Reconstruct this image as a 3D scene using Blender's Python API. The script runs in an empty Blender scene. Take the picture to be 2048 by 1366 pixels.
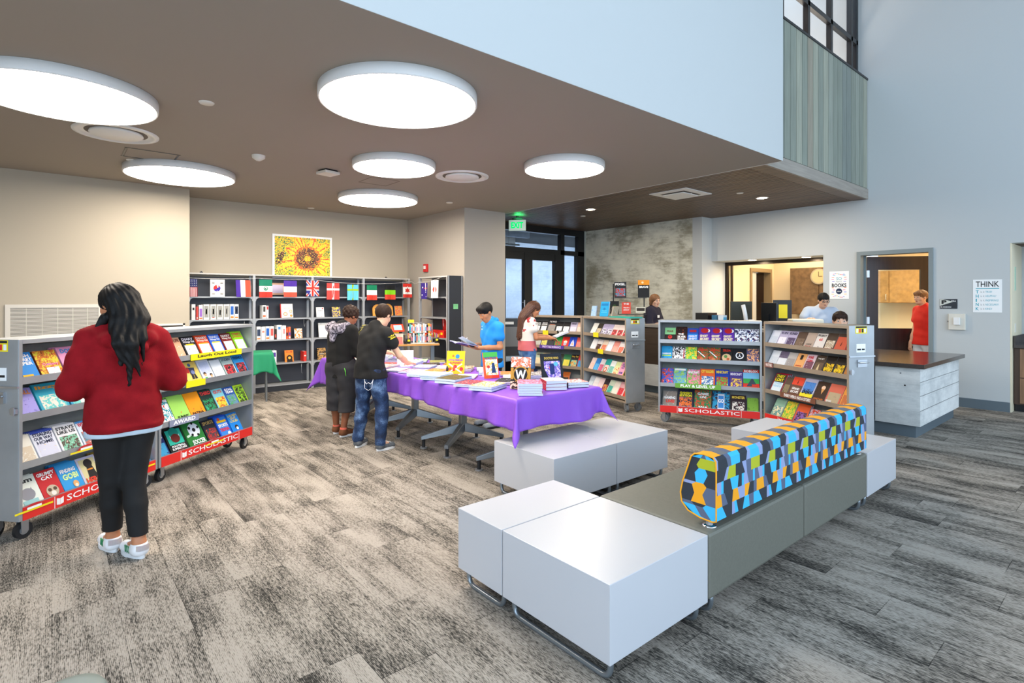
import bpy, bmesh, math, random
import numpy as np
from mathutils import Vector, Matrix, Euler, noise as mnoise

# ------------------------------------------------------------------ camera, world, light, exposure
SC = bpy.context.scene
COL = SC.collection
R = math.radians
PI = math.pi
cam_d = bpy.data.cameras.new('camera'); cam = bpy.data.objects.new('camera', cam_d); COL.objects.link(cam)
cam.location = (0, 0, 1.5); cam.rotation_euler = (R(90), 0, R(-40))
cam_d.sensor_width = 36; cam_d.lens = 36*1098/2048; cam_d.shift_y = -83/2048
cam_d.clip_start = .05; cam_d.clip_end = 100
SC.camera = cam
vs = SC.view_settings
SC.display_settings.display_device = 'sRGB'
vs.view_transform = 'Standard'; vs.look = 'None'; vs.gamma = 1; vs.use_curve_mapping = False
vs.exposure = 0.64
W = bpy.data.worlds.new('sky'); SC.world = W; W.use_nodes = True
bg = W.node_tree.nodes['Background']; bg.inputs[0].default_value = (.66, .82, 1, 1); bg.inputs[1].default_value = 2.35
SKY_GLASS = 2.4
def area(name, loc, rot, sx, sy, power, color, portal=False):
    d = bpy.data.lights.new(name, 'AREA'); d.shape = 'RECTANGLE'; d.size = sx; d.size_y = sy
    d.energy = power; d.color = color
    if portal: d.cycles.is_portal = True
    o = bpy.data.objects.new(name, d); o.location = loc; o.rotation_euler = rot; COL.objects.link(o); return o
# daylight coming in through the tall window walls of the double height hall (behind the camera)
area('daylight_portal_south', (2.6, -4.4, 3.1), (R(-90), 0, PI), 12.4, 6.0, 1, (1, 1, 1), True)
area('daylight_portal_west', (-3.9, -.8, 3.1), (0, R(-90), 0), 6.0, 7.0, 1, (1, 1, 1), True)

# ------------------------------------------------------------------ materials
MATS = {}
def srgb(c):
    return tuple(((x/12.92) if x <= .04045 else ((x+.055)/1.055)**2.4) for x in c)
def hexc(h):
    return srgb(tuple(int(h[i:i+2], 16)/255 for i in (0, 2, 4)))
def mat(name, col, rough=.6, metal=0., spec=.5, emis=None, estr=0., alpha=None, trans=0., noise=None, bump=None, sheen=0.):
    """noise=(scale, amount, stretch) varies the colour, bump=(scale, strength)"""
    if name in MATS: return MATS[name]
    m = bpy.data.materials.new(name); m.use_nodes = True
    nt = m.node_tree; b = nt.nodes['Principled BSDF']
    if isinstance(col, str): col = hexc(col)
    b.inputs['Base Color'].default_value = (*col, 1); b.inputs['Roughness'].default_value = rough
    b.inputs['Metallic'].default_value = metal; b.inputs['Specular IOR Level'].default_value = spec
    if trans: b.inputs['Transmission Weight'].default_value = trans
    if sheen: b.inputs['Sheen Weight'].default_value = sheen
    if emis: b.inputs['Emission Color'].default_value = (*emis, 1); b.inputs['Emission Strength'].default_value = estr
    tc = None
    if noise or bump:
        tc = nt.nodes.new('ShaderNodeTexCoord')
    if noise:
        mp = nt.nodes.new('ShaderNodeMapping'); mp.inputs['Scale'].default_value = noise[2] if len(noise) > 2 else (1, 1, 1)
        nz = nt.nodes.new('ShaderNodeTexNoise'); nz.inputs['Scale'].default_value = noise[0]; nz.inputs['Detail'].default_value = 6
        rp = nt.nodes.new('ShaderNodeValToRGB'); a = noise[1]
        rp.color_ramp.elements[0].position = .3; rp.color_ramp.elements[1].position = .7
        rp.color_ramp.elements[0].color = (*[x*(1-a) for x in col], 1); rp.color_ramp.elements[1].color = (*[min(1, x*(1+a)+.01*a) for x in col], 1)
        nt.links.new(tc.outputs['Object'], mp.inputs[0]); nt.links.new(mp.outputs[0], nz.inputs['Vector'])
        nt.links.new(nz.outputs['Fac'], rp.inputs[0]); nt.links.new(rp.outputs[0], b.inputs['Base Color'])
    if bump:
        nb = nt.nodes.new('ShaderNodeTexNoise'); nb.inputs['Scale'].default_value = bump[0]; nb.inputs['Detail'].default_value = 4
        bp = nt.nodes.new('ShaderNodeBump'); bp.inputs['Strength'].default_value = bump[1]; bp.inputs['Distance'].default_value = .01
        nt.links.new(tc.outputs['Object'], nb.inputs['Vector']); nt.links.new(nb.outputs['Fac'], bp.inputs['Height']); nt.links.new(bp.outputs[0], b.inputs['Normal'])
    MATS[name] = m
    return m
def col(h, rough=.55):
    """plain printed / painted colour by hex"""
    return mat('colour_'+h, h, rough)
def emit(name, colr, s):
    if name in MATS: return MATS[name]
    m = bpy.data.materials.new(name); m.use_nodes = True; nt = m.node_tree; nt.nodes.clear()
    e = nt.nodes.new('ShaderNodeEmission'); e.inputs[0].default_value = (*colr, 1); e.inputs[1].default_value = s
    o = nt.nodes.new('ShaderNodeOutputMaterial'); nt.links.new(e.outputs[0], o.inputs[0]); MATS[name] = m; return m
class NT:
    """tiny node helper"""
    def __init__(s, name):
        s.m = bpy.data.materials.new(name); s.m.use_nodes = True; s.t = s.m.node_tree; s.b = s.t.nodes['Principled BSDF']; MATS[name] = s.m
    def n(s, t, **k):
        x = s.t.nodes.new('ShaderNode'+t)
        for a, v in k.items():
            if a.startswith('i_'): x.inputs[a[2:].replace('_', ' ')].default_value = v
            else: setattr(x, a, v)
        return x
    def l(s, a, b): s.t.links.new(a, b)
    def math(s, op, a, b=None, c=None):
        x = s.t.nodes.new('ShaderNodeMath'); x.operation = op
        for i, v in enumerate((a, b, c)):
            if v is None: continue
            if isinstance(v, (int, float)): x.inputs[i].default_value = v
            else: s.t.links.new(v, x.inputs[i])
        return x.outputs[0]
    def mix(s, f, a, b):
        x = s.t.nodes.new('ShaderNodeMix'); x.data_type = 'RGBA'
        for sock, v in ((x.inputs[0], f), (x.inputs[6], a), (x.inputs[7], b)):
            if isinstance(v, (int, float)): sock.default_value = v
            elif isinstance(v, tuple): sock.default_value = (*v, 1)
            else: s.t.links.new(v, sock)
        return x.outputs[2]
    def ramp(s, f, stops, const=False):
        x = s.t.nodes.new('ShaderNodeValToRGB'); cr = x.color_ramp
        if const: cr.interpolation = 'CONSTANT'
        while len(cr.elements) < len(stops): cr.elements.new(.5)
        for e, (p, c) in zip(cr.elements, stops): e.position = p; e.color = (*c, 1)
        s.t.links.new(f, x.inputs[0]); return x.outputs[0]

# ------------------------------------------------------------------ mesh helpers
class MB:
    def __init__(s): s.v = []; s.f = []; s.m = []; s.mats = []; s.sm = []
    def mi(s, m):
        if m not in s.mats: s.mats.append(m)
        return s.mats.index(m)
    def add(s, vs_, fs, m, smooth=False, M=None):
        o = len(s.v)
        s.v += [tuple(M @ Vector(p)) for p in vs_] if M is not None else [tuple(p) for p in vs_]
        k = s.mi(m)
        for f in fs: s.f.append(tuple(i+o for i in f)); s.m.append(k); s.sm.append(smooth)
        return s
    def box(s, a, b, m, M=None):
        x0, y0, z0 = a; x1, y1, z1 = b
        return s.add([(x0, y0, z0), (x1, y0, z0), (x1, y1, z0), (x0, y1, z0), (x0, y0, z1), (x1, y0, z1), (x1, y1, z1), (x0, y1, z1)],
                     [(0, 3, 2, 1), (4, 5, 6, 7), (0, 1, 5, 4), (1, 2, 6, 5), (2, 3, 7, 6), (3, 0, 4, 7)], m, M=M)
    def quad(s, p, m, M=None): return s.add(p, [tuple(range(len(p)))], m, M=M)
    def prism(s, poly, z0, z1, m, M=None, smooth=False):
        n = len(poly); vs_ = [(x, y, z0) for x, y in poly]+[(x, y, z1) for x, y in poly]
        fs = [tuple(range(n-1, -1, -1)), tuple(range(n, 2*n))]
        s.add(vs_, fs, m, M=M)
        return s.add(vs_, [(i, (i+1) % n, n+(i+1) % n, n+i) for i in range(n)], m, smooth, M)
    def cyl(s, p, q, r, m, seg=16, r2=None, cap=True, smooth=True):
        p = Vector(p); q = Vector(q); d = (q-p); L = d.length; d.normalize()
        up = Vector((0, 0, 1)) if abs(d.z) < .99 else Vector((1, 0, 0))
        a = d.cross(up).normalized(); b = d.cross(a); r2 = r if r2 is None else r2
        vs_ = [p+(a*math.cos(2*PI*i/seg)+b*math.sin(2*PI*i/seg))*r for i in range(seg)]+[q+(a*math.cos(2*PI*i/seg)+b*math.sin(2*PI*i/seg))*r2 for i in range(seg)]
        s.add(vs_, [(i, seg+i, seg+(i+1) % seg, (i+1) % seg) for i in range(seg)], m, smooth)
        if cap: s.add(vs_, [tuple(range(seg)), tuple(range(2*seg-1, seg-1, -1))], m)
        return s
    def tube(s, pts, r, m, seg=10, bend=0., closed=False):
        """round tube through points, corners rounded with radius bend"""
        P = [Vector(p) for p in pts]; out = []
        n = len(P)
        for i in range(n):
            if bend and (closed or 0 < i < n-1):
                a = P[i-1]; b = P[i]; c = P[(i+1) % n]
                u = (a-b).normalized(); w = (c-b).normalized()
                for k in range(6):
                    t = k/5; out.append((b+u*bend)*(1-t)**2+b*2*t*(1-t)+(b+w*bend)*t*t)
            else: out.append(P[i])
        rings = []; N = len(out); last = None
        for i, p in enumerate(out):
            if closed: d = (out[(i+1) % N]-out[i-1]).normalized()
            else: d = (out[min(i+1, N-1)]-out[max(i-1, 0)]).normalized()
            if last is None:
                up = Vector((0, 0, 1)) if abs(d.z) < .9 else Vector((1, 0, 0)); a = d.cross(up).normalized()
            else: a = (last-d*last.dot(d)).normalized()
            last = a; b = d.cross(a)
            rings.append([p+(a*math.cos(2*PI*k/seg)+b*math.sin(2*PI*k/seg))*r for k in range(seg)])
        vs_ = [q for g in rings for q in g]; fs = []
        for i in range(N if closed else N-1):
            j = (i+1) % N
            for k in range(seg): fs.append((i*seg+k, i*seg+(k+1) % seg, j*seg+(k+1) % seg, j*seg+k))
        if not closed: fs += [tuple(range(seg-1, -1, -1)), tuple(range((N-1)*seg, N*seg))]
        return s.add(vs_, fs, m, True)
    def lathe(s, prof, m, c=(0, 0, 0), seg=32, smooth=True):
        vs_ = [(c[0]+r*math.cos(2*PI*k/seg), c[1]+r*math.sin(2*PI*k/seg), c[2]+z) for r, z in prof for k in range(seg)]
        return s.add(vs_, [(i*seg+k, i*seg+(k+1) % seg, (i+1)*seg+(k+1) % seg, (i+1)*seg+k) for i in range(len(prof)-1) for k in range(seg)], m, smooth)
    def text(s, t, m, M, w, h, bold=0., fit=True):
        """flat lettering in the x/z plane facing -y, filling a w x h box whose lower left is the origin of M"""
        V, Fc = text_geo(t, bold)
        if not V: return s
        return s.add([(x*w, 0, y*h) for x, y in V], Fc, m, M=M)
    def build(s, name, parent=None, bevel=0., loc=None, smooth_angle=None):
        me = bpy.data.meshes.new(name); me.from_pydata(s.v, [], s.f)
        for m in s.mats: me.materials.append(m)
        me.polygons.foreach_set('material_index', s.m); me.polygons.foreach_set('use_smooth', s.sm); me.update()
        o = bpy.data.objects.new(name, me); COL.objects.link(o)
        if parent: o.parent = parent
        if loc: o.location = loc
        if bevel:
            b = o.modifiers.new('bevel', 'BEVEL'); b.width = bevel; b.segments = 2; b.limit_method = 'ANGLE'; b.angle_limit = R(40)
        return o
_TX = {}
def text_geo(t, bold=0.):
    k = (t, bold)
    if k in _TX: return _TX[k]
    c = bpy.data.curves.new('lettering', 'FONT'); c.body = t; c.resolution_u = 2; c.offset = bold; c.align_x = 'CENTER'; c.space_line = .85
    o = bpy.data.objects.new('lettering', c); COL.objects.link(o)
    dg = bpy.context.evaluated_depsgraph_get(); me = o.evaluated_get(dg).to_mesh()
    V = [(v.co.x, v.co.y) for v in me.vertices]; Fc = [tuple(p.vertices) for p in me.polygons]
    o.evaluated_get(dg).to_mesh_clear(); bpy.data.objects.remove(o); bpy.data.curves.remove(c)
    if V:
        x0 = min(v[0] for v in V); x1 = max(v[0] for v in V); y0 = min(v[1] for v in V); y1 = max(v[1] for v in V)
        V = [((x-x0)/max(1e-6, x1-x0), (y-y0)/max(1e-6, y1-y0)) for x, y in V]
    _TX[k] = (V, Fc); return _TX[k]
def tag(o, label=None, cat=None, group=None, kind=None):
    if label: o['label'] = label
    if cat: o['category'] = cat
    if group: o['group'] = group
    if kind: o['kind'] = kind
    return o
def empty(name, loc=(0, 0, 0), rz=0, rot=None):
    o = bpy.data.objects.new(name, None); o.location = loc; o.rotation_euler = rot if rot else (0, 0, rz); o.empty_display_size = .1
    COL.objects.link(o); return o
def thing(name, label, cat, loc=(0, 0, 0), rz=0, group=None, rot=None):
    return tag(empty(name, loc, rz, rot), label, cat, group)
def kids(o): return list(o.children)
def copy_tree(o, parent=None):
    ch = [c for c in bpy.data.objects if c.parent == o]
    c = o.copy(); COL.objects.link(c)
    if parent: c.parent = parent
    for k in ch: copy_tree(k, c)
    return c
def struct(mb, name, **k):
    return tag(mb.build(name, **k), kind='structure')
def T(x, y, z, rz=0., rx=0., ry=0.):
    return Matrix.Translation((x, y, z)) @ Euler((rx, ry, rz)).to_matrix().to_4x4()
rnd = random.Random(7)
# ------------------------------------------------------------------ the setting
CZ = 3.08
m_white = mat('warm_white_wall_paint', 'BFC3C3', .75, bump=(300, .03))
m_blue = m_white
m_beige = mat('beige_wall_paint', 'B2A998', .8, bump=(300, .03))
m_soffit = mat('taupe_ceiling_paint', '9E958A', .85)
m_black = mat('black_window_frame', '14161A', .35)
m_darkmetal = mat('dark_metal', '2A2C30', .4, .6)
m_alu = mat('brushed_aluminium', 'B9BDC2', .34, .85, noise=(3, .12))
m_glass = None
def glass_mat():
    n = NT('window_glass'); n.b.inputs['Base Color'].default_value = (1, 1, 1, 1)
    t = n.n('BsdfTransparent'); t.inputs[0].default_value = (.88, .92, .95, 1)
    g = n.n('BsdfGlossy'); g.inputs['Roughness'].default_value = .02
    f = n.n('Fresnel', i_IOR=1.45); x = n.n('MixShader')
    gm = n.n('NewGeometry'); n.l(n.math('MULTIPLY', f.outputs[0], n.math('SUBTRACT', 1.0, gm.outputs['Backfacing'])), x.inputs[0]); n.l(t.outputs[0], x.inputs[1]); n.l(g.outputs[0], x.inputs[2])
    n.l(x.outputs[0], n.t.nodes['Material Output'].inputs[0]); return n.m
m_glass = glass_mat()
def carpet_mat():
    n = NT('carpet_plank_tiles'); tc = n.n('TexCoord'); sp = n.n('SeparateXYZ'); n.l(tc.outputs['Object'], sp.inputs[0])
    X, Y = sp.outputs[0], sp.outputs[1]
    cx = n.math('FLOOR', n.math('MULTIPLY', X, 4.0)); 
    wn = n.n('TexWhiteNoise', noise_dimensions='1D'); n.l(cx, wn.inputs['W'])
    yy = n.math('ADD', Y, n.math('MULTIPLY', wn.outputs[0], 1.0)); cy = n.math('FLOOR', yy)
    fx = n.math('FRACT', n.math('MULTIPLY', X, 4.0)); fy = n.math('FRACT', yy)
    cmb = n.n('CombineXYZ'); n.l(cx, cmb.inputs[0]); n.l(cy, cmb.inputs[1])
    w2 = n.n('TexWhiteNoise', noise_dimensions='2D'); n.l(cmb.outputs[0], w2.inputs['Vector'])
    # soft dark clouds inside each plank, different in every plank
    c3 = n.n('CombineXYZ'); n.l(n.math('MULTIPLY', X, 7.0), c3.inputs[0]); n.l(n.math('MULTIPLY', Y, 2.2), c3.inputs[1]); n.l(n.math('MULTIPLY', w2.outputs[0], 37.0), c3.inputs[2])
    nz = n.n('TexNoise', i_Scale=1.0, i_Detail=2.0, i_Roughness=.5); n.l(c3.outputs[0], nz.inputs['Vector'])
    # grain: short dashes along the ribs
    c4 = n.n('CombineXYZ'); n.l(n.math('MULTIPLY', X, 210.0), c4.inputs[0]); n.l(n.math('MULTIPLY', Y, 42.0), c4.inputs[1]); n.l(w2.outputs[0], c4.inputs[2])
    ng = n.n('TexNoise', i_Scale=1.0, i_Detail=2.0, i_Roughness=.6); n.l(c4.outputs[0], ng.inputs['Vector'])
    c5 = n.n('CombineXYZ'); n.l(n.math('MULTIPLY', X, 60.0), c5.inputs[0]); n.l(n.math('MULTIPLY', Y, 1.6), c5.inputs[1]); n.l(w2.outputs[0], c5.inputs[2])
    ns = n.n('TexNoise', i_Scale=1.0, i_Detail=3.0); n.l(c5.outputs[0], ns.inputs['Vector'])
    tone = n.math('ADD', n.math('MULTIPLY', n.math('SUBTRACT', nz.outputs[0], .5), 1.7), n.math('MULTIPLY', n.math('SUBTRACT', w2.outputs[0], .5), .3))
    tone = n.math('ADD', tone, n.math('MULTIPLY', n.math('MULTIPLY', n.math('SUBTRACT', fx, .5), n.math('SUBTRACT', fy, .5)), n.math('MULTIPLY', n.math('SUBTRACT', w2.outputs[1] if False else w2.outputs[0], .5), 3.2)))
    tone = n.math('ADD', tone, n.math('MULTIPLY', n.math('SUBTRACT', ns.outputs[0], .5), .9))
    tone = n.math('ADD', tone, n.math('MULTIPLY', n.math('SUBTRACT', ng.outputs[0], .5), 2.5))
    rib = n.math('SINE', n.math('MULTIPLY', X, 2*PI/.0062))
    tone = n.math('ADD', tone, n.math('MULTIPLY', rib, .16))
    seam = n.math('LESS_THAN', fx, .012); seam2 = n.math('LESS_THAN', fy, .004)
    tone = n.math('SUBTRACT', tone, n.math('MULTIPLY', n.math('MAXIMUM', seam, seam2), .35))
    v = n.math('ADD', tone, .64)
    c = n.ramp(v, [(0, hexc('302E2B')), (.3, hexc('57534D')), (.55, hexc('827B72')), (.8, hexc('999187')), (1, hexc('A8A096'))])
    n.l(c, n.b.inputs['Base Color']); n.b.inputs['Roughness'].default_value = .95; n.b.inputs['Specular IOR Level'].default_value = .15
    bp = n.n('Bump', i_Strength=.5, i_Distance=.003); n.l(n.math('ADD', ng.outputs[0], n.math('MULTIPLY', rib, .3)), bp.inputs['Height']); n.l(bp.outputs[0], n.b.inputs['Normal'])
    return n.m
m_carpet = carpet_mat()
struct(MB().box((-4, -4.5, -.2), (14, 13, 0), m_carpet), 'floor')
def concrete_mat(name, base, dark, amt=1.):
    n = NT(name); tc = n.n('TexCoord'); mp = n.n('Mapping'); mp.inputs['Scale'].default_value = (1.2, 1.1, 1.5); n.l(tc.outputs['Object'], mp.inputs[0])
    a = n.n('TexNoise', i_Scale=1.1, i_Detail=10.0, i_Roughness=.68); n.l(mp.outputs[0], a.inputs['Vector'])
    mp2 = n.n('Mapping'); mp2.inputs['Scale'].default_value = (6, 4, 20); n.l(tc.outputs['Object'], mp2.inputs[0])
    b = n.n('TexNoise', i_Scale=1.0, i_Detail=8.0, i_Roughness=.75); n.l(mp2.outputs[0], b.inputs['Vector'])
    sp = n.n('SeparateXYZ'); n.l(tc.outputs['Object'], sp.inputs[0])
    fz = n.math('FRACT', n.math('MULTIPLY', sp.outputs[2], 6.9)); line = n.math('LESS_THAN', fz, .03)
    f = n.math('ADD', n.math('MULTIPLY', n.math('SUBTRACT', a.outputs[0], .5), 2.6*amt), n.math('MULTIPLY', n.math('SUBTRACT', b.outputs[0], .5), 1.0*amt))
    f = n.math('SUBTRACT', f, n.math('MULTIPLY', line, .10))
    c = n.ramp(n.math('ADD', f, .62), [(0, dark), (.4, tuple(x*.35+y*.65 for x, y in zip(base, dark))), (.68, base), (1, tuple(min(1, x*1.2) for x in base))])
    n.l(c, n.b.inputs['Base Color']); n.b.inputs['Roughness'].default_value = .8
    bp = n.n('Bump', i_Strength=.35, i_Distance=.01); n.l(f, bp.inputs['Height']); n.l(bp.outputs[0], n.b.inputs['Normal']); return n.m
m_conc = concrete_mat('board_formed_concrete', hexc('D0CFC0'), hexc('827C66'))
m_conclight = concrete_mat('pale_board_formed_concrete', hexc('DEDFDC'), hexc('A4A8A8'), .5)
def wood_ceiling():
    n = NT('dark_slatted_wood'); tc = n.n('TexCoord'); mp = n.n('Mapping'); mp.inputs['Scale'].default_value = (30, 1.5, 30); n.l(tc.outputs['Object'], mp.inputs[0])
    a = n.n('TexNoise', i_Scale=1.0, i_Detail=6.0); n.l(mp.outputs[0], a.inputs['Vector'])
    c = n.ramp(a.outputs[0], [(.3, hexc('4A3A2E')), (.7, hexc('77604C'))]); n.l(c, n.b.inputs['Base Color']); n.b.inputs['Roughness'].default_value = .45; return n.m
m_wood = wood_ceiling()
# walls ------------------------------------------------------------
struct(MB().box((-4, 8.94, 0), (1.508, 10.2, CZ), m_beige), 'wall_left')
struct(MB().box((1.508, 9.65, 0), (5.4, 9.9, CZ), m_beige), 'wall_back')
struct(MB().box((5.4, 7.7, 0), (6.3, 9.9, CZ), mat('grey_beige_wall_paint', 'ADA69C', .8)), 'wall_pier')
# right wall x = 9.8, with pass-through (y 3.65..5.65), door (y 2.2..3.12), niche (y < 1.34)
w = MB()
w.box((9.8, 3.655, 0), (10.0, 3.13, 7), m_white); w.box((9.8, 2.21, 2.22), (10.0, 3.13, 7), m_white)
w.box((9.8, 1.34, 0), (10.0, 2.21, 7), m_white); w.box((9.8, 3.655, 2.245), (10.3, 5.66, 7), m_white)
struct(w, 'wall_right')
struct(MB().box((9.8, -4.5, 2.26), (10.0, 1.34, 7), m_white), 'wall_niche_header')
struct(MB().box((9.8, -4.5, 0), (10.0, -.6, 2.26), m_white), 'wall_right_south')
struct(MB().box((9.45, 5.66, 0), (11.6, 5.86, CZ), m_white), 'wall_return')
struct(MB().box((9.45, 5.86, 0), (9.7, 8.9, CZ), m_conc), 'wall_concrete')
# low ceiling block with bulkhead, wood ceiling with beam and slat panel
struct(MB().box((-4, 2.803, CZ), (6.368, 10.2, CZ+.12), m_soffit), 'ceiling')
struct(MB().box((-4, 2.8, CZ+.001), (6.37, 2.8029, CZ+.1205), m_white).box((-4, 2.8, CZ+.1205), (6.37, 3.0, 7), m_white), 'wall_bulkhead')
w = MB(); w.box((6.37, 3.12, CZ+.05), (9.8, 9.0, CZ+.16), mat('black_ceiling_gap', '15110E', .9))
for i in range(43):
    x = 6.41+i*.079
    w.box((x, 3.22, CZ), (x+.059, 8.68, CZ+.05), m_wood)
w.box((6.372, 3.03, CZ), (9.8, 3.215, CZ+.05), m_wood)
struct(w, 'ceiling_wood')
struct(MB().box((6.362, 2.812, CZ-.004), (6.374, 9.0, CZ-.0002), mat('white_corner_bead', 'D8D6D0', .5)), 'trim_ceiling_edge')
m_beam = mat('grey_washed_timber', '9A9288', .6, noise=(8, .15, (.3, 4, 4)))
struct(MB().box((6.372, 3.0, CZ), (9.8, 3.03, 3.235), m_beam).box((6.372, 3.03, CZ+.161), (9.8, 3.3, 3.235), m_beam), 'trim_beam')
w = MB(); mg = [mat('grey_green_board_%s' % c, c, .55, noise=(6, .12, (4, 4, .4))) for c in ('848A7E', '8F9488', '938C7C', '7C837C', '9A9C8C')]
w.box((6.372, 3.04, 3.235), (9.8, 3.12, 4.95), mat('panel_shadow_gap', '33221C', .9))
n_b = 20
for i in range(n_b):
    x = 6.38+i*(3.42/n_b)
    w.box((x, 3.012, 3.247), (x+3.42/n_b-.010, 3.045, 4.94), mg[rnd.randrange(5)])
w.box((6.372, 3.0, 4.94), (9.8, 3.12, 4.97), m_black)
struct(w, 'wall_slat_panel')
struct(MB().box((-4, -4.5, 7), (10, 3.4, 7.2), m_white), 'ceiling_hall')
# hall window walls behind the camera
w = MB(); fm = mat('black_curtain_wall_frame', '1A1C1F', .4)
for i in range(8): w.box((-3.9+i*1.92, -4.5, 0), (-3.82+i*1.92, -4.38, 7), fm)
for z in (0, 2.4, 4.6, 6.4): w.box((-4, -4.5, z), (10, -4.38, z+.08), fm)
w.box((-4, -4.5, 6.4), (10, -4.4, 7), m_white)
struct(w, 'window_1')
w = MB()
for i in range(5): w.box((-4, -4.4+i*1.78, 0), (-3.88, -4.32+i*1.78, 7), fm)
for z in (0, 2.4, 4.6, 6.4): w.box((-4, -4.4, z), (-3.88, 2.8, z+.08), fm)
w.box((-4, -4.4, 6.4), (-3.9, 2.8, 7), m_white); w.box((-4, 2.8, 0), (-3.9, 8.94, CZ), m_beige)
struct(w, 'window_2')
# upper window above the slat panel, with a lit room beyond
w = MB(); Yw = 3.3
for x in (6.4, 7.11, 7.91, 8.71, 9.51):
    w.box((x, 3.14, 4.97), (x+.065, 3.21, 7), m_black)
w.box((9.73, 3.14, 4.97), (9.8, 3.22, 7), m_black)
w.box((6.37, 3.14, 5.53), (9.8, 3.2, 5.60), m_black); w.box((6.37, 3.14, 6.4), (9.8, 3.2, 6.47), m_black); w.box((6.37, 3.14, 4.95), (9.8, 3.24, 4.985), m_black)
fr = struct(w, 'window_3')
MB().box((6.4, 3.172, 4.98), (9.73, 3.178, 7), m_glass).build('pane', parent=fr)
m_peach = mat('peach_brick_wall', 'E9CDB5', .8, noise=(2, .08))
w = MB().box((6.0, 5.8, 3.3), (10.4, 5.9, 7.6), m_peach).box((10.2, 3.4, 3.3), (10.3, 5.9, 7.6), m_peach).box((5.9, 3.0, 3.3), (6.0, 5.9, 7.6), m_peach)
struct(w, 'wall_upper_room')
area('upper_room_fill', (8.1, 3.7, 4.6), (R(142), 0, 0), 3.2, .6, 62, (1, .80, .64))  # unseen fill light added below the sill to brighten the peach wall
# base boards
m_base = mat('slate_rubber_base', '5D6A72', .5)
struct(MB().box((9.785, 1.34, 0), (9.8, 2.16, .13), m_base), 'baseboard_right')
struct(MB().box((5.385, 7.72, 0), (5.4, 9.65, .1), m_base).box((5.4, 7.685, 0), (6.31, 7.7, .1), m_base), 'baseboard_pier')
struct(MB().box((1.52, 9.635, 0), (5.38, 9.65, .1), m_base), 'baseboard_back')
# glazed entrance wall y = 8.67 -------------------------------------
w = MB()
for x0, x1 in ((6.3, 7.07), (7.58, 7.80), (8.47, 8.76), (9.17, 9.45)):
    w.box((x0, 8.62, 0), (x1, 8.72, 2.5), m_black)
w.box((6.3, 8.62, 2.5), (9.45, 8.74, 2.6), m_black); w.box((6.3, 8.62, 2.94), (9.45, 8.74, CZ), m_black)
w.box((6.3, 8.62, 0), (9.45, 8.72, .25), m_black); w.box((7.07, 8.63, 2.35), (8.76, 8.71, 2.5), m_black)
w.box((8.64, 8.62, 2.5), (8.76, 8.72, 2.94), m_black); w.box((9.2, 8.62, 2.5), (9.45, 8.72, 2.94), m_black)
w.box((9.40, 8.60, 0), (9.449, 8.62, CZ), mat('pale_concrete_edge', 'A6AAA2', .8))
fr = struct(w, 'window_4')
MB().box((6.3, 8.665, .25), (9.2, 8.672, 2.94), m_glass).build('pane', parent=fr)
dh = MB().cyl((7.53, 8.57, .9), (7.53, 8.57, 1.5), .014, m_alu).cyl((7.86, 8.57, .9), (7.86, 8.57, 1.5), .014, m_alu)
for x in (7.53, 7.86):
    for z in (.95, 1.45): dh.cyl((x, 8.57, z), (x, 8.63, z), .009, m_alu)
dh.build('door_handle', parent=fr)
# vestibule beyond the glass
m_vest = concrete_mat('bluish_concrete', hexc('C2CBD8'), hexc('8390A0'), .3)
w = MB().box((6.0, 11.6, 0), (16, 11.8, CZ+.4), m_vest)
struct(w, 'wall_vestibule')
struct(MB().box((15.0, 8.9, 0), (15.2, 11.6, CZ+.4), m_vest).box((6.0, 9.0, 0), (6.299, 11.6, CZ+.4), mat('dark_vestibule_panel', '3A3D40', .6)), 'wall_vestibule_side')
struct(MB().box((6.0, 8.9, CZ+.02), (15.2, 11.8, CZ+.4), mat('dark_vestibule_ceiling', '2B2A28', .8)), 'ceiling_vestibule')
struct(MB().box((6.3, 10.6, 2.75), (9.0, 10.7, CZ), MATS['dark_vestibule_ceiling']).box((6.3, 9.6, 2.95), (8.6, 9.7, CZ), m_vest), 'trim_vestibule_beam')
area('vestibule_daylight', (9.9, 10.2, 3.05), (R(20), 0, 0), 5.6, 1.2, 170, (.72, .84, 1))
t = thing('strip_light', 'slim white strip light seen through the left entrance door glass', 'light', (7.3, 9.6, 2.62), 0)
MB().box((-.45, -.05, 0), (.45, .05, .06), mat('white_enamel', 'E8E8E6', .4)).build('housing', t)
MB().box((-.44, -.04, -.012), (.44, .04, 0), emit('strip_glow', (1, .93, .85), 6)).build('diffuser', t)
w = MB().cyl((-.5, 0, .38), (-.5, 0, 0), .006, m_alu).cyl((.3, 0, .38), (.3, 0, 0), .006, m_alu).box((-.6, -.02, 0), (.6, .02, .04), m_alu)
o = w.build('ceiling_rail', loc=(7.5, 9.4, 2.72)); tag(o, 'thin bright metal rail hanging behind the transom glass of the entrance', 'rail')
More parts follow.
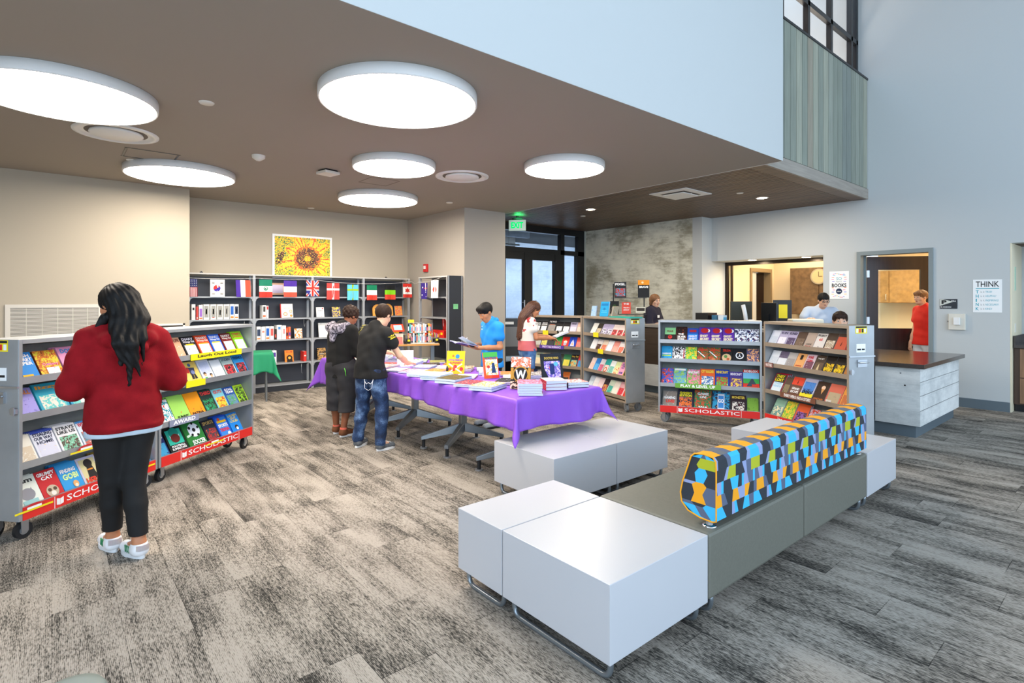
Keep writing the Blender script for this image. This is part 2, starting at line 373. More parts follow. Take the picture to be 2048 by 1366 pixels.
# office beyond the pass-through ---------------------------------------
m_cream = mat('cream_office_wall', 'E2D2B2', .8)
w = MB().box((13.6, 1.37, 0), (13.8, 3.98, 2.7), m_cream).box((10.0, 1.37, 0), (13.8, 1.5, 2.7), m_cream)
w.box((10.3, 5.65, 0), (11.33, 5.8, 2.7), m_cream).box((11.33, 5.65, 2.12), (12.2, 5.8, 2.7), m_cream).box((12.2, 5.65, 0), (12.6, 5.8, 2.7), m_cream).box((12.4, 3.9, 0), (12.6, 5.65, 2.7), m_cream).box((11.6, 3.9, 0), (12.4, 3.98, 2.7), m_cream)
struct(w, 'wall_office')
struct(MB().box((10.0, 1.37, 2.7), (13.8, 5.9, 2.8), mat('cream_office_ceiling', 'E8DCC4', .8)), 'ceiling_office')
area('office_lamp', (11.6, 4.2, 2.66), (0, 0, 0), 1.6, 2.2, 48, (1, .80, .55))
area('workroom_lamp', (11.6, 2.2, 2.66), (0, 0, 0), 1.6, 1.0, 70, (1, .76, .46))
# window frame of the pass-through
w = MB(); m_bronze = mat('dark_bronze_frame', '2B2118', .35, .4)
w.box((10.3, 3.655, 2.18), (10.36, 5.66, 2.245), m_bronze); w.box((10.3, 5.60, 1.0), (10.36, 5.66, 2.18), m_bronze); w.box((10.3, 5.52, 1.0), (10.36, 5.55, 2.18), m_bronze); w.box((10.3, 3.655, 1.0), (10.36, 3.70, 2.18), m_bronze)
struct(w, 'window_5')
struct(MB().box((9.8, 3.655, 0), (10.36, 5.66, .99), m_white), 'wall_sill')
for i, y in enumerate((4.98, 4.02)):
    o = MB().lathe([(.001, -.004), (.062, -.004), (.07, 0), (.07, .01)], emit('warm_downlight', (1, .84, .62), 14), seg=24).build('recessed_downlight', loc=(10.05, y, 2.243))
    tag(o, ('small warm recessed light in the soffit over the pass-through, %s one' % ('left', 'right')[i]), 'light', 'soffit lights over the pass-through')
    area('soffit_spot', (10.05, y, 2.225), (0, 0, 0), .1, .1, 7, (1, .8, .55))
# door 1 (dark, ajar) with grey steel frame
m_frame = mat('grey_steel_door_frame', '7F8A8C', .45)
w = MB(); w.box((9.775, 3.10, 0), (9.99, 3.155, 2.20), m_frame).box((9.775, 2.17, 0), (9.99, 2.225, 2.20), m_frame).box((9.775, 2.17, 2.2001), (9.99, 3.155, 2.26), m_frame)
w.box((9.93, 3.07, 0), (9.96, 3.10, 2.2), m_frame).box((9.93, 2.225, 0), (9.96, 2.255, 2.2), m_frame)
struct(w, 'trim_door_frame')
m_espresso = mat('espresso_wood_door', '2A1512', .38, noise=(3, .35, (6, 6, .5)))
dr = empty('door_1', (9.98, 3.07, 0), R(-90+40)); tag(dr, kind='structure')
w = MB(); Wd = .9
w.box((0, 0, .01), (.16, .045, 2.19), m_espresso).box((Wd-.13, 0, .01), (Wd, .045, 2.19), m_espresso).box((.16, 0, .01), (Wd-.13, .045, 1.05), m_espresso).box((.16, 0, 1.98), (Wd-.13, .045, 2.19), m_espresso)
w.build('leaf', dr)
MB().box((.16, .02, 1.05), (Wd-.13, .026, 1.98), m_glass).build('pane', dr)
w = MB()
for z in (1.86, 1.12, .25): w.box((-.02, -.012, z), (.03, 0, z+.11), m_alu).cyl((-.012, -.01, z), (-.012, -.01, z+.11), .009, m_alu, 8)
w.build('hinge', dr)
MB().cyl((Wd-.06, -.05, 1.0), (Wd-.06, .0, 1.0), .011, m_alu).cyl((Wd-.06, -.05, 1.0), (Wd-.17, -.05, 1.0), .009, m_alu).build('door_handle', dr)
# office inner door with frame
w = MB(); m_tan = mat('tan_door_frame', '8F7A58', .5)
w.box((11.29, 5.62, 0), (11.35, 5.81, 2.1), m_tan).box((12.18, 5.62, 0), (12.25, 5.81, 2.1), m_tan).box((11.29, 5.62, 2.1001), (12.25, 5.81, 2.18), m_tan)
struct(w, 'trim_office_door')
dr = empty('door_2', (12.16, 5.80, 0), R(160)); tag(dr, kind='structure')
MB().box((0, 0, .01), (.82, .045, 2.1), mat('dark_brown_door', '1E130E', .4)).build('leaf', dr)
MB().box((-.02, -.012, 1.75), (.02, 0, 1.87), m_alu).box((-.02, -.012, 1.05), (.02, 0, 1.17), m_alu).build('hinge', dr)
# niche with counter at the right edge
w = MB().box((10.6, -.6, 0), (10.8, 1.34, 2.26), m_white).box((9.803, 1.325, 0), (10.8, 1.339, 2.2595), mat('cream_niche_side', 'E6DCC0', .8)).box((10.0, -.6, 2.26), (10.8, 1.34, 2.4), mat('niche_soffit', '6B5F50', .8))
struct(w, 'wall_niche')
# ceiling: recessed round diffusers, panels
# ------------------------------------------------------------------ ceiling fittings
m_enamel = mat('white_enamel', 'E8E8E6', .4)
m_lamp = emit('round_lamp_diffuser', (1, .89, .76), 17)
lab = {0: 'largest round flush ceiling lamp, front centre of the taupe ceiling', 1: 'large round ceiling lamp cut by the left edge of the photo',
       2: 'large round ceiling lamp nearest the left beige wall, beside the access panel', 3: 'smaller round ceiling lamp beside the round air diffuser, centre of the ceiling',
       4: 'large round ceiling lamp nearest the sunflower wall and pier', 5: 'smaller round ceiling lamp nearest the dark slatted wood ceiling'}
for i, (x, y, r) in enumerate(((2.05, 3.79, .592), (.08, 5.33, .59), (1.218, 7.747, .59), (3.02, 5.70, .465), (3.817, 7.714, .588), (4.56, 4.49, .462))):
    t = thing('round_ceiling_lamp', lab[i], 'ceiling lamp', (x, y, 3.0), group='round ceiling lamps')
    MB().lathe([(r-.012, .004), (r-.006, -.002), (r, 0), (r+.004, .01), (r+.004, .078), (r-.03, .0795)], m_enamel, seg=96).build('housing', t)
    MB().lathe([(.0001, .002), (r-.012, .002), (r-.012, .006)], m_lamp, seg=96, smooth=False).build('diffuser', t)
for i, (x, y) in enumerate(((.473, 6.382), (4.019, 5.781))):
    t = thing('round_air_diffuser', ('round white air diffuser behind the lamp at the left edge', 'round white air diffuser right of the central smaller lamp')[i], 'air vent', (x, y, 3.08), group='round air diffusers')
    MB().lathe([(.34, -.001), (.338, -.012), (.29, -.018), (.285, -.006), (.245, .0)], m_enamel, seg=64).build('outer_ring', t)
    MB().lathe([(.28, -.0005), (.19, -.0006)], mat('vent_shadow_gap', '6A6259', .7), seg=64).build('slot', t)
    MB().lathe([(.0001, -.03), (.20, -.026), (.215, -.018), (.21, -.002)], m_enamel, seg=64).build('centre_disc', t)
m_det = mat('off_white_plastic', 'DAD7CE', .5)
for i, (x, y, l) in enumerate(((.951, 4.935, 'flat white disc on the taupe ceiling between the two front lamps'), (.697, 7.503, 'white disc beside the ceiling access panel'), (3.416, 9.442, 'small white disc on the taupe ceiling nearest the sunflower wall'), (4.943, 7.466, 'small white disc on the taupe ceiling near the pier'))):
    tag(MB().lathe([(.0001, -.012), (.05, -.011), (.056, -.004), (.057, -.0005)], m_det, seg=32).build('ceiling_disc', loc=(x, y, 3.08)), l, 'ceiling cover', 'sprinkler covers')
t = thing('smoke_detector', 'small domed white smoke detector in the middle of the taupe ceiling', 'detector', (1.735, 6.38, 3.08))
MB().lathe([(.035, -.05), (.065, -.03), (.07, -.0005)], m_det, seg=32).build('body', t); MB().lathe([(.0001, -.062), (.022, -.058), (.035, -.05)], m_det, seg=24).build('sensor_dome', t)
t = thing('square_speaker', 'square white box hanging just below the ceiling left of the central lamp', 'speaker', (2.586, 6.574, 3.08), R(12))
MB().box((-.10, -.10, -.05), (.10, .10, -.018), m_det).build('body', t, bevel=.004); MB().box((-.08, -.08, -.018), (.08, .08, -.0005), m_darkmetal).build('mount', t)
t = thing('ceiling_access_panel', 'outlined square access panel in the ceiling by the left lamp', 'access panel', (.83, 7.13, 3.08))
MB().box((-.22, -.2, -.003), (.22, .2, -.0005), m_soffit).build('panel', t)
w = MB()
for a in (-1, 1):
    w.box((-.25, a*.215-.008, -.004), (.25, a*.215+.008, -.0005), m_black); w.box((a*.235-.008, -.22, -.004), (a*.235+.008, .22, -.0005), m_black)
w.build('frame', t)
t = thing('ceiling_access_panel', 'faint square access panel between the two central lamps', 'access panel', (3.35, 6.75, 3.08))
w = MB()
for a in (-1, 1):
    w.box((-.2, a*.2-.004, -.002), (.2, a*.2+.004, -.0005), mat('faint_line', '6A5F54', .8)); w.box((a*.2-.004, -.2, -.002), (a*.2+.004, .2, -.0005), MATS['faint_line'])
w.build('frame', t)
for i, (x, y) in enumerate(((7.211, 6.461), (8.433, 4.025))):
    t = thing('wood_ceiling_downlight', ('warm recessed light in the wood ceiling left of the square vent', 'warm recessed light in the wood ceiling right of the square vent')[i], 'light', (x, y, CZ), group='downlights in the wood ceiling')
    MB().lathe([(.075, -.004), (.092, -.003), (.095, -.0005)], m_enamel, seg=32).build('trim_ring', t)
    MB().lathe([(.0001, -.0035), (.075, -.0035)], emit('downlight_glow', (1, .86, .66), 16), seg=32).build('lens', t)
    l = area('downlight', (x, y, CZ-.02), (0, 0, 0), .12, .12, 26, (1, .85, .66)); l.data.shape = 'DISK'
for i, (x, y) in enumerate(((7.661, 7.052), (7.79, 4.046))):
    tag(MB().lathe([(.0001, -.01), (.045, -.008), (.05, -.0005)], m_det, seg=24).build('ceiling_disc', loc=(x, y, CZ)), ('small white disc in the wood ceiling left of the square vent', 'small white disc in the wood ceiling right of the square vent')[i], 'ceiling cover', 'sprinkler covers in wood')
t = thing('square_air_vent', 'square white air vent in the dark slatted wood ceiling', 'air vent', (7.16, 4.64, CZ))
w = MB()
w.prism([(-.34, -.31), (.34, -.31), (.34, .31), (-.34, .31)], -.012, -.0005, m_enamel); w.build('frame', t)
MB().box((-.22, -.20, -.014), (.22, .20, -.0122), MATS['vent_shadow_gap']).build('slot', t)
MB().box((-.19, -.17, -.034), (.19, .17, -.022), m_enamel).box((-.02, -.02, -.022), (.02, .02, -.012), m_enamel).box((-.005, -.19, -.026), (.005, .19, -.02), m_enamel).build('centre_plate', t)
# exit sign
t = thing('exit_sign', 'lit green exit sign hanging from the wood ceiling by the entrance', 'exit sign', (6.70, 7.83, 2.80), R(-50))
MB().box((-.16, -.02, 0), (.16, .02, .20), mat('exit_sign_face', 'D9E4DC', .4, emis=(.7, 1, .8), estr=.12)).build('body', t, bevel=.004)
MB().text('EXIT', emit('exit_green', (.0, .75, .16), .9), T(-.115, -.0215, .045), .23, .115, .04).build('lettering', t)
MB().box((-.10, -.015, .20), (.10, .015, .245), m_black).cyl((0, 0, .24), (0, 0, .28), .02, m_black).build('bracket', t)
area('exit_glow', (6.70, 7.78, 3.01), (PI, 0, 0), .18, .1, 1.5, (.05, 1, .25))
# ------------------------------------------------------------------ wall things
t = thing('air_grille', 'long white louvred air grille in the beige wall behind the left cart', 'air grille', (.045, 8.94, 1.21))
w = MB(); gw = .47; gh = .235; m_grl = mat('off_white_grille', 'CFCBC2', .5)
for a in (-1, 1):
    w.box((a*(gw-.022)-.022, -.015, -gh+.0401), (a*(gw-.022)+.022, -.0003, gh-.0401), m_grl); w.box((-gw, -.015, a*(gh-.02)-.02), (gw, -.0003, a*(gh-.02)+.02), m_grl)
w.build('frame', t)
w = MB()
for i in range(24):
    z = -gh+.045+i*.0163
    w.box((-gw+.04, -.009, z), (gw-.04, -.003, z+.009), m_grl)
for i in range(6): w.box((-gw+.04+i*.148, -.011, -gh+.04), (-gw+.046+i*.148, -.0032, gh-.04), m_grl)
w.box((-gw+.04, -.002, -gh+.04), (gw-.04, -.0005, gh-.04), mat('grille_shadow', '77736B', .8)); w.build('louvre', t)
t = thing('wall_slot', 'narrow dark slot with a beige frame in the left wall above the cart top', 'wall slot', (1.19, 8.94, 1.10))
MB().box((-.26, -.012, -.07), (.26, 0, -.045), m_det).box((-.26, -.012, .045), (.26, 0, .07), m_det).box((.235, -.012, -.07), (.26, 0, .07), m_det).box((-.26, -.012, -.07), (-.235, 0, .07), m_det).build('frame', t)
MB().box((-.235, -.004, -.045), (.235, -.001, .045), mat('dark_slot', '2E241A', .7)).build('opening', t)
# sunflower mosaic picture
t = thing('sunflower_mosaic', 'bright mosaic picture of a yellow sunflower with white border above the shelves', 'picture', (3.349, 9.65, 2.24))
pw, ph = .511, .375
MB().box((-pw, -.022, -ph), (pw, -.0005, ph), mat('white_foam_board', 'EEF0F2', .5)).build('board', t)
def sunflower():
    w = MB(); nx, nz = 96, 70
    x0, z0, W_, H_ = -.475, -.34, .95, .68
    Y1, Y2, O1, R1, B1, B2, G1, G2, K = [col(c) for c in ('FFD21C', 'F8E04A', 'F7902A', 'E8482A', '5B3524', '8A4A34', '0E8A5B', '2B5E3A', '1B1512')]
    rr = random.Random(3)
    for j in range(nz):
        for i in range(nx):
            u = (i+.5)/nx; v = (j+.5)/nz
            dx = (u-.58)*W_; dz = (v-.47)*H_; r = math.hypot(dx*.95, dz*1.05); a = math.atan2(dz, dx)
            n = rr.random(); pet = .34+.07*math.cos(a*9+.8)+.05*math.cos(a*5+2)+.04*(n-.5)
            if r < .055: c = O1 if n < .35 else (Y1 if n < .9 else R1)
            elif r < .185+.012*math.cos(a*13): c = K if n < .33 else (B1 if n < .6 else (B2 if n < .88 else (O1 if n < .95 else Y2)))
            elif r < .225: c = R1 if n < .55 else (O1 if n < .8 else Y1)
            elif r < pet:
                st = math.cos(a*27+3*math.sin(a*3)); c = R1 if st > .72 and n < .7 else (O1 if st > .45 and n < .75 else (Y1 if n < .7 else Y2))
            elif r < pet+.035: c = R1 if n < .35 else (O1 if n < .55 else Y1)
            else:
                c = Y1 if n < .4 else (Y2 if n < .5 else (G1 if n < .72 else (G2 if n < .85 else (K if n < .93 else O1))))
            if u < .17 and .3 < v < .62 and abs(u-.10+(.5-v)*.2) < .05: c = K if n < .5 else (B2 if n < .8 else Y2)
            X0 = x0+i*W_/nx; Z0 = z0+j*H_/nz
            w.v += [(X0, -.0225, Z0), (X0+W_/nx, -.0225, Z0), (X0+W_/nx, -.0225, Z0+H_/nz), (X0, -.0225, Z0+H_/nz)]
            b = len(w.v)-4; w.f.append((b, b+1, b+2, b+3)); w.m.append(w.mi(c)); w.sm.append(False)
    return w
sunflower().build('mosaic', t)
# fire alarm on pier side, cards on the white wall
t = thing('fire_alarm', 'small red fire alarm strobe on the beige pier above the side shelves', 'fire alarm', (5.4, 8.93, 2.10), R(-90))
MB().box((-.065, -.04, -.075), (.065, -.0005, .075), mat('alarm_red', 'C81E22', .4)).build('body', t, bevel=.006); MB().box((-.03, -.052, -.02), (.03, -.041, .04), m_enamel).build('strobe', t)
def on_right_wall(y, z): return (9.8, y, z)
# THINK poster
t = thing('think_poster', 'white THINK poster with teal letters on the right wall', 'poster', (9.8, 1.572, 1.555), R(-90))
m_paper = mat('white_paper', 'F2F4F4', .6); m_ink = mat('black_ink', '16181C', .6); m_teal = mat('teal_ink', '1FA5B8', .6); m_greyink = mat('grey_ink', '8C9296', .6)
MB().box((-.152, -.004, -.225), (.152, -.0005, .225), m_paper).build('sheet', t)
w = MB().text('THINK', m_ink, T(-.122, -.0045, .125), .245, .075, .01).box((-.122, -.0046, .098), (.123, -.0042, .108), m_teal)
for i, (a, b) in enumerate((('T', 'TRUE?'), ('H', 'HELPFUL?'), ('I', 'INSPIRING?'), ('N', 'NECESSARY?'), ('K', 'KIND?'))):
    z = .035-i*.058
    w.text(a, m_teal, T(-.122, -.0045, z), .012 if a == 'I' else .032, .043, .02).text('is it', m_greyink, T(-.07, -.0045, z+.008), .04, .026, .0).text(b, m_teal, T(-.02, -.0045, z+.008), .014*len(b), .026, 0)
w.build('lettering', t)
t = thing('door_sign', 'black and white pennant card with a letter P beside the dark door', 'sign', (9.8, 1.995, 1.445), R(-90))
MB().box((-.10, -.006, -.068), (.10, -.0005, .068), mat('navy_card', '1D2630', .5)).build('card', t)
w = MB().quad([(-.098, -.0065, -.03), (.055, -.0065, .03), (-.06, -.0065, .066), (-.098, -.0065, .066)], mat('pale_card_grey', 'CDD0C8', .5)).text('P', m_ink, T(-.08, -.007, -.002), .06, .055, .06).text('TRA', m_paper, T(.03, -.007, .03), .055, .02, .02).text('MS. MURDOCH', m_paper, T(-.09, -.007, -.055), .12, .018, .02)
w.build('lettering', t)
t = thing('thermostat_box', 'beige wall box with a white sensor on its lid below the black sign', 'wall box', (9.8, 1.895, 1.195), R(-90))
MB().box((-.095, -.045, -.115), (.095, -.0005, .11), mat('beige_plastic', 'D8D4C8', .45)).build('housing', t, bevel=.006)
MB().box((-.035, -.07, -.045), (.04, -.0455, .06), m_enamel).build('sensor', t, bevel=.005); MB().box((-.105, -.03, -.01), (-.0955, -.02, .01), m_black).build('latch', t)
t = thing('books_poster', 'white SO MANY BOOKS poster with rainbow doodles right of the pass-through', 'poster', (9.8, 3.415, 1.742), R(-90))
MB().box((-.145, -.004, -.225), (.145, -.0005, .225), m_paper).build('sheet', t)
w = MB().text('SO', m_teal, T(-.04, -.0045, .08), .08, .05, .0).text('MANY', m_greyink, T(-.045, -.0045, .045), .09, .025, 0).text('BOOKS', m_ink, T(-.108, -.0045, -.035), .216, .062, .03)
w.add([(.046*math.cos(k*PI/16), -.0046, -.10+.046*math.sin(k*PI/16)) for k in range(32)], [tuple(range(32))], mat('navy_ink', '15294A', .6)).text('so little time', m_paper, T(-.03, -.0052, -.11), .06, .018, .02)
cs = [col(c) for c in ('2FA6C9', 'F08A2C', 'E85D9E', '6A5ACD', 'F2C230')]
for s in (-1, 1):
    for i in range(10):
        z = .16-i*.034; x = s*(.075+.02*abs(math.sin(i*.9)))
        if abs(z+.005) < .03: continue
        w.box((x-.018, -.0048, z-.004), (x+.018, -.0042, z+.004), cs[i % 5])
for i in range(7):
    for z in (.178+.012*math.sin(i), -.185+.012*math.sin(i)): w.box((-.08+i*.025-.011, -.0048, z-.004), (-.08+i*.025+.011, -.0042, z+.004), cs[(i+2) % 5])
w.build('lettering', t)
# ------------------------------------------------------------------ seating
m_lam = mat('white_laminate', 'C0C1C5', .3, spec=.5)
m_edge = mat('laminate_edge_line', '75777C', .5)
m_tube = mat('satin_grey_tube', '8E979E', .3, .75)
m_seat = mat('grey_green_vinyl', '6A6A60', .5, noise=(60, .06), bump=(240, .12))
def sled(w, x, y0, y1, zt, r=.0125):
    w.tube([(x, y0, zt), (x, y0, r+.001), (x, y1, r+.001), (x, y1, zt)], r, m_tube, 12, .05)
def ottoman(label, x0, y0, x1, y1, flip=False):
    cx, cy = (x0+x1)/2, (y0+y1)/2; hx, hy = (x1-x0)/2-.0015, (y1-y0)/2-.0015
    t = thing('white_cube_table', label, 'table', (cx, cy, 0), group='white block tables')
    MB().box((-hx, -hy, .097), (hx, hy, .41), m_lam).build('body', t, bevel=.0025)
    for sx in (-1, 1):
        w = MB(); sled(w, sx*(hx-.045), -hy+.035, hy-.035, .1); w.build('sled_leg', t)
    return t
ottoman('nearest white block table at the front left corner of the seating group', 1.634, 1.365, 2.334, 2.02)
ottoman('narrow white block table behind the nearest one, left end of the sofa', 1.634, 2.024, 2.334, 2.39)
ottoman('white block table under the hanging corner of the purple cloth', 2.632, 2.69, 3.30, 3.355)
ottoman('white block table right of the one under the purple cloth corner', 3.304, 2.69, 3.967, 3.355)
ottoman('white block table at the right end of the patterned sofa', 4.446, 1.365, 5.09, 2.02)
ottoman('narrow white block table behind the far end of the sofa back', 4.446, 2.024, 5.09, 2.39)
sofa = thing('bench_sofa', 'grey vinyl bench sofa with a blue, lime and orange patterned bolster back', 'sofa', (3.39, 1.7, 0))
for i, (x0, x1) in enumerate(((-1.05, -.003), (.003, 1.05))):
    o = MB().box((x0, -.335, .10), (x1, .335, .412), m_seat).build('seat', sofa, bevel=.016); 
for x in (-.975, .985):
    w = MB(); sled(w, x, -.30, .30, .11); w.build('sled_leg', sofa)
PC = {c: mat('bolster_'+n, h, .7) for c, n, h in (('b', 'sky', '35B3E6'), ('d', 'charcoal', '252C36'), ('s', 'slate', '56617A'), ('p', 'periwinkle', '8F9CC4'), ('l', 'lime', 'AFB51C'), ('o', 'orange', 'F2A208'), ('g', 'grey', '63676C'))}
prof = [(-.335, .452), (-.335, .50), (-.335, .60), (-.335, .70), (-.333, .735), (-.318, .752), (-.27, .758), (-.222, .752), (-.203, .735), (-.18, .67), (-.155, .60), (-.143, .545), (-.15, .50), (-.185, .465), (-.25, .448), (-.315, .445)]
pa = [0.]
for i in range(len(prof)): pa.append(pa[-1]+math.dist(prof[i], prof[(i+1) % len(prof)]))
PER = pa[-1]
def pat(s):
    s %= PER
    for i in range(len(prof)):
        if s <= pa[i+1]+1e-9:
            a, b = prof[i], prof[(i+1) % len(prof)]; t = (s-pa[i])/(pa[i+1]-pa[i]); return (a[0]+(b[0]-a[0])*t, a[1]+(b[1]-a[1])*t)
    return prof[0]
rows = [  # (arc start, arc end, cells) ; a cell = colour, lower width, upper width in cm, repeated along the bolster
    (0, .06, [('b', 9, 5), ('d', 5, 9), ('p', 3, 2), ('b', 3, 2), ('d', 4, 8), ('b', 7, 4), ('s', 4, 5)]),
    (.06, .12, [('o', 8, 7), ('s', 5, 3), ('d', 4, 8), ('o', 7, 4), ('p', 5, 7), ('o', 3, 5), ('d', 6, 4), ('s', 3, 3)]),
    (.12, .18, [('b', 2, 2), ('s', 5, 3), ('p', 3, 5), ('b', 2, 2), ('d', 8, 6), ('b', 5, 8), ('d', 4, 3), ('b', 2, 2), ('p', 5, 3), ('s', 4, 6)]),
    (.18, .24, [('l', 9, 9), ('d', 6, 9), ('p', 3, 2), ('l', 8, 6), ('d', 9, 6), ('p', 2, 4), ('s', 4, 5)]),
    (.24, .305, [('b', 10, 8), ('p', 3, 5), ('d', 9, 7), ('s', 3, 4), ('b', 8, 9), ('d', 6, 8), ('p', 4, 2)]),
    (.305, .43, [('o', 9, 5), ('g', 4, 8), ('o', 8, 9), ('g', 6, 5), ('s', 4, 4)]),
    (.43, .50, [('d', 8, 9), ('b', 7, 5), ('p', 4, 7), ('d', 6, 4), ('l', 6, 8)]),
    (.50, .57, [('b', 9, 6), ('d', 4, 8), ('b', 2, 2), ('s', 6, 4), ('o', 5, 7)]),
    (.57, .64, [('o', 6, 8), ('d', 8, 6), ('p', 4, 6), ('b', 9, 7)]),
    (.64, .72, [('s', 7, 5), ('b', 6, 9), ('d', 7, 7), ('b', 2, 2), ('p', 5, 4)]),
    (.72, PER, [('d', 9, 9), ('b', 8, 8), ('s', 6, 6)])]
w = MB(); BX0, BX1 = -.985, 1.03
rb = random.Random(5)
for ri, (s0, s1, cells) in enumerate(rows):
    xa = xb = BX0-(.03*ri) % .21; k = 0
    bl = sorted({s0, s1, *[p for p in pa if s0 < p < s1]})
    while min(xa, xb) < BX1:
        c, wl, wu = cells[k % len(cells)]; k += 1
        na, nb = xa+wl*.0104, xb+wu*.0104
        for (p, q) in zip(bl[:-1], bl[1:]):
            t0, t1 = (p-s0)/(s1-s0), (q-s0)/(s1-s0)
            cl = lambda v: max(BX0, min(BX1, v))
            x = [cl(xa+(xb-xa)*t0), cl(na+(nb-na)*t0), cl(na+(nb-na)*t1), cl(xa+(xb-xa)*t1)]
            if x[1]-x[0] < 1e-5 and x[2]-x[3] < 1e-5: continue
            P, Q = pat(p), pat(q if q < PER else 0)
            w.add([(x[0], *P), (x[1], *P), (x[2], *Q), (x[3], *Q)], [(0, 1, 2, 3)], PC[c], 4 < ri < 6)
        xa, xb = na, nb
# ends
def zspan(z):
    ys = []
    for i in range(len(prof)):
        a, b = prof[i], prof[(i+1) % len(prof)]
        if (a[1]-z)*(b[1]-z) <= 0 and a[1] != b[1]: ys.append(a[0]+(b[0]-a[0])*(z-a[1])/(b[1]-a[1]))
    return (min(ys), max(ys)) if ys else (-.27, -.27)
zs = [.4455, .455, .50, .515, .56, .60, .615, .66, .685, .70, .735, .7575]
bandc = ['bsb', 'bsb', 'bds', 'sod', 'sod', 'dop', 'dbd', 'dbd', 'lld', 'lld', 'bsb', 'oo']
for xe, nx in ((BX0, -1), (BX1, 1)):
    for j in range(len(zs)-1):
        a, b = zspan(zs[j]), zspan(zs[j+1]); cc = bandc[j]; n = len(cc)
        for i in range(n):
            f = lambda t, sp, k: sp[0]+(sp[1]-sp[0])*min(1, max(0, t+((.05 if (k+round(t*n)+j) % 2 else -.05) if 0 < t < 1 else 0)))
            q = [(xe+nx*.001, f(i/n, a, 0), zs[j]), (xe+nx*.001, f((i+1)/n, a, 0), zs[j]), (xe+nx*.001, f((i+1)/n, b, 1), zs[j+1]), (xe+nx*.001, f(i/n, b, 1), zs[j+1])]
            w.quad(q if nx > 0 else q[::-1], PC[cc[i]])
bol = w.build('bolster_back', sofa); bol['label'] = 'patterned bolster back in sky blue, charcoal, lime and orange'
w = MB().tube([(BX0-.002, *p) for p in prof], .004, PC['o'], 6, closed=True); w.build('piping', bol)
for x in (-.955, .99):
    MB().cyl((x, -.282, .412), (x, -.282, .47), .017, m_alu, 20).build('bolster_post', sofa); MB().lathe([(.034, 0), (.032, .005), (.017, .008)], mat('chrome', 'D8DADC', .08, 1.), c=(x, -.282, .412), seg=24).build('post_collar', sofa)
# round stool, only its rim shows at the lower left
t = thing('round_stool', 'grey green round stool top peeking in at the bottom left corner', 'stool', (.035, 1.88, 0))
MB().lathe([(.0001, .462), (.05, .461), (.075, .455), (.085, .44), (.085, .40), (.078, .392), (.0001, .39)], mat('sage_plastic', '7F8A83', .5), seg=48).build('seat', t)
MB().cyl((0, 0, .03), (0, 0, .39), .02, m_tube).lathe([(.15, 0), (.15, .012), (.03, .03)], m_tube, seg=40).build('pedestal', t)
# ------------------------------------------------------------------ reception counter
m_top = mat('dark_brown_solid_surface', '453D39', .16, noise=(40, .1))
t = thing('reception_counter', 'low pale concrete counter with a dark glossy top at the right', 'counter', (8.0, 2.2, 0))
MB().box((-.85, -.50, .135), (.86, .52, .762), m_conclight).build('concrete_base', t)
w = MB()
w.box((-.8525, -.08, .14), (-.85, -.073, .76), m_edge)
for z in (.30, .46, .61): w.box((-.85, -.502, z), (.86, -.5, z+.003), m_edge)
for y, z in ((-.37, .56), (-.33, .69)): w.box((-.8525, y, z), (-.85, y+.014, z+.014), m_edge); w.build('panel_joint', t)
MB().box((-.90, -.55, .762), (.93, .56, .81), m_top).build('countertop', t, bevel=.003)
MB().box((-.80, -.45, 0), (.84, .5, .134), m_base).build('toe_kick', t)
t = thing('reception_desk', 'long brown reception desk with a pale concrete foot behind the book carts', 'desk', (7.75, 4.2, 0))
m_desk = mat('dark_brown_desk_laminate', '3D2E22', .5, noise=(4, .15, (1, 1, 12)))
MB().box((-.30, -1.38, .46), (.30, 1.38, 1.06), m_desk).build('front_panel', t)
MB().box((-.32, -1.4, .12), (.30, 1.4, .459), m_conclight).build('concrete_foot', t)
MB().box((-.34, -1.42, 1.06), (.34, 1.42, 1.10), mat('desk_top_grey', '8D8984', .4)).build('desk_top', t, bevel=.003)
MB().box((-.25, -1.35, 0), (.28, 1.35, .119), m_base).build('toe_kick', t)
# niche cabinet at the right edge
t = thing('niche_cabinet', 'oak drawer cabinet with a dark worktop in the niche at the right edge', 'cabinet', (10.2, .33, 0))
m_oak = mat('warm_oak_laminate', '8A6749', .5, noise=(3, .2, (1, 12, 1)))
MB().box((-.28, -.95, .1), (.38, .985, .86), mat('dark_oak_carcass', '4A3527', .5)).build('body', t)
for j, (z0, z1) in enumerate(((.12, .455), (.465, .845))):
    for i in range(3): MB().box((-.30, .93-.6*(i+1)+.005, z0), (-.281, .93-.6*i-.005, z1), m_oak).build('drawer_front', t)
MB().box((-.33, -.95, .86), (.38, .985, .90), m_top).box((-.33, .965, .90), (.38, .985, 1.02), m_top).box((.36, -.95, .9), (.38, .965, 1.02), m_top).build('worktop', t)
MB().box((-.22, -.95, 0), (.38, .985, .099), m_black).build('toe_kick', t)
t = thing('niche_window_blind', 'dark framed window edge in the niche at the right edge', 'window frame', (10.59, .55, 1.6))
MB().box((-.03, -.5, -.45), (0, .50, .6), m_bronze).build('frame', t)
for l, z, c in (('small pinned note on the cream side of the niche', 1.75, 'B9D8C0'), ('light switch plate on the cream side of the niche', 1.12, 'E8E4D8')):
    tag(MB().box((10.02, 1.3195, z-.12 if z > 1.5 else z-.06), (10.10, 1.3249, z+.2 if z > 1.5 else z+.06), col(c)).build('wall_note' if z > 1.5 else 'switch_plate'), l, 'note' if z > 1.5 else 'switch')
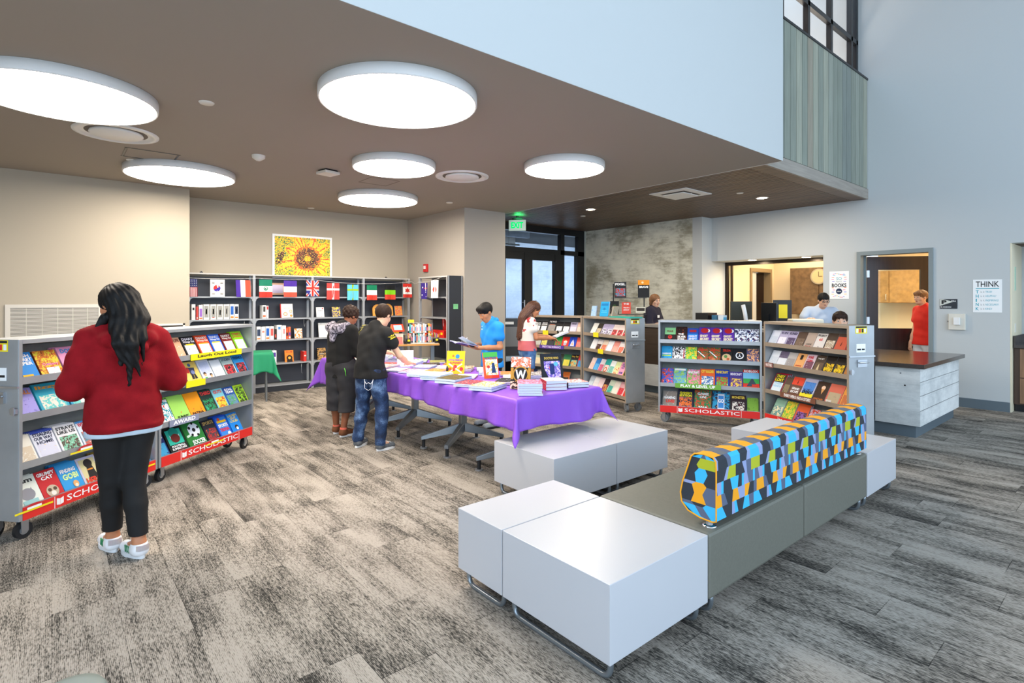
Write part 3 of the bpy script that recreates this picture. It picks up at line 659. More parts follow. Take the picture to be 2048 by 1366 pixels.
# office furniture seen through the pass-through and door
m_bcab = mat('brown_speckled_laminate', '6B5338', .5, noise=(12, .3)); m_tcab = mat('tan_speckled_laminate', 'B48E58', .5, noise=(12, .2))
t = thing('office_wall_cabinet', 'brown speckled wall cabinet behind the pass-through window', 'cabinet', (12.03, 3.36, 1.50))
MB().box((.0, .63, -.30), (.37, 1.78, .67), m_bcab).build('body', t)
for i in range(2): MB().box((-.02, .64+.57*i, -.29), (-.001, 1.19+.57*i, .66), m_bcab).build('door', t)
t = thing('workroom_wall_cabinet', 'tan wall cabinets seen through the glass of the dark door', 'cabinet', (13.2, 3.5, 1.5))
MB().box((.0, -.54, -.06), (.38, .40, .60), m_tcab).build('body', t)
for i, (a, b) in enumerate(((-.53, -.37), (-.36, .15), (.17, .39))):
    d = MB().box((-.02, a, -.05), (-.001, b, .59), m_tcab).build('door', t); MB().tube([(-.02, a+.04, 0), (-.045, a+.04, 0), (-.045, a+.04, .12), (-.02, a+.04, .12)], .006, m_enamel, 6).build('handle', d)
t = thing('wall_clock', 'round clock on the brown office cabinet cut by the opening edge', 'clock', (12.0, 4.55, 1.98), R(-90))
MB().cyl((0, 0, 0), (0, -.03, 0), .16, mat('clock_rim', 'A39A86', .4), 40).build('case', t); MB().cyl((0, -.031, 0), (0, -.033, 0), .135, mat('clock_face', 'C9B48A', .6), 40).box((-.004, -.037, 0), (.004, -.034, .1), m_ink).box((0, -.037, -.004), (.07, -.034, .004), m_ink).build('face', t)
# low grey cabinet in front of the entrance glass
t = thing('grey_book_return', 'low dark grey cabinet with two small white labels in front of the entrance glass', 'cabinet', (6.95, 8.05, 0), R(-30))
MB().box((-.42, 0, .42), (.55, .5, 1.14), mat('graphite_laminate', '3A3D42', .4)).build('body', t, bevel=.004)
MB().box((-.42, -.012, .60), (.55, -.0005, .98), mat('mid_grey_panel', '7B7F84', .45)).build('front_panel', t)
MB().box((-.32, -.014, 1.03), (-.12, -.001, 1.08), m_paper).box((.0, -.014, 1.03), (.2, -.001, 1.08), m_paper).build('label_strip', t)
for x in (-.36, .49): MB().box((x-.02, .03, 0), (x+.02, .47, .42), m_black).build('leg', t)
t = thing('wooden_crate', 'small plywood crate on the floor under the grey cabinet', 'crate', (6.95, 7.75, 0), R(-30))
m_ply = mat('raw_plywood', 'B98A50', .6, noise=(8, .15)); w = MB()
for z in (0.02, .14, .26): w.box((-.18, 0, z), (.18, .012, z+.09), m_ply).box((-.18, .20, z), (.18, .212, z+.09), m_ply).box((-.18, .012, z), (-.168, .2, z+.09), m_ply).box((.168, .012, z), (.18, .2, z+.09), m_ply)
w.build('slats', t); MB().box((-.168, .012, 0), (.168, .2, .02), m_ply).build('base', t)
# ------------------------------------------------------------------ books
m_page = mat('book_pages', 'CDD6E2', .85)
_ART = {}
def art(*cs, sc=40., seed=0):
    """printed illustration: flat blobs of the given colours"""
    k = ('art', cs, sc, seed)
    if k in _ART: return _ART[k]
    n = NT('printed_art_%s_%d' % ('_'.join(cs[:3]), seed)); tc = n.n('TexCoord'); mp = n.n('Mapping'); mp.inputs['Location'].default_value = (seed*.37, seed*.11, seed*.73)
    n.l(tc.outputs['Object'], mp.inputs[0])
    a = n.n('TexNoise', i_Scale=sc, i_Detail=4.0, i_Roughness=.6, i_Distortion=.8); n.l(mp.outputs[0], a.inputs['Vector'])
    N = len(cs); st = [(0 if i == 0 else .36+.30*(i-1)/(max(1, N-2)), hexc(c)) for i, c in enumerate(cs)]
    n.l(n.ramp(a.outputs[0], st, True), n.b.inputs['Base Color']); n.b.inputs['Roughness'].default_value = .55; n.b.inputs['Specular IOR Level'].default_value = .3; _ART[k] = n.m; return n.m
def M_(c):
    if isinstance(c, tuple): return art(*c, seed=(sum(ord(ch) for ch in ''.join(c)) % 17))
    return mat('cover_'+c, c, .55, spec=.3)
def circle(w, m, cx, cz, r, y, n=20, sx=1.):
    w.add([(cx+r*sx*math.cos(2*PI*k/n), y, cz+r*math.sin(2*PI*k/n)) for k in range(n)], [tuple(range(n))], m)
_BK = {}
def book_mesh(bg, title, tc, ar, W_, H_, t, ops, pos, hard):
    k = repr((bg, title, tc, ar, W_, H_, t, ops, pos, hard))
    if k in _BK: return _BK[k]
    e = .003 if hard else .0; b = .0022 if hard else .0009
    w = MB(); cm = M_(bg); sp = M_(bg[0] if isinstance(bg, tuple) else bg)
    w.box((-W_/2, 0, 0), (W_/2, b, H_), cm).box((-W_/2, t-b, 0), (W_/2, t, H_), sp).box((-W_/2-.0008, 0, 0), (-W_/2+b, t, H_), sp)
    y = -.0007
    if ar:
        z0, z1 = {'top': (.08, .60), 'bot': (.36, .92), 'mid': (.08, .92), 'full': (0, 1)}[pos]
        mx = 0 if pos == 'full' else .09
        w.quad([(-W_/2+W_*mx, y, H_*z0), (W_/2-W_*mx, y, H_*z0), (W_/2-W_*mx, y, H_*z1), (-W_/2+W_*mx, y, H_*z1)], M_(ar))
    y = -.0014
    if title:
        lines = title.split('/'); n = len(lines); z1 = {'top': .93, 'bot': .30, 'mid': .64, 'full': .9}[pos]; lh = .115 if n > 1 else .15
        for i, s in enumerate(lines):
            ww = W_*min(.86, .16*len(s)+.1)
            w.text(s, M_(tc), T(-ww/2, y, H_*(z1-lh*(i+1)-.02*i)), ww, H_*lh, .035)
    for o in ops:
        y -= .0005
        if o[0] == 'c': circle(w, M_(o[1]), (o[2]-.5)*W_, o[3]*H_, o[4]*W_, y, sx=o[5] if len(o) > 5 else 1.)
        elif o[0] == 'r': w.quad([((o[2]-.5)*W_, y, o[3]*H_), ((o[2]+o[4]-.5)*W_, y, o[3]*H_), ((o[2]+o[4]-.5)*W_, y, (o[3]+o[5])*H_), ((o[2]-.5)*W_, y, (o[3]+o[5])*H_)], M_(o[1]))
        elif o[0] == 't': w.text(o[1], M_(o[2]), T((o[3]-.5)*W_, y, o[4]*H_), o[5]*W_, o[6]*H_, .04)
        elif o[0] == 'p': w.quad([((x-.5)*W_, y, z*H_) for x, z in o[2]], M_(o[1]))
    o = w.build('book_cover'); me = o.data; bpy.data.objects.remove(o)
    p = MB().box((-W_/2+b, b, e), (W_/2-.002-e, t-b, H_-e), m_page).build('book_pages'); pm = p.data; bpy.data.objects.remove(p)
    _BK[k] = (me, pm); return _BK[k]
NB = [0]
def book(label, bg, title='', tc='FFFFFF', ar=None, W_=.13, H_=.19, t=.014, ops=(), pos='top', M=None, cat='book', group=None, hard=False, name='book'):
    me, pm = book_mesh(bg, title, tc, ar, W_, H_, t, list(ops), pos, hard)
    o = bpy.data.objects.new(name, me); COL.objects.link(o); o.matrix_world = M if M is not None else Matrix()
    p = bpy.data.objects.new('pages', pm); COL.objects.link(p); p.parent = o
    tag(o, label, cat, group); NB[0] += 1
    return o
# ------------------------------------------------------------------ rolling book carts
m_red = mat('banner_red', 'DD2A24', .45); m_lblue = mat('banner_white', 'F4F4F4', .5)
m_alu2 = mat('worn_aluminium_case', 'A9ADB0', .45, .55, noise=(2.2, .16)); m_inner = mat('scuffed_aluminium_inside', '9A9E9B', .5, .4, noise=(5, .2))
m_dkcase = mat('dark_shelf_underside', '5A5D5E', .5, .6)
m_rub = mat('black_rubber', '16171A', .6); m_yel = mat('yellow_sticker', 'F2DC1A', .5)
LIPS = (1.02, .79, .49, .215); CH = 1.255; CB = .13; CD = .31
m_banner_txt = m_lblue
m_greywheel = mat('grey_rubber_wheel', '6F7478', .5)
def caster(par, x, y, a, wm=None):
    wm = wm or m_rub
    c = empty('caster'); c.parent = par; c.location = (x, y, 0); c.rotation_euler = (0, 0, a)
    MB().cyl((-.014, 0, .052), (.014, 0, .052), .051, wm, 28).cyl((-.0155, 0, .052), (.0155, 0, .052), .026, m_alu, 20).build('wheel', c)
    MB().box((-.024, -.02, .045), (-.018, .022, .12), m_alu).box((.018, -.02, .045), (.024, .022, .12), m_alu).box((-.03, -.03, .118), (.03, .03, CB-.001), m_alu).build('fork', c)
m_tan_case = mat('warm_grey_case', 'A4937F', .45, .3, noise=(3, .12))  # warm tint on front edges, lips, top and base of some carts
def cart(label, P0, P1, banner=True, left_end=False, right_end=False, tint=None):
    dx, dy = P1[0]-P0[0], P1[1]-P0[1]; L = math.hypot(dx, dy); a = math.atan2(dy, dx)
    t = thing('book_cart', label, 'book cart', (P0[0], P0[1], 0), a, group='rolling metal book fair carts')
    e = .022; body = tint or m_alu2
    w = MB(); w.box((0, 0, CB), (e, .006, CH), body).box((L-e, 0, CB), (L, .006, CH), body).box((0, .006, CB), (e, CD, CH), m_alu2).box((L-e, .006, CB), (L, CD, CH), m_alu2).box((e, CD-.012, CB), (L-e, CD, CH), m_inner).box((e, 0, CH-.028), (L-e, CD-.012, CH), body).box((e, 0, CB), (L-e, CD-.012, CB+.02), body)
    w.build('case', t, bevel=.002)
    for i, z in enumerate(LIPS):
        w = MB(); zt = LIPS[i-1]-.035 if i else CH-.03
        w.box((e, .004, z-.045), (L-e, .01, z), body).box((e, .01, z-.045), (L-e, .095, z-.04), m_inner)
        h = min(.30, zt-z+.02); 
        q = [(e, .095, z-.04), (L-e, .095, z-.04), (L-e, .095+h*.56, z-.04+h), (e, .095+h*.56, z-.04+h)]
        q2 = [(x, y+.006, zz) for x, y, zz in q]
        w.add(q+q2, [(0, 1, 2, 3), (7, 6, 5, 4), (0, 4, 5, 1), (3, 2, 6, 7), (0, 3, 7, 4), (1, 5, 6, 2)], m_inner)
        w.build('shelf', t)
    if banner:
        b = MB().box((e, -.002, CB), (L-e, .0035, LIPS[3]-.005), m_red).build('banner', t); b['label'] = 'red banner strip with white publisher lettering'
        w = MB().box((e+.2, -.0028, CB+.002), (e+.204, -.0021, LIPS[3]-.007), m_lblue).box((L-e-.20, -.0028, CB+.002), (L-e-.196, -.0021, LIPS[3]-.007), m_lblue)
        w.text('SCHOLASTIC', m_lblue, T(e+.285, -.0028, CB+.022), L-2*e-.50, .042, .01)
        x = e+.215
        w.add([(x, -.0028, CB+.022), (x+.024, -.0028, CB+.016), (x+.048, -.0028, CB+.022), (x+.048, -.0028, CB+.064), (x+.024, -.0028, CB+.056), (x, -.0028, CB+.064)], [(0, 1, 4, 5), (1, 2, 3, 4)], m_lblue)
        w.box((x+.0235, -.0032, CB+.02), (x+.0245, -.0029, CB+.055), m_red); w.build('lettering', b)
    for x in (.07, L-.07):
        for y in (.06, CD-.06): caster(t, x, y, rnd.uniform(-.6, .6)+PI/2, m_greywheel if P0[0] > 3 else None)
    for s, on in ((0, left_end), (L, right_end)):
        if not on: continue
        sg = -1 if s == 0 else 1; X = s+sg*.0005; F = lambda d: s+sg*d
        bx = lambda w, d0, d1, y0, y1, z0, z1, m: w.box((min(F(d0), F(d1)), y0, z0), (max(F(d0), F(d1)), y1, z1), m)
        w = MB(); bx(w, .0005, .012, .10, .21, .86, .93, m_alu); w.tube([(F(.01), .105, .905), (F(.035), .105, .905), (F(.035), .205, .905), (F(.01), .205, .905)], .007, mat('chrome', 'D8DADC', .08, 1.), 8, .01); w.build('handle', t)
        w = MB(); bx(w, .0005, .018, .005, .05, .80, .83, m_alu); bx(w, .018, .026, .01, .03, .79, .84, m_alu); w.build('latch', t)
        w = MB(); bx(w, .0003, .0015, .08, .22, CH-.075, CH-.004, m_yel); bx(w, .0016, .0021, .085, .215, CH-.022, CH-.007, m_ink)
        for k in range(4): bx(w, .0016, .0021, .09+k*.032, .112+k*.032, CH-.066, CH-.03, (m_paper, m_red, m_ink, m_paper)[k])
        st = w.build('warning_sticker', t); st['label'] = 'yellow and black caution sticker'
        w = MB(); bx(w, .0003, .003, .09, .20, 1.0, 1.08, m_paper); bx(w, .0031, .0035, .10, .145, 1.02, 1.035, m_ink); bx(w, .0031, .0035, .155, .19, 1.02, 1.035, m_ink); w.build('paper_label', t)
        w = MB(); bx(w, .0003, .012, 0.0, CD, .955, .967, m_alu); w.build('reinforcing_strip', t)
    return t, Matrix.Translation((P0[0], P0[1], 0)) @ Matrix.Rotation(a, 4, 'Z'), L
LEAN = R(29)
def clip_label(head, desc, tail):
    h, d, t = head.split(), desc.split(), tail.split(); n = 16-len(h)-len(t)
    if len(d) > n: d = [x for x in d if x not in ('a', 'the', 'and', 'with')] if len([x for x in d if x not in ('a', 'the', 'and', 'with')]) <= n else d[:n]
    return ' '.join(h+d+t)
def shelf_books(cm, L, i, items, where, x0=.03, x1=None, gap=.004):
    """items: (desc, keywords, copies behind); where: (shelf phrase, cart phrase)"""
    z = LIPS[i]-.0385; x = x0; x1 = x1 or L-.03
    tot = sum(k.get('W_', .13) for _, k, _ in items); f = min(1, (x1-x0-.0045*(len(items)-1))/tot)
    g = (x1-x0-tot*f)/max(1, len(items)-1); g = min(g, .014); seen = {}
    for desc, k, n in items: seen[desc] = seen.get(desc, 0)+1
    cnt = {}; co, si = math.cos(LEAN), math.sin(LEAN)
    for desc, k, n in items:
        k = dict(k); k['W_'] = w = round(k.get('W_', .13)*f, 3); t = k.get('t', .014); head = ''
        if i == 1: k['H_'] = min(k.get('H_', .19), .212)
        if seen[desc] > 1:
            cnt[desc] = cnt.get(desc, 0)+1; head = 'leftmost' if cnt[desc] == 1 else ('right hand' if cnt[desc] == seen[desc] else 'middle')
        ry = rnd.uniform(-.006, .006)
        while n and (n)*(t+.0028+.0005*len(k.get('ops', ())))+t > .067: n -= 1
        for c in range(n+1):
            d = c*(t+.0028+.0005*len(k.get('ops', ())))
            m = cm @ Matrix.Translation((x+w/2, .017, z)) @ Matrix.Rotation(-LEAN, 4, 'X') @ Matrix.Rotation(ry, 4, 'Y') @ Matrix.Translation((-.0012*c, d, (d+t)*math.tan(LEAN)+.0015+abs(ry)*w/2))
            hd = head if c == 0 else (('rearmost' if c == n and n > 1 else ('first', 'second', 'third')[c-1])+' copy behind '+(head and head+' '))
            l = clip_label(hd, desc, ('on the ' if c == 0 else '')+where[0]+(' of the ' if c == 0 else ', ')+where[1])
            book(l, M=m, group='books on the %s of the %s' % where, name='hardcover_book' if k.get('hard') else ('game_book' if where[1] == nE else 'paperback'), **k)
        x += w+g
def B(desc, bg, title='', tc='FFFFFF', ar=None, n=0, **k): return (desc, dict(bg=bg, title=title, tc=tc, ar=ar, **k), n)
def shelf_sign(par, x0, x1, i, txt, bg, tc, label, tilt=.0):
    z = LIPS[i]
    w = MB().box((x0, -.006, z-.052), (x1, -.002, z+.004), mat('sign_'+bg, bg, .5))
    if txt: w.text(txt, col(tc), T(x0+(x1-x0)*.12, -.0066, z-.04), (x1-x0)*.76, .034, .04)
    o = w.build('shelf_sign', par); o['label'] = label; return o
A0 = (-.152, 4.54); AJ = (.66, 5.256); B0 = (.672, 5.268); B1 = (1.583, 5.996)
ca, ma, La = cart('leftmost rolling book cart, partly hidden behind the girl in the red hoodie', A0, AJ, left_end=True)
cb, mb_, Lb = cart('rolling book cart right of the girl in the red hoodie, holding the soccer books', B0, B1)
D1 = (5.826, 4.60); DJ = (6.12, 5.64); C0 = (5.86, 6.68); CJ = (6.125, 5.665)
def ln(p, q, L): d = math.hypot(q[0]-p[0], q[1]-p[1]); return (p[0]+(q[0]-p[0])*L/d, p[1]+(q[1]-p[1])*L/d)
cc, mc, Lc = cart('rolling book cart the girl in the floral top is looking at', C0, CJ, banner=False, tint=m_tan_case)
cd, md, Ld = cart('rolling book cart with yellow price tags and a bare metal end panel', DJ, D1, banner=False, right_end=True, tint=m_tan_case)
E0 = (5.71, 4.01); EJ = (6.245, 2.98); F0 = (6.25, 2.965); F1 = (5.79, 1.935)
ce, me_, Le = cart('rolling book cart full of video game books, facing the camera', E0, EJ)
cf, mf, Lf = cart('rolling book cart behind the patterned sofa back, with a silver end panel', F0, F1, right_end=True, tint=m_tan_case)
def wh(row, W_): return (('top shelf', 'second shelf', 'third shelf', 'bottom shelf')[row], W_)
nA, nB, nC, nD, nE, nF = 'leftmost cart', 'soccer book cart', 'floral girl cart', 'price tag cart', 'games cart', 'sofa side cart'
big = dict(W_=.165, H_=.23)
shelf_books(ma, La, 0, [
    B('blue paperback with PAPER in white', '2E8FE0', 'WISH/SECRET/PAPER', 'FFFFFF', None, ops=(('r', 'F4C21C', .2, .05, .5, .16),), W_=.13, H_=.2),
    B('rainbow comic with a pink title', ('7A3A1C', 'D8762A', 'E8D23A', '5A2E86'), '', 'FFFFFF', None, ops=(('t', 'Cranberry', 'F48AB0', .2, .42, .7, .13), ('r', ('F4C8D8', 'FFFFFF', 'E88AB0'), .3, .05, .55, .32)), W_=.15, H_=.2),
    B('pink diary with blue bubble title', 'E79AC0', 'DORK', '2F8AC8', None, 3, ops=(('p', 'EFE27A', [(.28, .12), (.78, .1), (.82, .5), (.24, .48)]), ('c', ('EFE27A', '9A9A3A', 'EFE27A'), .53, .3, .17)), W_=.155, H_=.21, t=.016),
    B('orange diary with blue bubble title', 'E8962A', 'DORK', '2F8AC8', ('F6C84A', 'E0702A', 'F8E08A'), 1, W_=.15, H_=.21, t=.016),
    B('green diary half hidden by the red hoodie', '7BBF4A', 'DORK', 'D83A8A', ('F4E84A', 'FFFFFF', '6AA83A'), W_=.14, H_=.2),
    B('violet paperback hidden by the red hoodie', '7A5AB8', 'STAR', 'F4E84A', ('C8A0E0', '4A2A86', 'F4E84A'), W_=.13)],
    wh(0, nA))
shelf_books(ma, La, 1, [
    B('violet paperback at the left end', ('8A84D8', 'A8A0E8', '5A48B0'), 'SMALL', 'F49A3A', None, 1, W_=.13, H_=.2),
    B('teal hardcover titled LIZZY', '2FA8C4', 'lizzy', 'F4A83A', ('2FA8C4', '6FD0CC', 'F8E8D8', '4FC0C8'), W_=.19, H_=.235, ops=(('c', 'F8E8DC', .55, .28, .1, .8),), hard=True),
    B('teal hardcover with a red-haired figure', '2FA0C8', 'lizzy', 'F4A83A', ('2FA8C4', '7FD8CC', '4FC0C8'), W_=.17, H_=.235, ops=(('c', 'F08A4A', .5, .52, .07), ('p', 'F8F0E8', [(.4, .12), (.62, .12), (.56, .46), (.44, .46)])), hard=True),
    B('green and pink club novel', 'A6D68A', 'BABY-/CLUB', '2A5A3A', ('E8B0CC', 'A6D68A', '2A4A9A', 'F4A83A'), 3, W_=.16, H_=.225, t=.013),
    B('sky blue comic', '4AA8E8', '', 'FFFFFF', ('4AA8E8', 'F4F4F4', '2A6AB8'), W_=.15, H_=.2),
    B('lemon comic hidden by the red hoodie', 'E8D84A', 'COMIC', '2A6AB8', ('E8D84A', 'E85A3A', 'FFFFFF'), W_=.15)],
    wh(1, nA))
shelf_books(ma, La, 2, [
    B('cream paperback at the left end', 'ECE8DC', '', '333333', ('ECE8DC', 'D8C8B0', 'F4F4F0'), 1, W_=.12, H_=.2),
    B('pale novel titled STEALING OUR WAY HOME', 'E4E6F2', 'STEALING/OUR WAY/HOME', '1A2248', ('F4F0E8', 'D8D8E8', 'E8D080'), 4, W_=.145, H_=.205, t=.011, ops=(('r', '2A48B0', 0, .93, 1, .07),)),
    B('white novel titled STRAYS LIKE US', 'F0EEF0', 'STRAYS/LIKE US', '22262A', ('F0EEF0', '86C8A8', '5A4A40', 'F0DCC8'), 4, W_=.15, H_=.21, t=.011),
    B('pale blue novel titled WITNESS', 'DCE8F4', 'WITNESS', 'D8384A', ('F0F2F4', 'C86A5A', '5A8A9A', 'F0E0B8'), W_=.14, H_=.205, ops=(('r', '3F8ED0', 0, .93, 1, .07),)),
    B('white sketched paperback beside the red hoodie', 'F0F2F4', 'WINDY', 'C0C8D0', ('F2F2F4', 'F2F2F4', 'C8CCD4'), W_=.14),
    B('pale green novel hidden by the black trousers', 'CFE4D4', 'FIELD', '3A5A4A', ('CFE4D4', '8AB89A', 'F4F4F4'), W_=.14),
    B('peach novel right of the black trousers', 'F0C8A8', 'SUMMER', 'B03A3A', ('F0C8A8', 'E89A6A', 'F4F4F4'), W_=.13)],
    wh(2, nA))
shelf_books(ma, La, 3, [
    B('cream book with a grey cat drawing', 'E6EAE0', 'I am', '3A3A3A', None, 1, W_=.16, H_=.21, ops=(('c', '8E8E96', .5, .42, .26, 1.1), ('p', '8E8E96', [(.28, .5), (.38, .5), (.3, .62)]), ('p', '8E8E96', [(.6, .5), (.72, .5), (.7, .62)]), ('r', '9AC8C8', .2, .1, .6, .14))),
    B('red book with a cross-faced cat', 'C8242C', 'GRUMPY/CAT', 'FFFFFF', None, W_=.14, H_=.21, ops=(('c', 'C8B49A', .5, .28, .3), ('c', '5A4434', .38, .33, .09), ('c', '5A4434', .64, .33, .09), ('c', 'F0E8DC', .5, .2, .12))),
    B('blue book titled FINDING GOBI', '2F9ADC', '', 'FFFFFF', None, 3, W_=.15, H_=.215, t=.012, ops=(('t', 'FINDING', 'F4F4F4', .12, .68, .74, .13), ('t', 'GOBI', 'D4F0A0', .14, .44, .74, .2), ('c', 'E0A868', .62, .25, .17, .8), ('c', 'F0E0C8', .62, .2, .08))),
    B('book titled HERO with a black dog', 'C8C4DC', '', 'FFFFFF', ('B8C478', 'D8CC9A', '6AA04A'), W_=.15, H_=.215, pos='mid', ops=(('c', '1A1618', .52, .76, .22), ('p', '1A1618', [(.3, .2), (.8, .2), (.66, .72), (.4, .72)]), ('r', 'D88A2A', .36, .52, .3, .05), ('t', 'HERO', 'E03A24', .12, .06, .78, .22))),
    B('gold book with a yellow puppy', 'B8963A', '', 'FFFFFF', None, 2, W_=.15, H_=.215, t=.016, hard=True, ops=(('c', 'F0E0C8', .52, .62, .26), ('c', '1A1618', .44, .66, .03), ('c', '1A1618', .62, .66, .03), ('c', '1A1618', .53, .56, .05), ('p', 'C88A3A', [(.2, .16), (.84, .12), (.86, .3), (.22, .34)]))),
    B('white animal book hidden by the black trousers', 'ECECEC', 'PETS', '3A6AB8', ('ECECEC', 'B88A5A', 'F4F4F4'), W_=.13),
    B('red and blue football book right of the black trousers', '5A9AC8', 'RIVER/DERBY', 'F4F4F4', ('C8382A', '8A2A1A', '5A9AC8'), W_=.15, H_=.2)],
    wh(3, nA))
o = shelf_sign(ca, .56, .98, 1, 'GRAPHIC NOVELS', '3A9ADC', 'FFFFFF', 'blue shelf sign lettered GRAPHIC')
def arch(par, x, i):
    w = MB(); z = LIPS[i]-.03
    for k in range(10):
        a, b = PI*k/10, PI*(k+1)/10
        w.quad([(x-math.cos(a)*.07, -.005, z+math.sin(a)*.035), (x-math.cos(b)*.07, -.005, z+math.sin(b)*.035), (x-math.cos(b)*.05, -.005, z+math.sin(b)*.022), (x-math.cos(a)*.05, -.005, z+math.sin(a)*.022)], col('C8282A'))
    w.box((x-.12, -.0058, z-.008), (x+.12, -.0045, z+.004), m_yel); w.box((x-.045, -.0058, z+.004), (x+.045, -.0045, z+.018), m_paper)
    o = w.build('shelf_sign', par); o['label'] = 'small red and yellow arched shelf sign'
arch(ca, .45, 2); arch(ca, .09, 3); arch(ca, .93, 3)
shelf_books(mb_, Lb, 0, [
    B('peach diary half hidden by the red sleeve', 'E8B08A', 'WILDLIFE', '8A4A3A', ('F4E8E0', 'E8B08A', 'F4F4F4'), W_=.165, H_=.21),
    B('black diary with white picture panel', '17171B', 'DIARY/Wimpy Kid', 'EDE8F0', ('F0F0F0', 'F0F0F0', '6A6A6A'), W_=.15, H_=.21, ops=(('r', 'F2D21C', .2, .58, .6, .06),)),
    B('orange diary with white picture panel', 'E5481F', 'DIARY/Wimpy Kid', 'F4E4DC', ('F4F4F4', 'F4F4F4', '3A3A3A'), 1, W_=.15, H_=.21, ops=(('r', 'F8A81C', .15, .58, .7, .06),)),
    B('blue diary with white picture panel', '2465D6', 'DIARY/Wimpy Kid', 'F0F4FF', ('F4F4F4', 'F4F4F4', '3A3A3A'), W_=.14, H_=.21, ops=(('r', 'F2D21C', .15, .58, .7, .06),)),
    B('maroon diary with white picture panel', '7E1D1B', 'DIARY/Wimpy Kid', 'F0E4DC', ('F4F4F4', 'F4F4F4', '6A6A6A'), W_=.14, H_=.21),
    B('lime green spiral journal', '9ADF1E', 'WIMPY/JOURNAL', 'E0703A', ('F4F4F4', 'F4F4F4', '3A3A3A'), 1, W_=.15, H_=.22, ops=tuple(('c', '2A3A1A', .05, .08+.1*i, .03) for i in range(9)))],
    wh(0, nB), x0=.16)
shelf_sign(cb, .33, .98, 0, 'Laugh Out Loud', 'F4DE14', '2A2A1A', 'yellow shelf sign lettered Laugh Out Loud')
shelf_books(mb_, Lb, 1, [
    B('orange comic hidden by the red sleeve', 'E8703A', 'POW', 'FFFFFF', ('E8703A', 'F4C24A', 'FFFFFF'), W_=.14),
    B('green comic with a yellow face', '7BC88A', '', 'FFFFFF', ('7BC88A', 'F0E04A', '7BC88A'), 2, W_=.15, H_=.2, t=.016, ops=(('c', 'E8DC3A', .5, .4, .3),)),
    B('yellow comic with a blue knight and red shield', 'F2CF6B', '', 'FFFFFF', None, W_=.165, H_=.225, ops=(('c', '4A6A9A', .5, .84, .1), ('p', '3A3F5A', [(.36, .4), (.66, .4), (.76, .7), (.34, .74)]), ('c', 'B8302A', .24, .62, .17, .8), ('c', '7A86B8', .55, .5, .12), ('p', '1A1C28', [(.36, .2), (.5, .2), (.52, .4), (.38, .4)]), ('p', '1A1C28', [(.56, .2), (.72, .2), (.66, .4), (.56, .4)]))),
    B('white comic with a maze and two children', 'E6EAF4', '', 'FFFFFF', ('E6EAF4', 'C8D0EC', '2A3060'), W_=.14, H_=.215, pos='bot', ops=(('c', '3A2A1E', .28, .34, .13), ('c', 'F0B080', .28, .28, .1), ('c', '3A2A1E', .76, .26, .11), ('c', 'F0B080', .76, .2, .09), ('p', '4AB04A', [(.1, .02), (.4, .02), (.36, .18), (.16, .18)]))),
    B('white paperback with a faint pencil drawing', 'EDF1F6', '', 'A0A8B0', ('EDF1F6', 'EDF1F6', 'C0C8D2'), W_=.13, H_=.195),
    B('grey school story with red spines', 'B8CCC8', 'STUDENT', '3A4A5A', ('E8E8E8', 'C8303A', '22242C', 'F0D8C0'), 3, W_=.15, H_=.215, t=.014, ops=(('r', '8FB0AC', 0, .9, 1, .1),)),
    B('blue school story with a crowd of children', '2E98DC', 'FRIENDS', '1A3A6A', ('F0E8E0', '22242C', 'C8303A', 'A8D0F0'), W_=.15, H_=.215)],
    wh(1, nB))
o = shelf_sign(cb, .28, .50, 1, '', 'F4DE14', '2A2A1A', 'small yellow shelf tag')
shelf_books(mb_, Lb, 2, [
    B('red and white sports comic beside the hoodie hem', ('C8382A', 'F0F0F0', '2A9AA8', '1A1A20'), '', 'FFFFFF', None, W_=.17, H_=.22),
    B('plain green novel titled SUNNY', 'A4DC62', '', 'FFFFFF', None, 2, W_=.17, H_=.23, t=.02, hard=True, ops=(('t', 'SUNNY', '1A2A14', .16, .07, .72, .12), ('c', 'D88A3A', .5, .32, .035), ('c', 'D88A3A', .48, .28, .02))),
    B('plain orange novel titled PATINA', 'F79A12', '', 'FFFFFF', None, W_=.17, H_=.23, t=.02, hard=True, ops=(('t', 'PATINA', '2A1608', .12, .07, .76, .12), ('c', 'C8542A', .3, .32, .03), ('p', 'C8542A', [(.74, .22), (.8, .22), (.78, .38)]))),
    B('dark teal football novel', '14332E', 'THIRD', 'D8383A', ('3FC49A', '1F8A5A', '22201E', 'C8382A'), 2, W_=.15, H_=.23, t=.012, pos='top'),
    B('football novel titled GUTS in red', '7AC0D0', 'GUTS', 'D8382A', ('5AA84A', 'E8C83A', 'C8382A', '8AC84A'), W_=.14, H_=.215),
    B('dark blue soccer team novel', '1E4FA0', 'GOAL/TEAM', 'F4F4F4', ('3A7AC8', '6A8AA8', '4A9A5A', 'E8E8F0'), W_=.14, H_=.21),
    B('lime novel with black silhouettes', 'B4D62A', '', 'F4F4F4', ('B4D62A', '1A1A18', '8ABF2A', 'D86A2A'), W_=.13, H_=.21, pos='mid')],
    wh(2, nB))
shelf_sign(cb, .10, .42, 2, 'AWARD', '8A90A8', 'F4F4F4', 'grey shelf sign with a white strip')
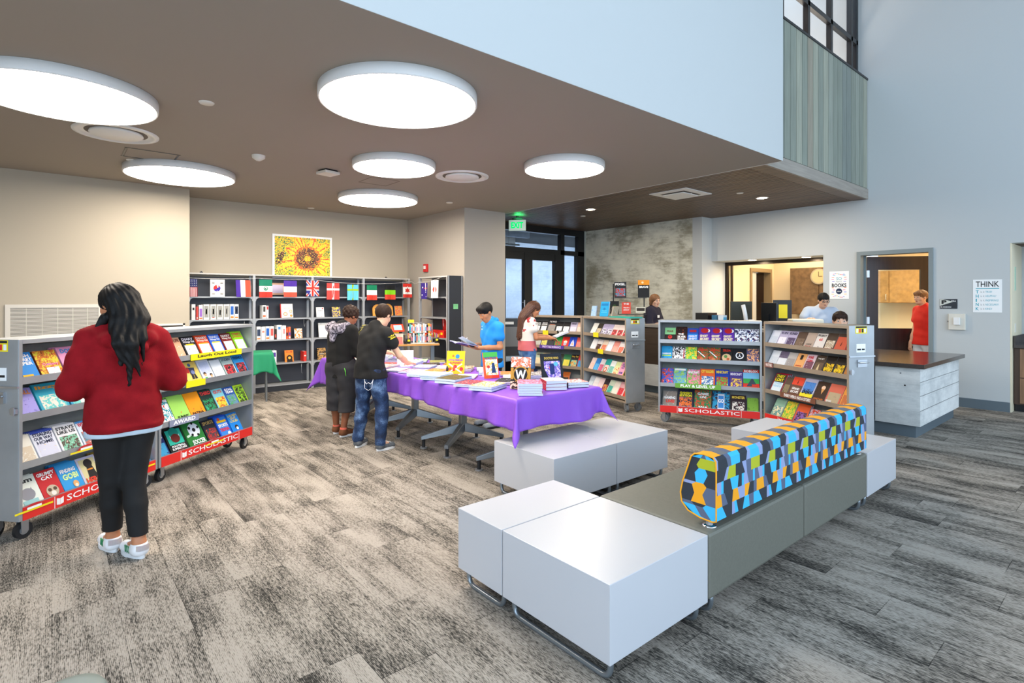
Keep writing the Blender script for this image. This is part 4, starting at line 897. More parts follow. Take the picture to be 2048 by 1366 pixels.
shelf_books(mb_, Lb, 3, [
    B('navy sports book at the left end', '162A6A', 'STARS', 'F4F4F4', ('162A6A', '3A9AC8', '162A6A'), W_=.12, H_=.22),
    B('black FOOTBALL SUPERSTARS book', '0E1413', '', 'FFFFFF', ('1B8E7E', '2AB8A0', '156A60'), W_=.19, H_=.24, pos='bot', ops=(('c', 'F0F0F0', .5, .68, .26), ('c', '1B8E7E', .5, .78, .26), ('c', '6A1E1A', .5, .58, .21, 1.15), ('t', 'FOOTBALL', 'F0F0F0', .14, .25, .74, .08), ('t', 'SUPERSTARS', 'F0F0F0', .1, .15, .8, .08), ('t', '2018', 'E03A2A', .34, .04, .34, .09))),
    B('green SOCCER book with a big ball', ('2E8C3E', '257A34', '3A9A48'), '', 'FFFFFF', None, 2, W_=.205, H_=.26, t=.016, hard=True, ops=(('p', 'C8E0D0', [(.06, .4), (.3, .44), (.3, .52), (.06, .48)]), ('c', 'E8EEF8', .54, .62, .32), ('c', '12141A', .54, .62, .09), ('c', '12141A', .33, .72, .07), ('c', '12141A', .56, .86, .06), ('c', '12141A', .78, .68, .06), ('c', '12141A', .66, .42, .06), ('c', '12141A', .36, .46, .06), ('t', 'SOCCER', 'EFF6EF', .2, .1, .72, .17))),
    B('charcoal racing book', '22262E', 'SPORTS', 'B89A5A', ('22262E', '3A3E48', 'B8302A', 'E8A83A'), W_=.15, H_=.22),
    B('blue SPORTS TRIVIA book', '1F54CC', '', 'FFFFFF', ('1F54CC', '3A8AE0', '1F54CC'), 3, W_=.15, H_=.225, t=.014, pos='mid', ops=(('r', 'F2C21C', .1, .68, .8, .1), ('t', 'SPORTS', 'F4F4F4', .1, .48, .8, .14), ('t', 'TRIVIA', 'E0282A', .1, .28, .8, .15), ('c', 'F0F0F0', .75, .14, .14), ('c', 'D8542A', .3, .84, .11))),
    B('bright blue joke book with a dog', '1C86E0', 'LAUGH/OUT/LOUD', 'F0D84A', None, W_=.14, H_=.22, ops=(('c', '3A2A1E', .5, .3, .17), ('c', 'F4F4F4', .52, .24, .11), ('t', 'JOKES', 'E85A9A', .2, .06, .6, .07)))],
    wh(3, nB))
arch(cb, .62, 3)
P = .128
pb = lambda d, bg, ti='', tc='FFFFFF', ar=None, n=0, **k: B(d, bg, ti, tc, ar, n, W_=k.pop('W_', P), H_=k.pop('H_', .19), **k)
shelf_books(mc, Lc, 0, [pb('black paperback hidden by the long hair', '1A1A1C', 'DARK', 'F0F0F0', ('1A1A1C', '4A4A4A', 'B8B8B8')),
    pb('black and white mystery', '131315', 'FROM/BEYOND', 'F0F0F0', ('EDEFF2', 'EDEFF2', '4A6A9A'), n=1), pb('black mystery with a tan photo', '18161A', 'FROM/CRIME', 'E8E8E8', ('D8C0A0', 'F4F0E8', 'B08A6A'), n=1),
    pb('large charcoal hardcover', '25262A', 'THE WARS', 'F0F0F0', ('7A746E', '96908A', 'C8B8A0'), W_=.165, H_=.22, n=2, t=.02, hard=True, ops=(('r', 'D8643A', .2, .62, .6, .03),)),
    pb('black paperback with a white hat', '17171C', '', 'FFFFFF', ('17171C', 'F4F4F4', '4A3A2A')), pb('black paperback with a white hat', '17171C', '', 'FFFFFF', ('17171C', 'F4F4F4', '4A3A2A')),
    pb('lilac grey paperback titled DEAD', 'B4ACC4', 'DEAD', '3A3448', ('C8C0D4', 'D8D4E0', 'B4ACC4'), n=1), pb('peach paperback at the right end', 'D8B4A0', '', 'FFFFFF', ('D8B4A0', 'E8D0C0', 'B88A7A'), W_=.09)], wh(0, nC))
shelf_books(mc, Lc, 1, [pb('white paperback behind the hands', 'E8E4E0', 'DIARY', '9A9A9A', ('E8E4E0', 'D8D0C8', 'F4F4F4')), pb('grey paperback behind the hands', 'C8C8C0', 'SPARK', '4A4A8A', ('C8C8C0', 'B0B0A8', 'F4F4F4')),
    pb('violet paperback beside the hands', '3A2A5A', '', 'FFFFFF', ('3A2A5A', 'D8D060', '1A1A2A')), pb('black paperback with a white spine', '17191C', '', 'FFFFFF', ('17191C', '2A2E34', '17191C'), n=3, t=.012),
    pb('green fairy tale with a red figure', '1F8A3A', '', 'FFFFFF', ('1F8A3A', '1F8A3A', 'B8282A', '8A1E22'), n=2), pb('red fairy tale with a gold crest', 'DC2A22', '', 'FFFFFF', None, ops=(('c', 'F0C080', .5, .5, .3, .8), ('c', 'B8B8CC', .5, .36, .22), ('r', 'F4F4F4', .26, .5, .5, .1))),
    pb('royal blue fairy tale with a castle', '1E48C4', '', 'FFFFFF', None, n=2, ops=(('p', 'E8E4F0', [(.2, .2), (.8, .2), (.7, .5), (.5, .82), (.3, .5)]), ('c', 'F0C080', .5, .38, .12), ('p', '8A9AE0', [(.44, .5), (.56, .5), (.5, .92)]))),
    pb('coral paperback at the right end', 'E2544E', '', 'FFFFFF', ('E2544E', 'F08A7A', 'E2544E'), W_=.1)], wh(1, nC))
shelf_sign(cc, .30, .74, 1, 'FAIRY TALE ROMANCE', '5A3A9A', 'D8C8F0', 'purple shelf sign')
gC = lambda d, bg, ar, ti='', tc='FFFFFF', n=0, W_=.145: B(d, bg, ti, tc, ar, n, W_=W_, H_=.22)
shelf_books(mc, Lc, 2, [gC('sea green fantasy hidden by the jeans', '6AA8A0', ('6AA8A0', 'B8D0A8', 'E8D8A8')), gC('sand and aqua fantasy', 'A8B8A0', ('8AB8B0', 'D8C8A0', 'B8A888'), 'MAP', '5A4A3A'), gC('gold and teal fantasy with a dark bird', 'D8C898', ('E8DCB0', '8AC8C0', 'D8B878', '1A1A1A')),
    gC('rust and orange adventure', '8A3A22', ('C86A3A', 'E8A87A', '6A2A1A'), n=1), gC('olive adventure behind the dark standing book', '3A3E30', ('3A3E30', '6A6A4A', '8A7A4A')), gC('green and yellow adventure', '2E7A4A', ('2E9A5A', 'E8D84A', '1A3A2A')),
    gC('black fairy book with bright figures', '17121C', ('17121C', 'E8A83A', '2AB8B0', '8A3AB0'), 'Fairy Tail', 'F0C84A', 1), gC('red and blue comic at the right end', 'C82A24', ('C82A24', '2A8AC8', '1A1A20'), W_=.09)], wh(2, nC))
shelf_books(mc, Lc, 3, [gC('dark blue book behind the table cloth', '24346A', ('24346A', '6A8AC8', '24346A')), gC('pale book behind the table cloth', 'C8C4BC', ('C8C4BC', 'E8E4DC', '8A8A8A')), gC('wine red book behind the table cloth', '7A2434', ('7A2434', 'B86A7A', '7A2434')),
    gC('sand book behind the table cloth', 'C8B48A', ('C8B48A', 'E8D8B8', '8A6A4A')), gC('black and orange striped comic', 'D8702A', ('D8702A', '1A1A1A', 'F0C060'), W_=.12)], wh(3, nC))
MB().box((.36, -.006, LIPS[0]-.07), (.46, -.002, LIPS[0]+.002), m_yel).build('price_tag', cc)['label'] = 'yellow price tag'
o = MB().box((.62, -.006, LIPS[0]-.05), (.76, -.002, LIPS[0]+.004), col('2A2A22')).text('YAF', m_lblue, T(.65, -.0066, LIPS[0]-.034), .08, .03, .04).box((.62, -.0066, LIPS[0]-.05), (.76, -.0062, LIPS[0]-.042), col('9ABF3A')).build('shelf_sign', cc); o['label'] = 'small black and green shelf sign'
pw_ = ('F0ECF2', 'EDEAF0', 'C8384A', '6A5A8A')
shelf_books(md, Ld, 0, [pb('white paperback with a black sketch', 'EDEDE6', '', 'FFFFFF', ('EDEDE6', 'EDEDE6', '3A3A34'), n=1), pb('black and sand paperback', '3A332C', '', 'FFFFFF', ('3A332C', 'C8B89A', '1A1814'), n=1),
    pb('lilac manga with three figures', 'B8AED0', '', 'FFFFFF', ('C8C0E0', 'ECE8F4', '2E2A4A', '7A70A8'), n=1), pb('lilac manga with three figures', 'B8AED0', '', 'FFFFFF', ('C8C0E0', 'ECE8F4', '2E2A4A', '7A70A8')),
    pb('red and white romance', 'E8D8D0', '', 'FFFFFF', ('F4ECE6', 'C8303A', '5A3A34', 'E8C04A')), pb('red and white romance', 'E8D8D0', '', 'FFFFFF', ('F4ECE6', 'C8303A', '5A3A34', 'E8C04A')), pb('red and white romance', 'E8D8D0', '', 'FFFFFF', ('F4ECE6', 'C8303A', '5A3A34', 'E8C04A'), W_=.11)], wh(0, nD), x0=.15)
shelf_books(md, Ld, 1, [pb('white book with a maroon bunting', 'EEEDEF', '', 'FFFFFF', ('F0EEF0', 'F0EEF0', '7A2A34'), n=2), pb('white book with dark hair drawing', 'ECE6E2', '', 'FFFFFF', ('F0EEF0', '4A2A24', 'F0EEF0')), pb('cream and orange novel', 'EAD8C4', '', 'FFFFFF', ('F4ECE0', 'D87A5A', '6A4A5A')),
    pb('white novel with red hearts', 'EEF0F2', '', 'FFFFFF', ('F0F2F4', 'F0F2F4', 'E05A5A')), pb('salmon pink novel', 'EE9A8C', '', 'FFFFFF', ('EE9A8C', 'F2A89A', 'EE9A8C'), n=2), pb('white novel with coral flowers', 'F0E8E4', '', 'FFFFFF', ('F4ECE8', 'E8705A', '9AB8A0'), n=1), pb('black edged novel at the right end', '2A2422', '', 'FFFFFF', ('E8DCD0', '2A2422', 'C86A5A'), W_=.09)], wh(1, nD), x0=.14)
shelf_books(md, Ld, 2, [pb('blush novel at the left end', 'E8D0C8', '', 'FFFFFF', ('EEDCD4', 'E8C0B0', 'F4F0EC'), H_=.21), pb('bright blue novel with a figure', '2A7FD0', '', 'FFFFFF', ('3A90D8', '5AB0E8', '1A3A8A'), n=2, H_=.21), pb('white novel with pink print', 'F0E8EA', '', 'FFFFFF', ('F4F0F2', 'D86A8A', 'F4F0F2'), H_=.21),
    pb('teal novel with a red-haired girl', '2FAFA8', '', 'FFFFFF', ('9ADCD0', 'F0D8D0', 'D8543A'), n=2, W_=.14, H_=.22, ops=(('c', 'D8582A', .45, .28, .3), ('c', 'F4DCC8', .45, .28, .18))), pb('white novel with green and red dots', 'EEF2F0', '', 'FFFFFF', ('F2F4F2', '7AC0B0', 'D8485A'), H_=.21),
    pb('pale yellow floral novel', 'DDE6A8', '', 'FFFFFF', ('F0F0E0', 'DDE6A8', 'E86A5A', '3A3A3A'), H_=.21), pb('pink novel with blue lettering', 'F0A0BC', 'ALL/THE/WAY', '4A4A9A', None, H_=.215, ops=(('t', 'HOME', '4A4A9A', .2, .2, .6, .14),)), pb('yellow and black novel at the right end', 'E8D02A', '', 'FFFFFF', ('E8D02A', '2A2420', 'E8D02A'), W_=.1, H_=.2)], wh(2, nD), x0=.1)
shelf_books(md, Ld, 3, [pb('blue grey novel at the left end', 'B8C4D0', '', 'FFFFFF', ('B8C4D0', 'D0DCE4', 'B8C4D0'), H_=.21, n=1), pb('white novel with a pale face', 'F0EEEE', '', 'FFFFFF', ('F4F2F2', 'E8E0E0', 'D8C8C8'), H_=.21, n=1), pb('blush pink novel with a red bow', 'F4DADA', '', 'FFFFFF', ('F4E4E4', 'F4DADA', 'D83A4A'), H_=.21),
    pb('dark floral novel', '3A2E34', '', 'FFFFFF', ('3A2E34', 'C8505A', 'D8B03A', '4A6AA8'), H_=.21), pb('pale green and teal novel', 'DCE8D0', '', 'FFFFFF', ('DCE8D0', '4AB0A0', 'F0F0E0'), H_=.21, n=1), pb('cream novel with a brown figure', 'F0E8D8', '', 'FFFFFF', ('F4ECDC', 'F4ECDC', '5A4034'), H_=.21, n=1),
    pb('pink novel with red berries', 'F2B8BC', '', 'FFFFFF', ('F4D0D0', 'D83A44', 'F4D0D0'), H_=.22), pb('white and red novel at the right end', 'F0ECE8', '', 'FFFFFF', ('F4F0EC', 'D83A2A', '2A2A2A'), W_=.11, H_=.21)], wh(3, nD), x0=.06)
for x, i in ((.30, 0), (.42, 1)): MB().box((x, -.006, LIPS[i]-.055), (x+.13, -.002, LIPS[i]+.012), m_yel).build('price_tag', cd)['label'] = 'yellow price tag'
fr_ = dict(t=.015)
shelf_books(me_, Le, 0, [pb('green and black horror paperback', '12100F', '', 'FFFFFF', None, ops=(('r', '8AC88A', 0, .52, 1, .48), ('t', 'FEAR', '7A5A3A', .2, .68, .6, .14), ('c', 'B8201E', .5, .34, .2), ('c', '12100F', .43, .38, .05), ('c', '12100F', .58, .38, .05), ('r', 'C8281E', .25, .06, .5, .08)), n=1),
    pb('orange paperback titled THE SILVER EYES', 'A83E22', '', 'FFFFFF', ('C85A2E', '2A1612', 'C85A2E'), pos='full', H_=.205, n=1, ops=(('t', 'THE', 'F4ECE4', .2, .46, .5, .12), ('t', 'SILVER', 'F4ECE4', .14, .28, .76, .14), ('t', 'EYES', 'F4ECE4', .16, .1, .62, .14))),
    pb('blue and red paperback', '1F4CA8', '', 'FFFFFF', ('1F4CA8', '2A86D0', '141A3A'), ops=(('r', 'B8262A', .2, .72, .6, .16), ('t', 'NIGHT', 'D8D8F0', .12, .36, .76, .14), ('t', 'SHIFT', 'D8D8F0', .12, .18, .76, .14))),
    pb('purple and red monster paperback', '5B2E9A', '', 'FFFFFF', None, H_=.205, ops=(('c', 'F4F0F0', .8, .78, .17), ('c', 'B81E24', .5, .78, .26, 1.3), ('t', 'GHOST', 'F0E2B8', .08, .36, .7, .15), ('t', 'SECRET', 'F0E2B8', .08, .16, .8, .16)), n=1),
    pb('purple and red monster paperback', '5B2E9A', '', 'FFFFFF', None, H_=.205, ops=(('c', 'F4F0F0', .8, .78, .17), ('c', 'B81E24', .5, .78, .26, 1.3), ('t', 'GHOST', 'F0E2B8', .08, .36, .7, .15), ('t', 'SECRET', 'F0E2B8', .08, .16, .8, .16)), n=1),
    pb('purple and red monster paperback', '5B2E9A', '', 'FFFFFF', None, H_=.205, ops=(('c', 'F4F0F0', .8, .78, .17), ('c', 'B81E24', .5, .78, .26, 1.3), ('t', 'GHOST', 'F0E2B8', .08, .36, .7, .15), ('t', 'SECRET', 'F0E2B8', .08, .16, .8, .16)), n=1),
    pb('blue and white robot comic', '3A86D8', '', 'FFFFFF', ('4A94E0', 'F4F4FA', '1E2A5A', 'C86A3A'), pos='full'), pb('blue and white robot comic', '3A86D8', '', 'FFFFFF', ('4A94E0', 'F4F4FA', '1E2A5A', 'C86A3A'), pos='full')], wh(0, nE), x0=.07)
zel = dict(ops=(('t', 'ZELDA', 'D8301E', .16, .74, .7, .16), ('p', 'F0F0F4', [(.0, .72), (.08, .74), (.72, .36), (.66, .32)]), ('c', 'C87A4A', .4, .2, .16)))
shelf_books(me_, Le, 1, [pb('navy game guide with a lime stripe', '163A6A', '', 'FFFFFF', ('163A6A', '2A9AD0', '14204A'), pos='full', n=3, t=.016, ops=(('t', 'GAMEBOOK', 'F4F4F4', .08, .44, .84, .1), ('r', 'B8E02A', .08, .32, .84, .06))),
    pb('white martial arts comic', 'F2F2F4', '', 'FFFFFF', ('F2F2F4', 'F2F2F4', '1A1A1C', 'F2F2F4'), W_=.15, pos='full', ops=(('r', 'B82A2E', .84, .2, .08, .6),)),
    pb('white and green comic with yellow figures', 'F2F0EC', '', 'FFFFFF', ('F2F0EC', '4ABF4A', 'F0D03A', 'E86A2A'), pos='full'),
    pb('dark fantasy comic with a white sword', '141613', '', 'FFFFFF', ('141613', '3A6A3A', 'C84A2A', '141613'), pos='full', **zel), pb('dark fantasy comic with a white sword', '141613', '', 'FFFFFF', ('141613', '3A6A3A', 'C84A2A', '141613'), pos='full', **zel),
    pb('tan round-pictured fantasy comic with red title', '1A1A18', '', 'FFFFFF', None, ops=(('t', 'ZELDA', 'D8301E', .16, .76, .7, .15), ('c', 'D8B48A', .5, .34, .4, 1.), ('c', '5A8A4A', .42, .42, .15), ('c', 'B85A3A', .62, .26, .13))),
    pb('black square book with a white ring emblem', '14151C', '', 'FFFFFF', None, W_=.15, ops=(('c', 'F2F2F6', .5, .52, .3), ('c', '14151C', .5, .52, .22), ('p', 'F2F2F6', [(.36, .38), (.46, .5), (.5, .66), (.54, .5), (.64, .38), (.5, .46)]), ('r', 'F0A02A', .36, .72, .28, .03))),
    pb('lilac robot comic', 'B8B4D8', '', 'FFFFFF', ('D8D4EC', '4A4470', 'F0B07A', 'F4F4FA'), pos='full')], wh(1, nE), x0=.03)
shelf_books(me_, Le, 2, [B('navy racing comic', '17224E', '', 'FFFFFF', ('17224E', '2A62C8', 'D8482A', 'F4F4F4'), 1, W_=.14, H_=.22, pos='full'), B('green forest game guide', '4F8A6A', '', 'FFFFFF', ('3A6A4A', '5A9AC8', '8AC05A', 'EDE8DC'), 0, W_=.15, H_=.23, pos='full', ops=(('r', 'F0EEE6', .08, .86, .84, .1),)),
    B('sky blue block game book', '5FB2E8', 'MINECRAFT', 'F4F4F4', ('8AC8F0', 'E8789A', '6AB04A', 'F0D8C0'), 0, W_=.15, H_=.22, pos='full'), B('orange and blue city building book', 'E8622A', 'CITY BUILDER', 'F8E04A', ('5A9AD0', '3A6AA8', 'E8E8E0', '4AA8B8'), 0, W_=.165, H_=.235),
    B('royal blue block game guide', '1E3FA0', 'MINECRAFT', 'F4D23A', ('1E3FA0', 'B8382A', '4AB04A', 'F0D8A0'), 0, W_=.155, H_=.235), B('violet block game guide', '4A3A8A', 'MINECRAFT', 'F0E8F4', ('C89AD8', '5A3A7A', 'F0C84A', '2A1E4A'), 0, W_=.145, H_=.215),
    B('red and green road scene game book', 'D8362A', '', 'FFFFFF', None, 0, W_=.17, H_=.25, ops=(('r', 'D8362A', 0, .84, 1, .16), ('t', 'ROBLOX', 'F6F6F6', .06, .86, .88, .11), ('r', '7AC0E8', 0, .52, 1, .32), ('r', '3AA04A', 0, .30, 1, .24), ('p', '3A4250', [(.2, .14), (.9, .14), (.62, .54), (.52, .54)]), ('r', 'E0481E', 0, 0, 1, .15), ('r', 'C8382A', .55, .16, .34, .1)))], wh(2, nE), x0=.03)
shelf_sign(ce, .20, .72, 2, 'PLAY & LEVEL UP', '6AA83A', 'F4F4F4', 'green and white shelf sign')
shelf_books(me_, Le, 3, [B('pale game book titled GAMING LIVE', 'C8BCB0', '', 'FFFFFF', ('C8BCB0', '8A8078', 'E0D8D0'), 0, W_=.165, H_=.215, pos='full', ops=(('t', 'GAMING', 'F4F4F4', .1, .52, .8, .16), ('t', 'LIVE!', 'D8261E', .24, .3, .6, .18))), B('dark GAMERS EDITION record book', '1A1E3A', '', 'FFFFFF', ('2A4A9A', 'E8742A', '1A1E3A', 'D8C8A0'), 0, W_=.18, H_=.245, ops=(('t', "GAMER'S", 'F2E41A', .1, .76, .8, .12), ('t', 'EDITION', 'F2E41A', .1, .62, .8, .12))),
    B('green game annual titled GAME ON 2018', '2AB06A', '', 'FFFFFF', ('2AB06A', '1A7A4A', 'C84A2A', '4AD0B0'), 1, W_=.19, H_=.25, pos='full', ops=(('t', 'GAME', 'F4F4F4', .16, .74, .68, .13), ('t', 'ON!', 'F4F4F4', .3, .58, .4, .13), ('t', '2018', 'F4F4F4', .24, .06, .52, .12))),
    B('dark blue book with a phone titled GO', '171E4A', '', 'FFFFFF', ('171E4A', '2A9AC8', '171E4A', 'F2C83A'), 0, W_=.19, H_=.245, pos='full', ops=(('r', 'E8ECF4', .3, .06, .4, .82), ('r', '3A86D0', .34, .16, .32, .62), ('t', 'GO', 'F6F6F6', .34, .42, .32, .2))),
    B('dark red monster game book', '2A1620', 'MONSTER', 'E8C84A', ('8A1E2A', '2A1620', 'E8E0D8', 'F0C83A'), 0, W_=.165, H_=.215), B('dark green puzzle book', '26361C', '', 'FFFFFF', ('26361C', '7AA83A', '26361C'), 0, W_=.12, H_=.19, pos='full')], wh(3, nE), x0=.045)
sep = 'A89478'
shelf_books(mf, Lf, 0, [pb('pale blue grey novel at the left end', 'D8DCE8', '', 'FFFFFF', ('DCE0EA', 'C8D0DC', 'B8C0D0'), n=1), pb('lilac novel with a small title', 'BCB4D0', 'RUIN', '4A4468', ('D8D0E4', 'F0ECF4', '9A90B8'), n=1), pb('lilac novel with small figures', 'B8AECC', 'RUINED', '3A3454', ('E0D8E8', '5A4A6A', 'F0ECF4'), n=3), pb('brown novel with white sticks', '5A4638', '', 'FFFFFF', ('5A4638', '7A6452', 'E8DCD0'), n=1),
    pb('taupe novel titled CODE', 'B8A494', '', 'FFFFFF', None, ops=(('t', 'CODE', '5A4A40', .2, .24, .6, .1), ('t', 'TALK', 'C83A2A', .2, .1, .6, .1))), pb('white novel titled PROJECT', 'E4DCD4', 'PROJECT', '2A2420', None, ops=(('t', '65', 'D8342A', .32, .56, .36, .14), ('c', '4A3A30', .5, .2, .04))), pb('sepia war novel with a red band', '4A3A2E', '', 'FFFFFF', ('4A3A2E', 'B8A48A', 'E0D4C0', '6A5444'), H_=.2, ops=(('r', 'C8302A', 0, 0, 1, .16),), n=1), pb('orange red war novel', 'CC5A3C', '', 'FFFFFF', None, H_=.2, ops=(('r', '4A3A30', 0, .84, 1, .16), ('r', 'B8281E', 0, 0, 1, .14), ('p', '3A2018', [(.46, .34), (.54, .34), (.51, .6)])), n=1), pb('red novel sliver at the right end', 'A8321E', '', 'FFFFFF', None, W_=.05)], wh(0, nF), x0=.03)
shelf_books(mf, Lf, 1, [pb('white novel with grey flecks', 'DCE2E8', '', 'FFFFFF', ('E4E8EC', 'CCD4DC', 'E4E8EC'), n=1), pb('snowy novel with a dark top', 'E0E4EA', '', 'FFFFFF', None, n=1, ops=(('r', ('3A3448', '6A6078', '2A2434'), 0, .58, 1, .42),)), pb('grey snow scene novel', 'B8B4B0', '', 'FFFFFF', ('D0CCC8', 'A09A98', 'E8E4E0'), ops=()), pb('orange novel with a black window', 'E8A868', '', 'FFFFFF', None, ops=(('r', '1A120E', .36, .62, .28, .28), ('t', 'RANDOM', 'C8482A', .2, .2, .6, .08))), 
    pb('red and white novel titled WAR', 'D8C0C8', '', 'FFFFFF', ('E8D8DC', '7A4A5A', 'F0E8EC'), n=2, ops=(('t', 'WAR', 'C8243A', .14, .74, .6, .18), ('t', 'TORN', 'C8243A', .14, .56, .6, .14))), pb('brown spy novel', '4A3A2C', '', 'FFFFFF', ('4A3A2C', '6A5440', 'D8C8A8'), n=2, ops=(('t', 'THE SPY', 'F0ECE4', .16, .78, .68, .08), ('p', 'D8C090', [(.36, .1), (.64, .1), (.52, .52), (.48, .52)]))),
    pb('black and yellow novel titled BLOOD', '1A120A', '', 'FFFFFF', ('1A120A', 'F0C01A', '3A2A10', 'E89A1A'), H_=.2, ops=(('t', 'ON', 'F2D21A', .3, .4, .34, .12), ('t', 'BLOOD', 'F2D21A', .08, .2, .7, .14))), pb('black and yellow novel titled BLOOD', '1A120A', '', 'FFFFFF', ('1A120A', 'F0C01A', '3A2A10', 'E89A1A'), H_=.2, ops=(('t', 'ON', 'F2D21A', .3, .4, .34, .12), ('t', 'BLOOD', 'F2D21A', .08, .2, .7, .14))), pb('burnt brown novel at the right end', '6A3A1E', '', 'FFFFFF', ('6A3A1E', 'B87A3A', '3A1E10'), W_=.07)], wh(1, nF), x0=.03)
shelf_books(mf, Lf, 2, [B('yellow lettered novel titled THEY LOST', 'C8203A', '', 'FFFFFF', None, 2, W_=.165, H_=.235, t=.018, ops=(('r', '3A3A2A', .04, .03, .92, .94), ('r', 'DCE8F0', .08, .05, .84, .5), ('t', 'THEY', 'F2E01A', .1, .78, .74, .15), ('t', 'LOST', 'F2E01A', .1, .6, .74, .15), ('t', 'THEIR', 'A8D0E8', .14, .44, .7, .1), ('t', 'HEADS', 'A8D0E8', .14, .3, .7, .1))),
    B('brown war book in camouflage', '5A4636', '', 'FFFFFF', ('5A4636', '8A7A5A', '3A2E22'), 0, W_=.09, H_=.21), B('red brown book titled GRAND ESCAPE', '6A4634', '', 'FFFFFF', None, 0, W_=.15, H_=.23, ops=(('r', 'E0462A', 0, .6, 1, .4), ('t', 'GRAND', 'F4F0EC', .16, .36, .7, .12), ('t', 'ESCAPE', 'F4F0EC', .16, .2, .7, .12), ('p', '2A1A14', [(.46, .68), (.54, .68), (.5, .9)]))),
    B('blue and yellow book titled D-DAY', 'B8B4CC', '', 'FFFFFF', ('2A5AB0', '4A86D0', '1A2A5A', 'D8E0F0'), 3, W_=.165, H_=.235, t=.014, ops=(('r', 'EDDC2A', 0, 0, 1, .3), ('t', 'D-DAY', '1A1A1A', .12, .26, .76, .17), ('r', ('2A5AB0', '4A86D0', '1A2A5A'), .08, .5, .84, .34))),
    B('dark brown book with an ice cream cone', '3A2418', '', 'FFFFFF', None, 1, W_=.15, H_=.225, ops=(('c', 'F0C8A8', .58, .72, .16), ('p', 'D89A5A', [(.46, .66), (.72, .66), (.58, .4)]), ('t', 'HEARTLAND', 'C8743A', .12, .1, .76, .1))),
    B('salmon and brown history book', 'D86A52', '', 'FFFFFF', ('8A7A62', 'B8A482', 'D86A52'), 0, W_=.17, H_=.225, ops=(('t', 'THE WAR', 'F4F0EC', .06, .12, .4, .1),)), B('orange edged book at the right end', 'E89A3A', '', 'FFFFFF', ('E89A3A', 'C8703A', 'F0E0C8'), 0, W_=.11, H_=.22)], wh(2, nF), x0=.06)
shelf_sign(cf, .26, .74, 2, 'EVERY HERO HAS A STORY', '7A4A34', 'F2EEEA', 'brown shelf sign lettered EVERY HERO HAS A STORY')
shelf_sign(cf, .024, .15, 1, 'WAR STORIES', '8A5A50', 'F4E4DC', 'small brown shelf tag')
shelf_books(mf, Lf, 3, [B('pale green comic on the left', '8AB09A', '', 'FFFFFF', ('A8CCC0', '5A8A8A', 'E8E0B8', 'D8603A'), 1, W_=.15, H_=.23), B('orange and yellow comic', 'E8602A', '', 'FFFFFF', ('E8602A', 'F0D03A', '7AB83A', '2A1A3A'), 0, W_=.15, H_=.225, pos='full'), B('orange and violet comic', 'E05A2A', '', 'FFFFFF', ('E87A3A', '8A5AA8', '3A1E2A', 'D8B0D0'), 1, W_=.16, H_=.225),
    B('navy sports comic', '2A2440', '', 'FFFFFF', ('2A2440', 'C8B8C8', 'D8482A', '2A4A8A'), 0, W_=.12, H_=.2, pos='full'), B('tan history book low behind the sofa back', 'B8A490', '', 'FFFFFF', ('B8A490', '8A7464', 'E0D4C8'), 0, W_=.15, H_=.21), B('grey history book low behind the sofa back', '7A7C80', 'TANKS', 'F4F4F4', ('7A7C80', '9A9CA0', '4A4C50'), 0, W_=.14, H_=.21)], wh(3, nF), x0=.07)
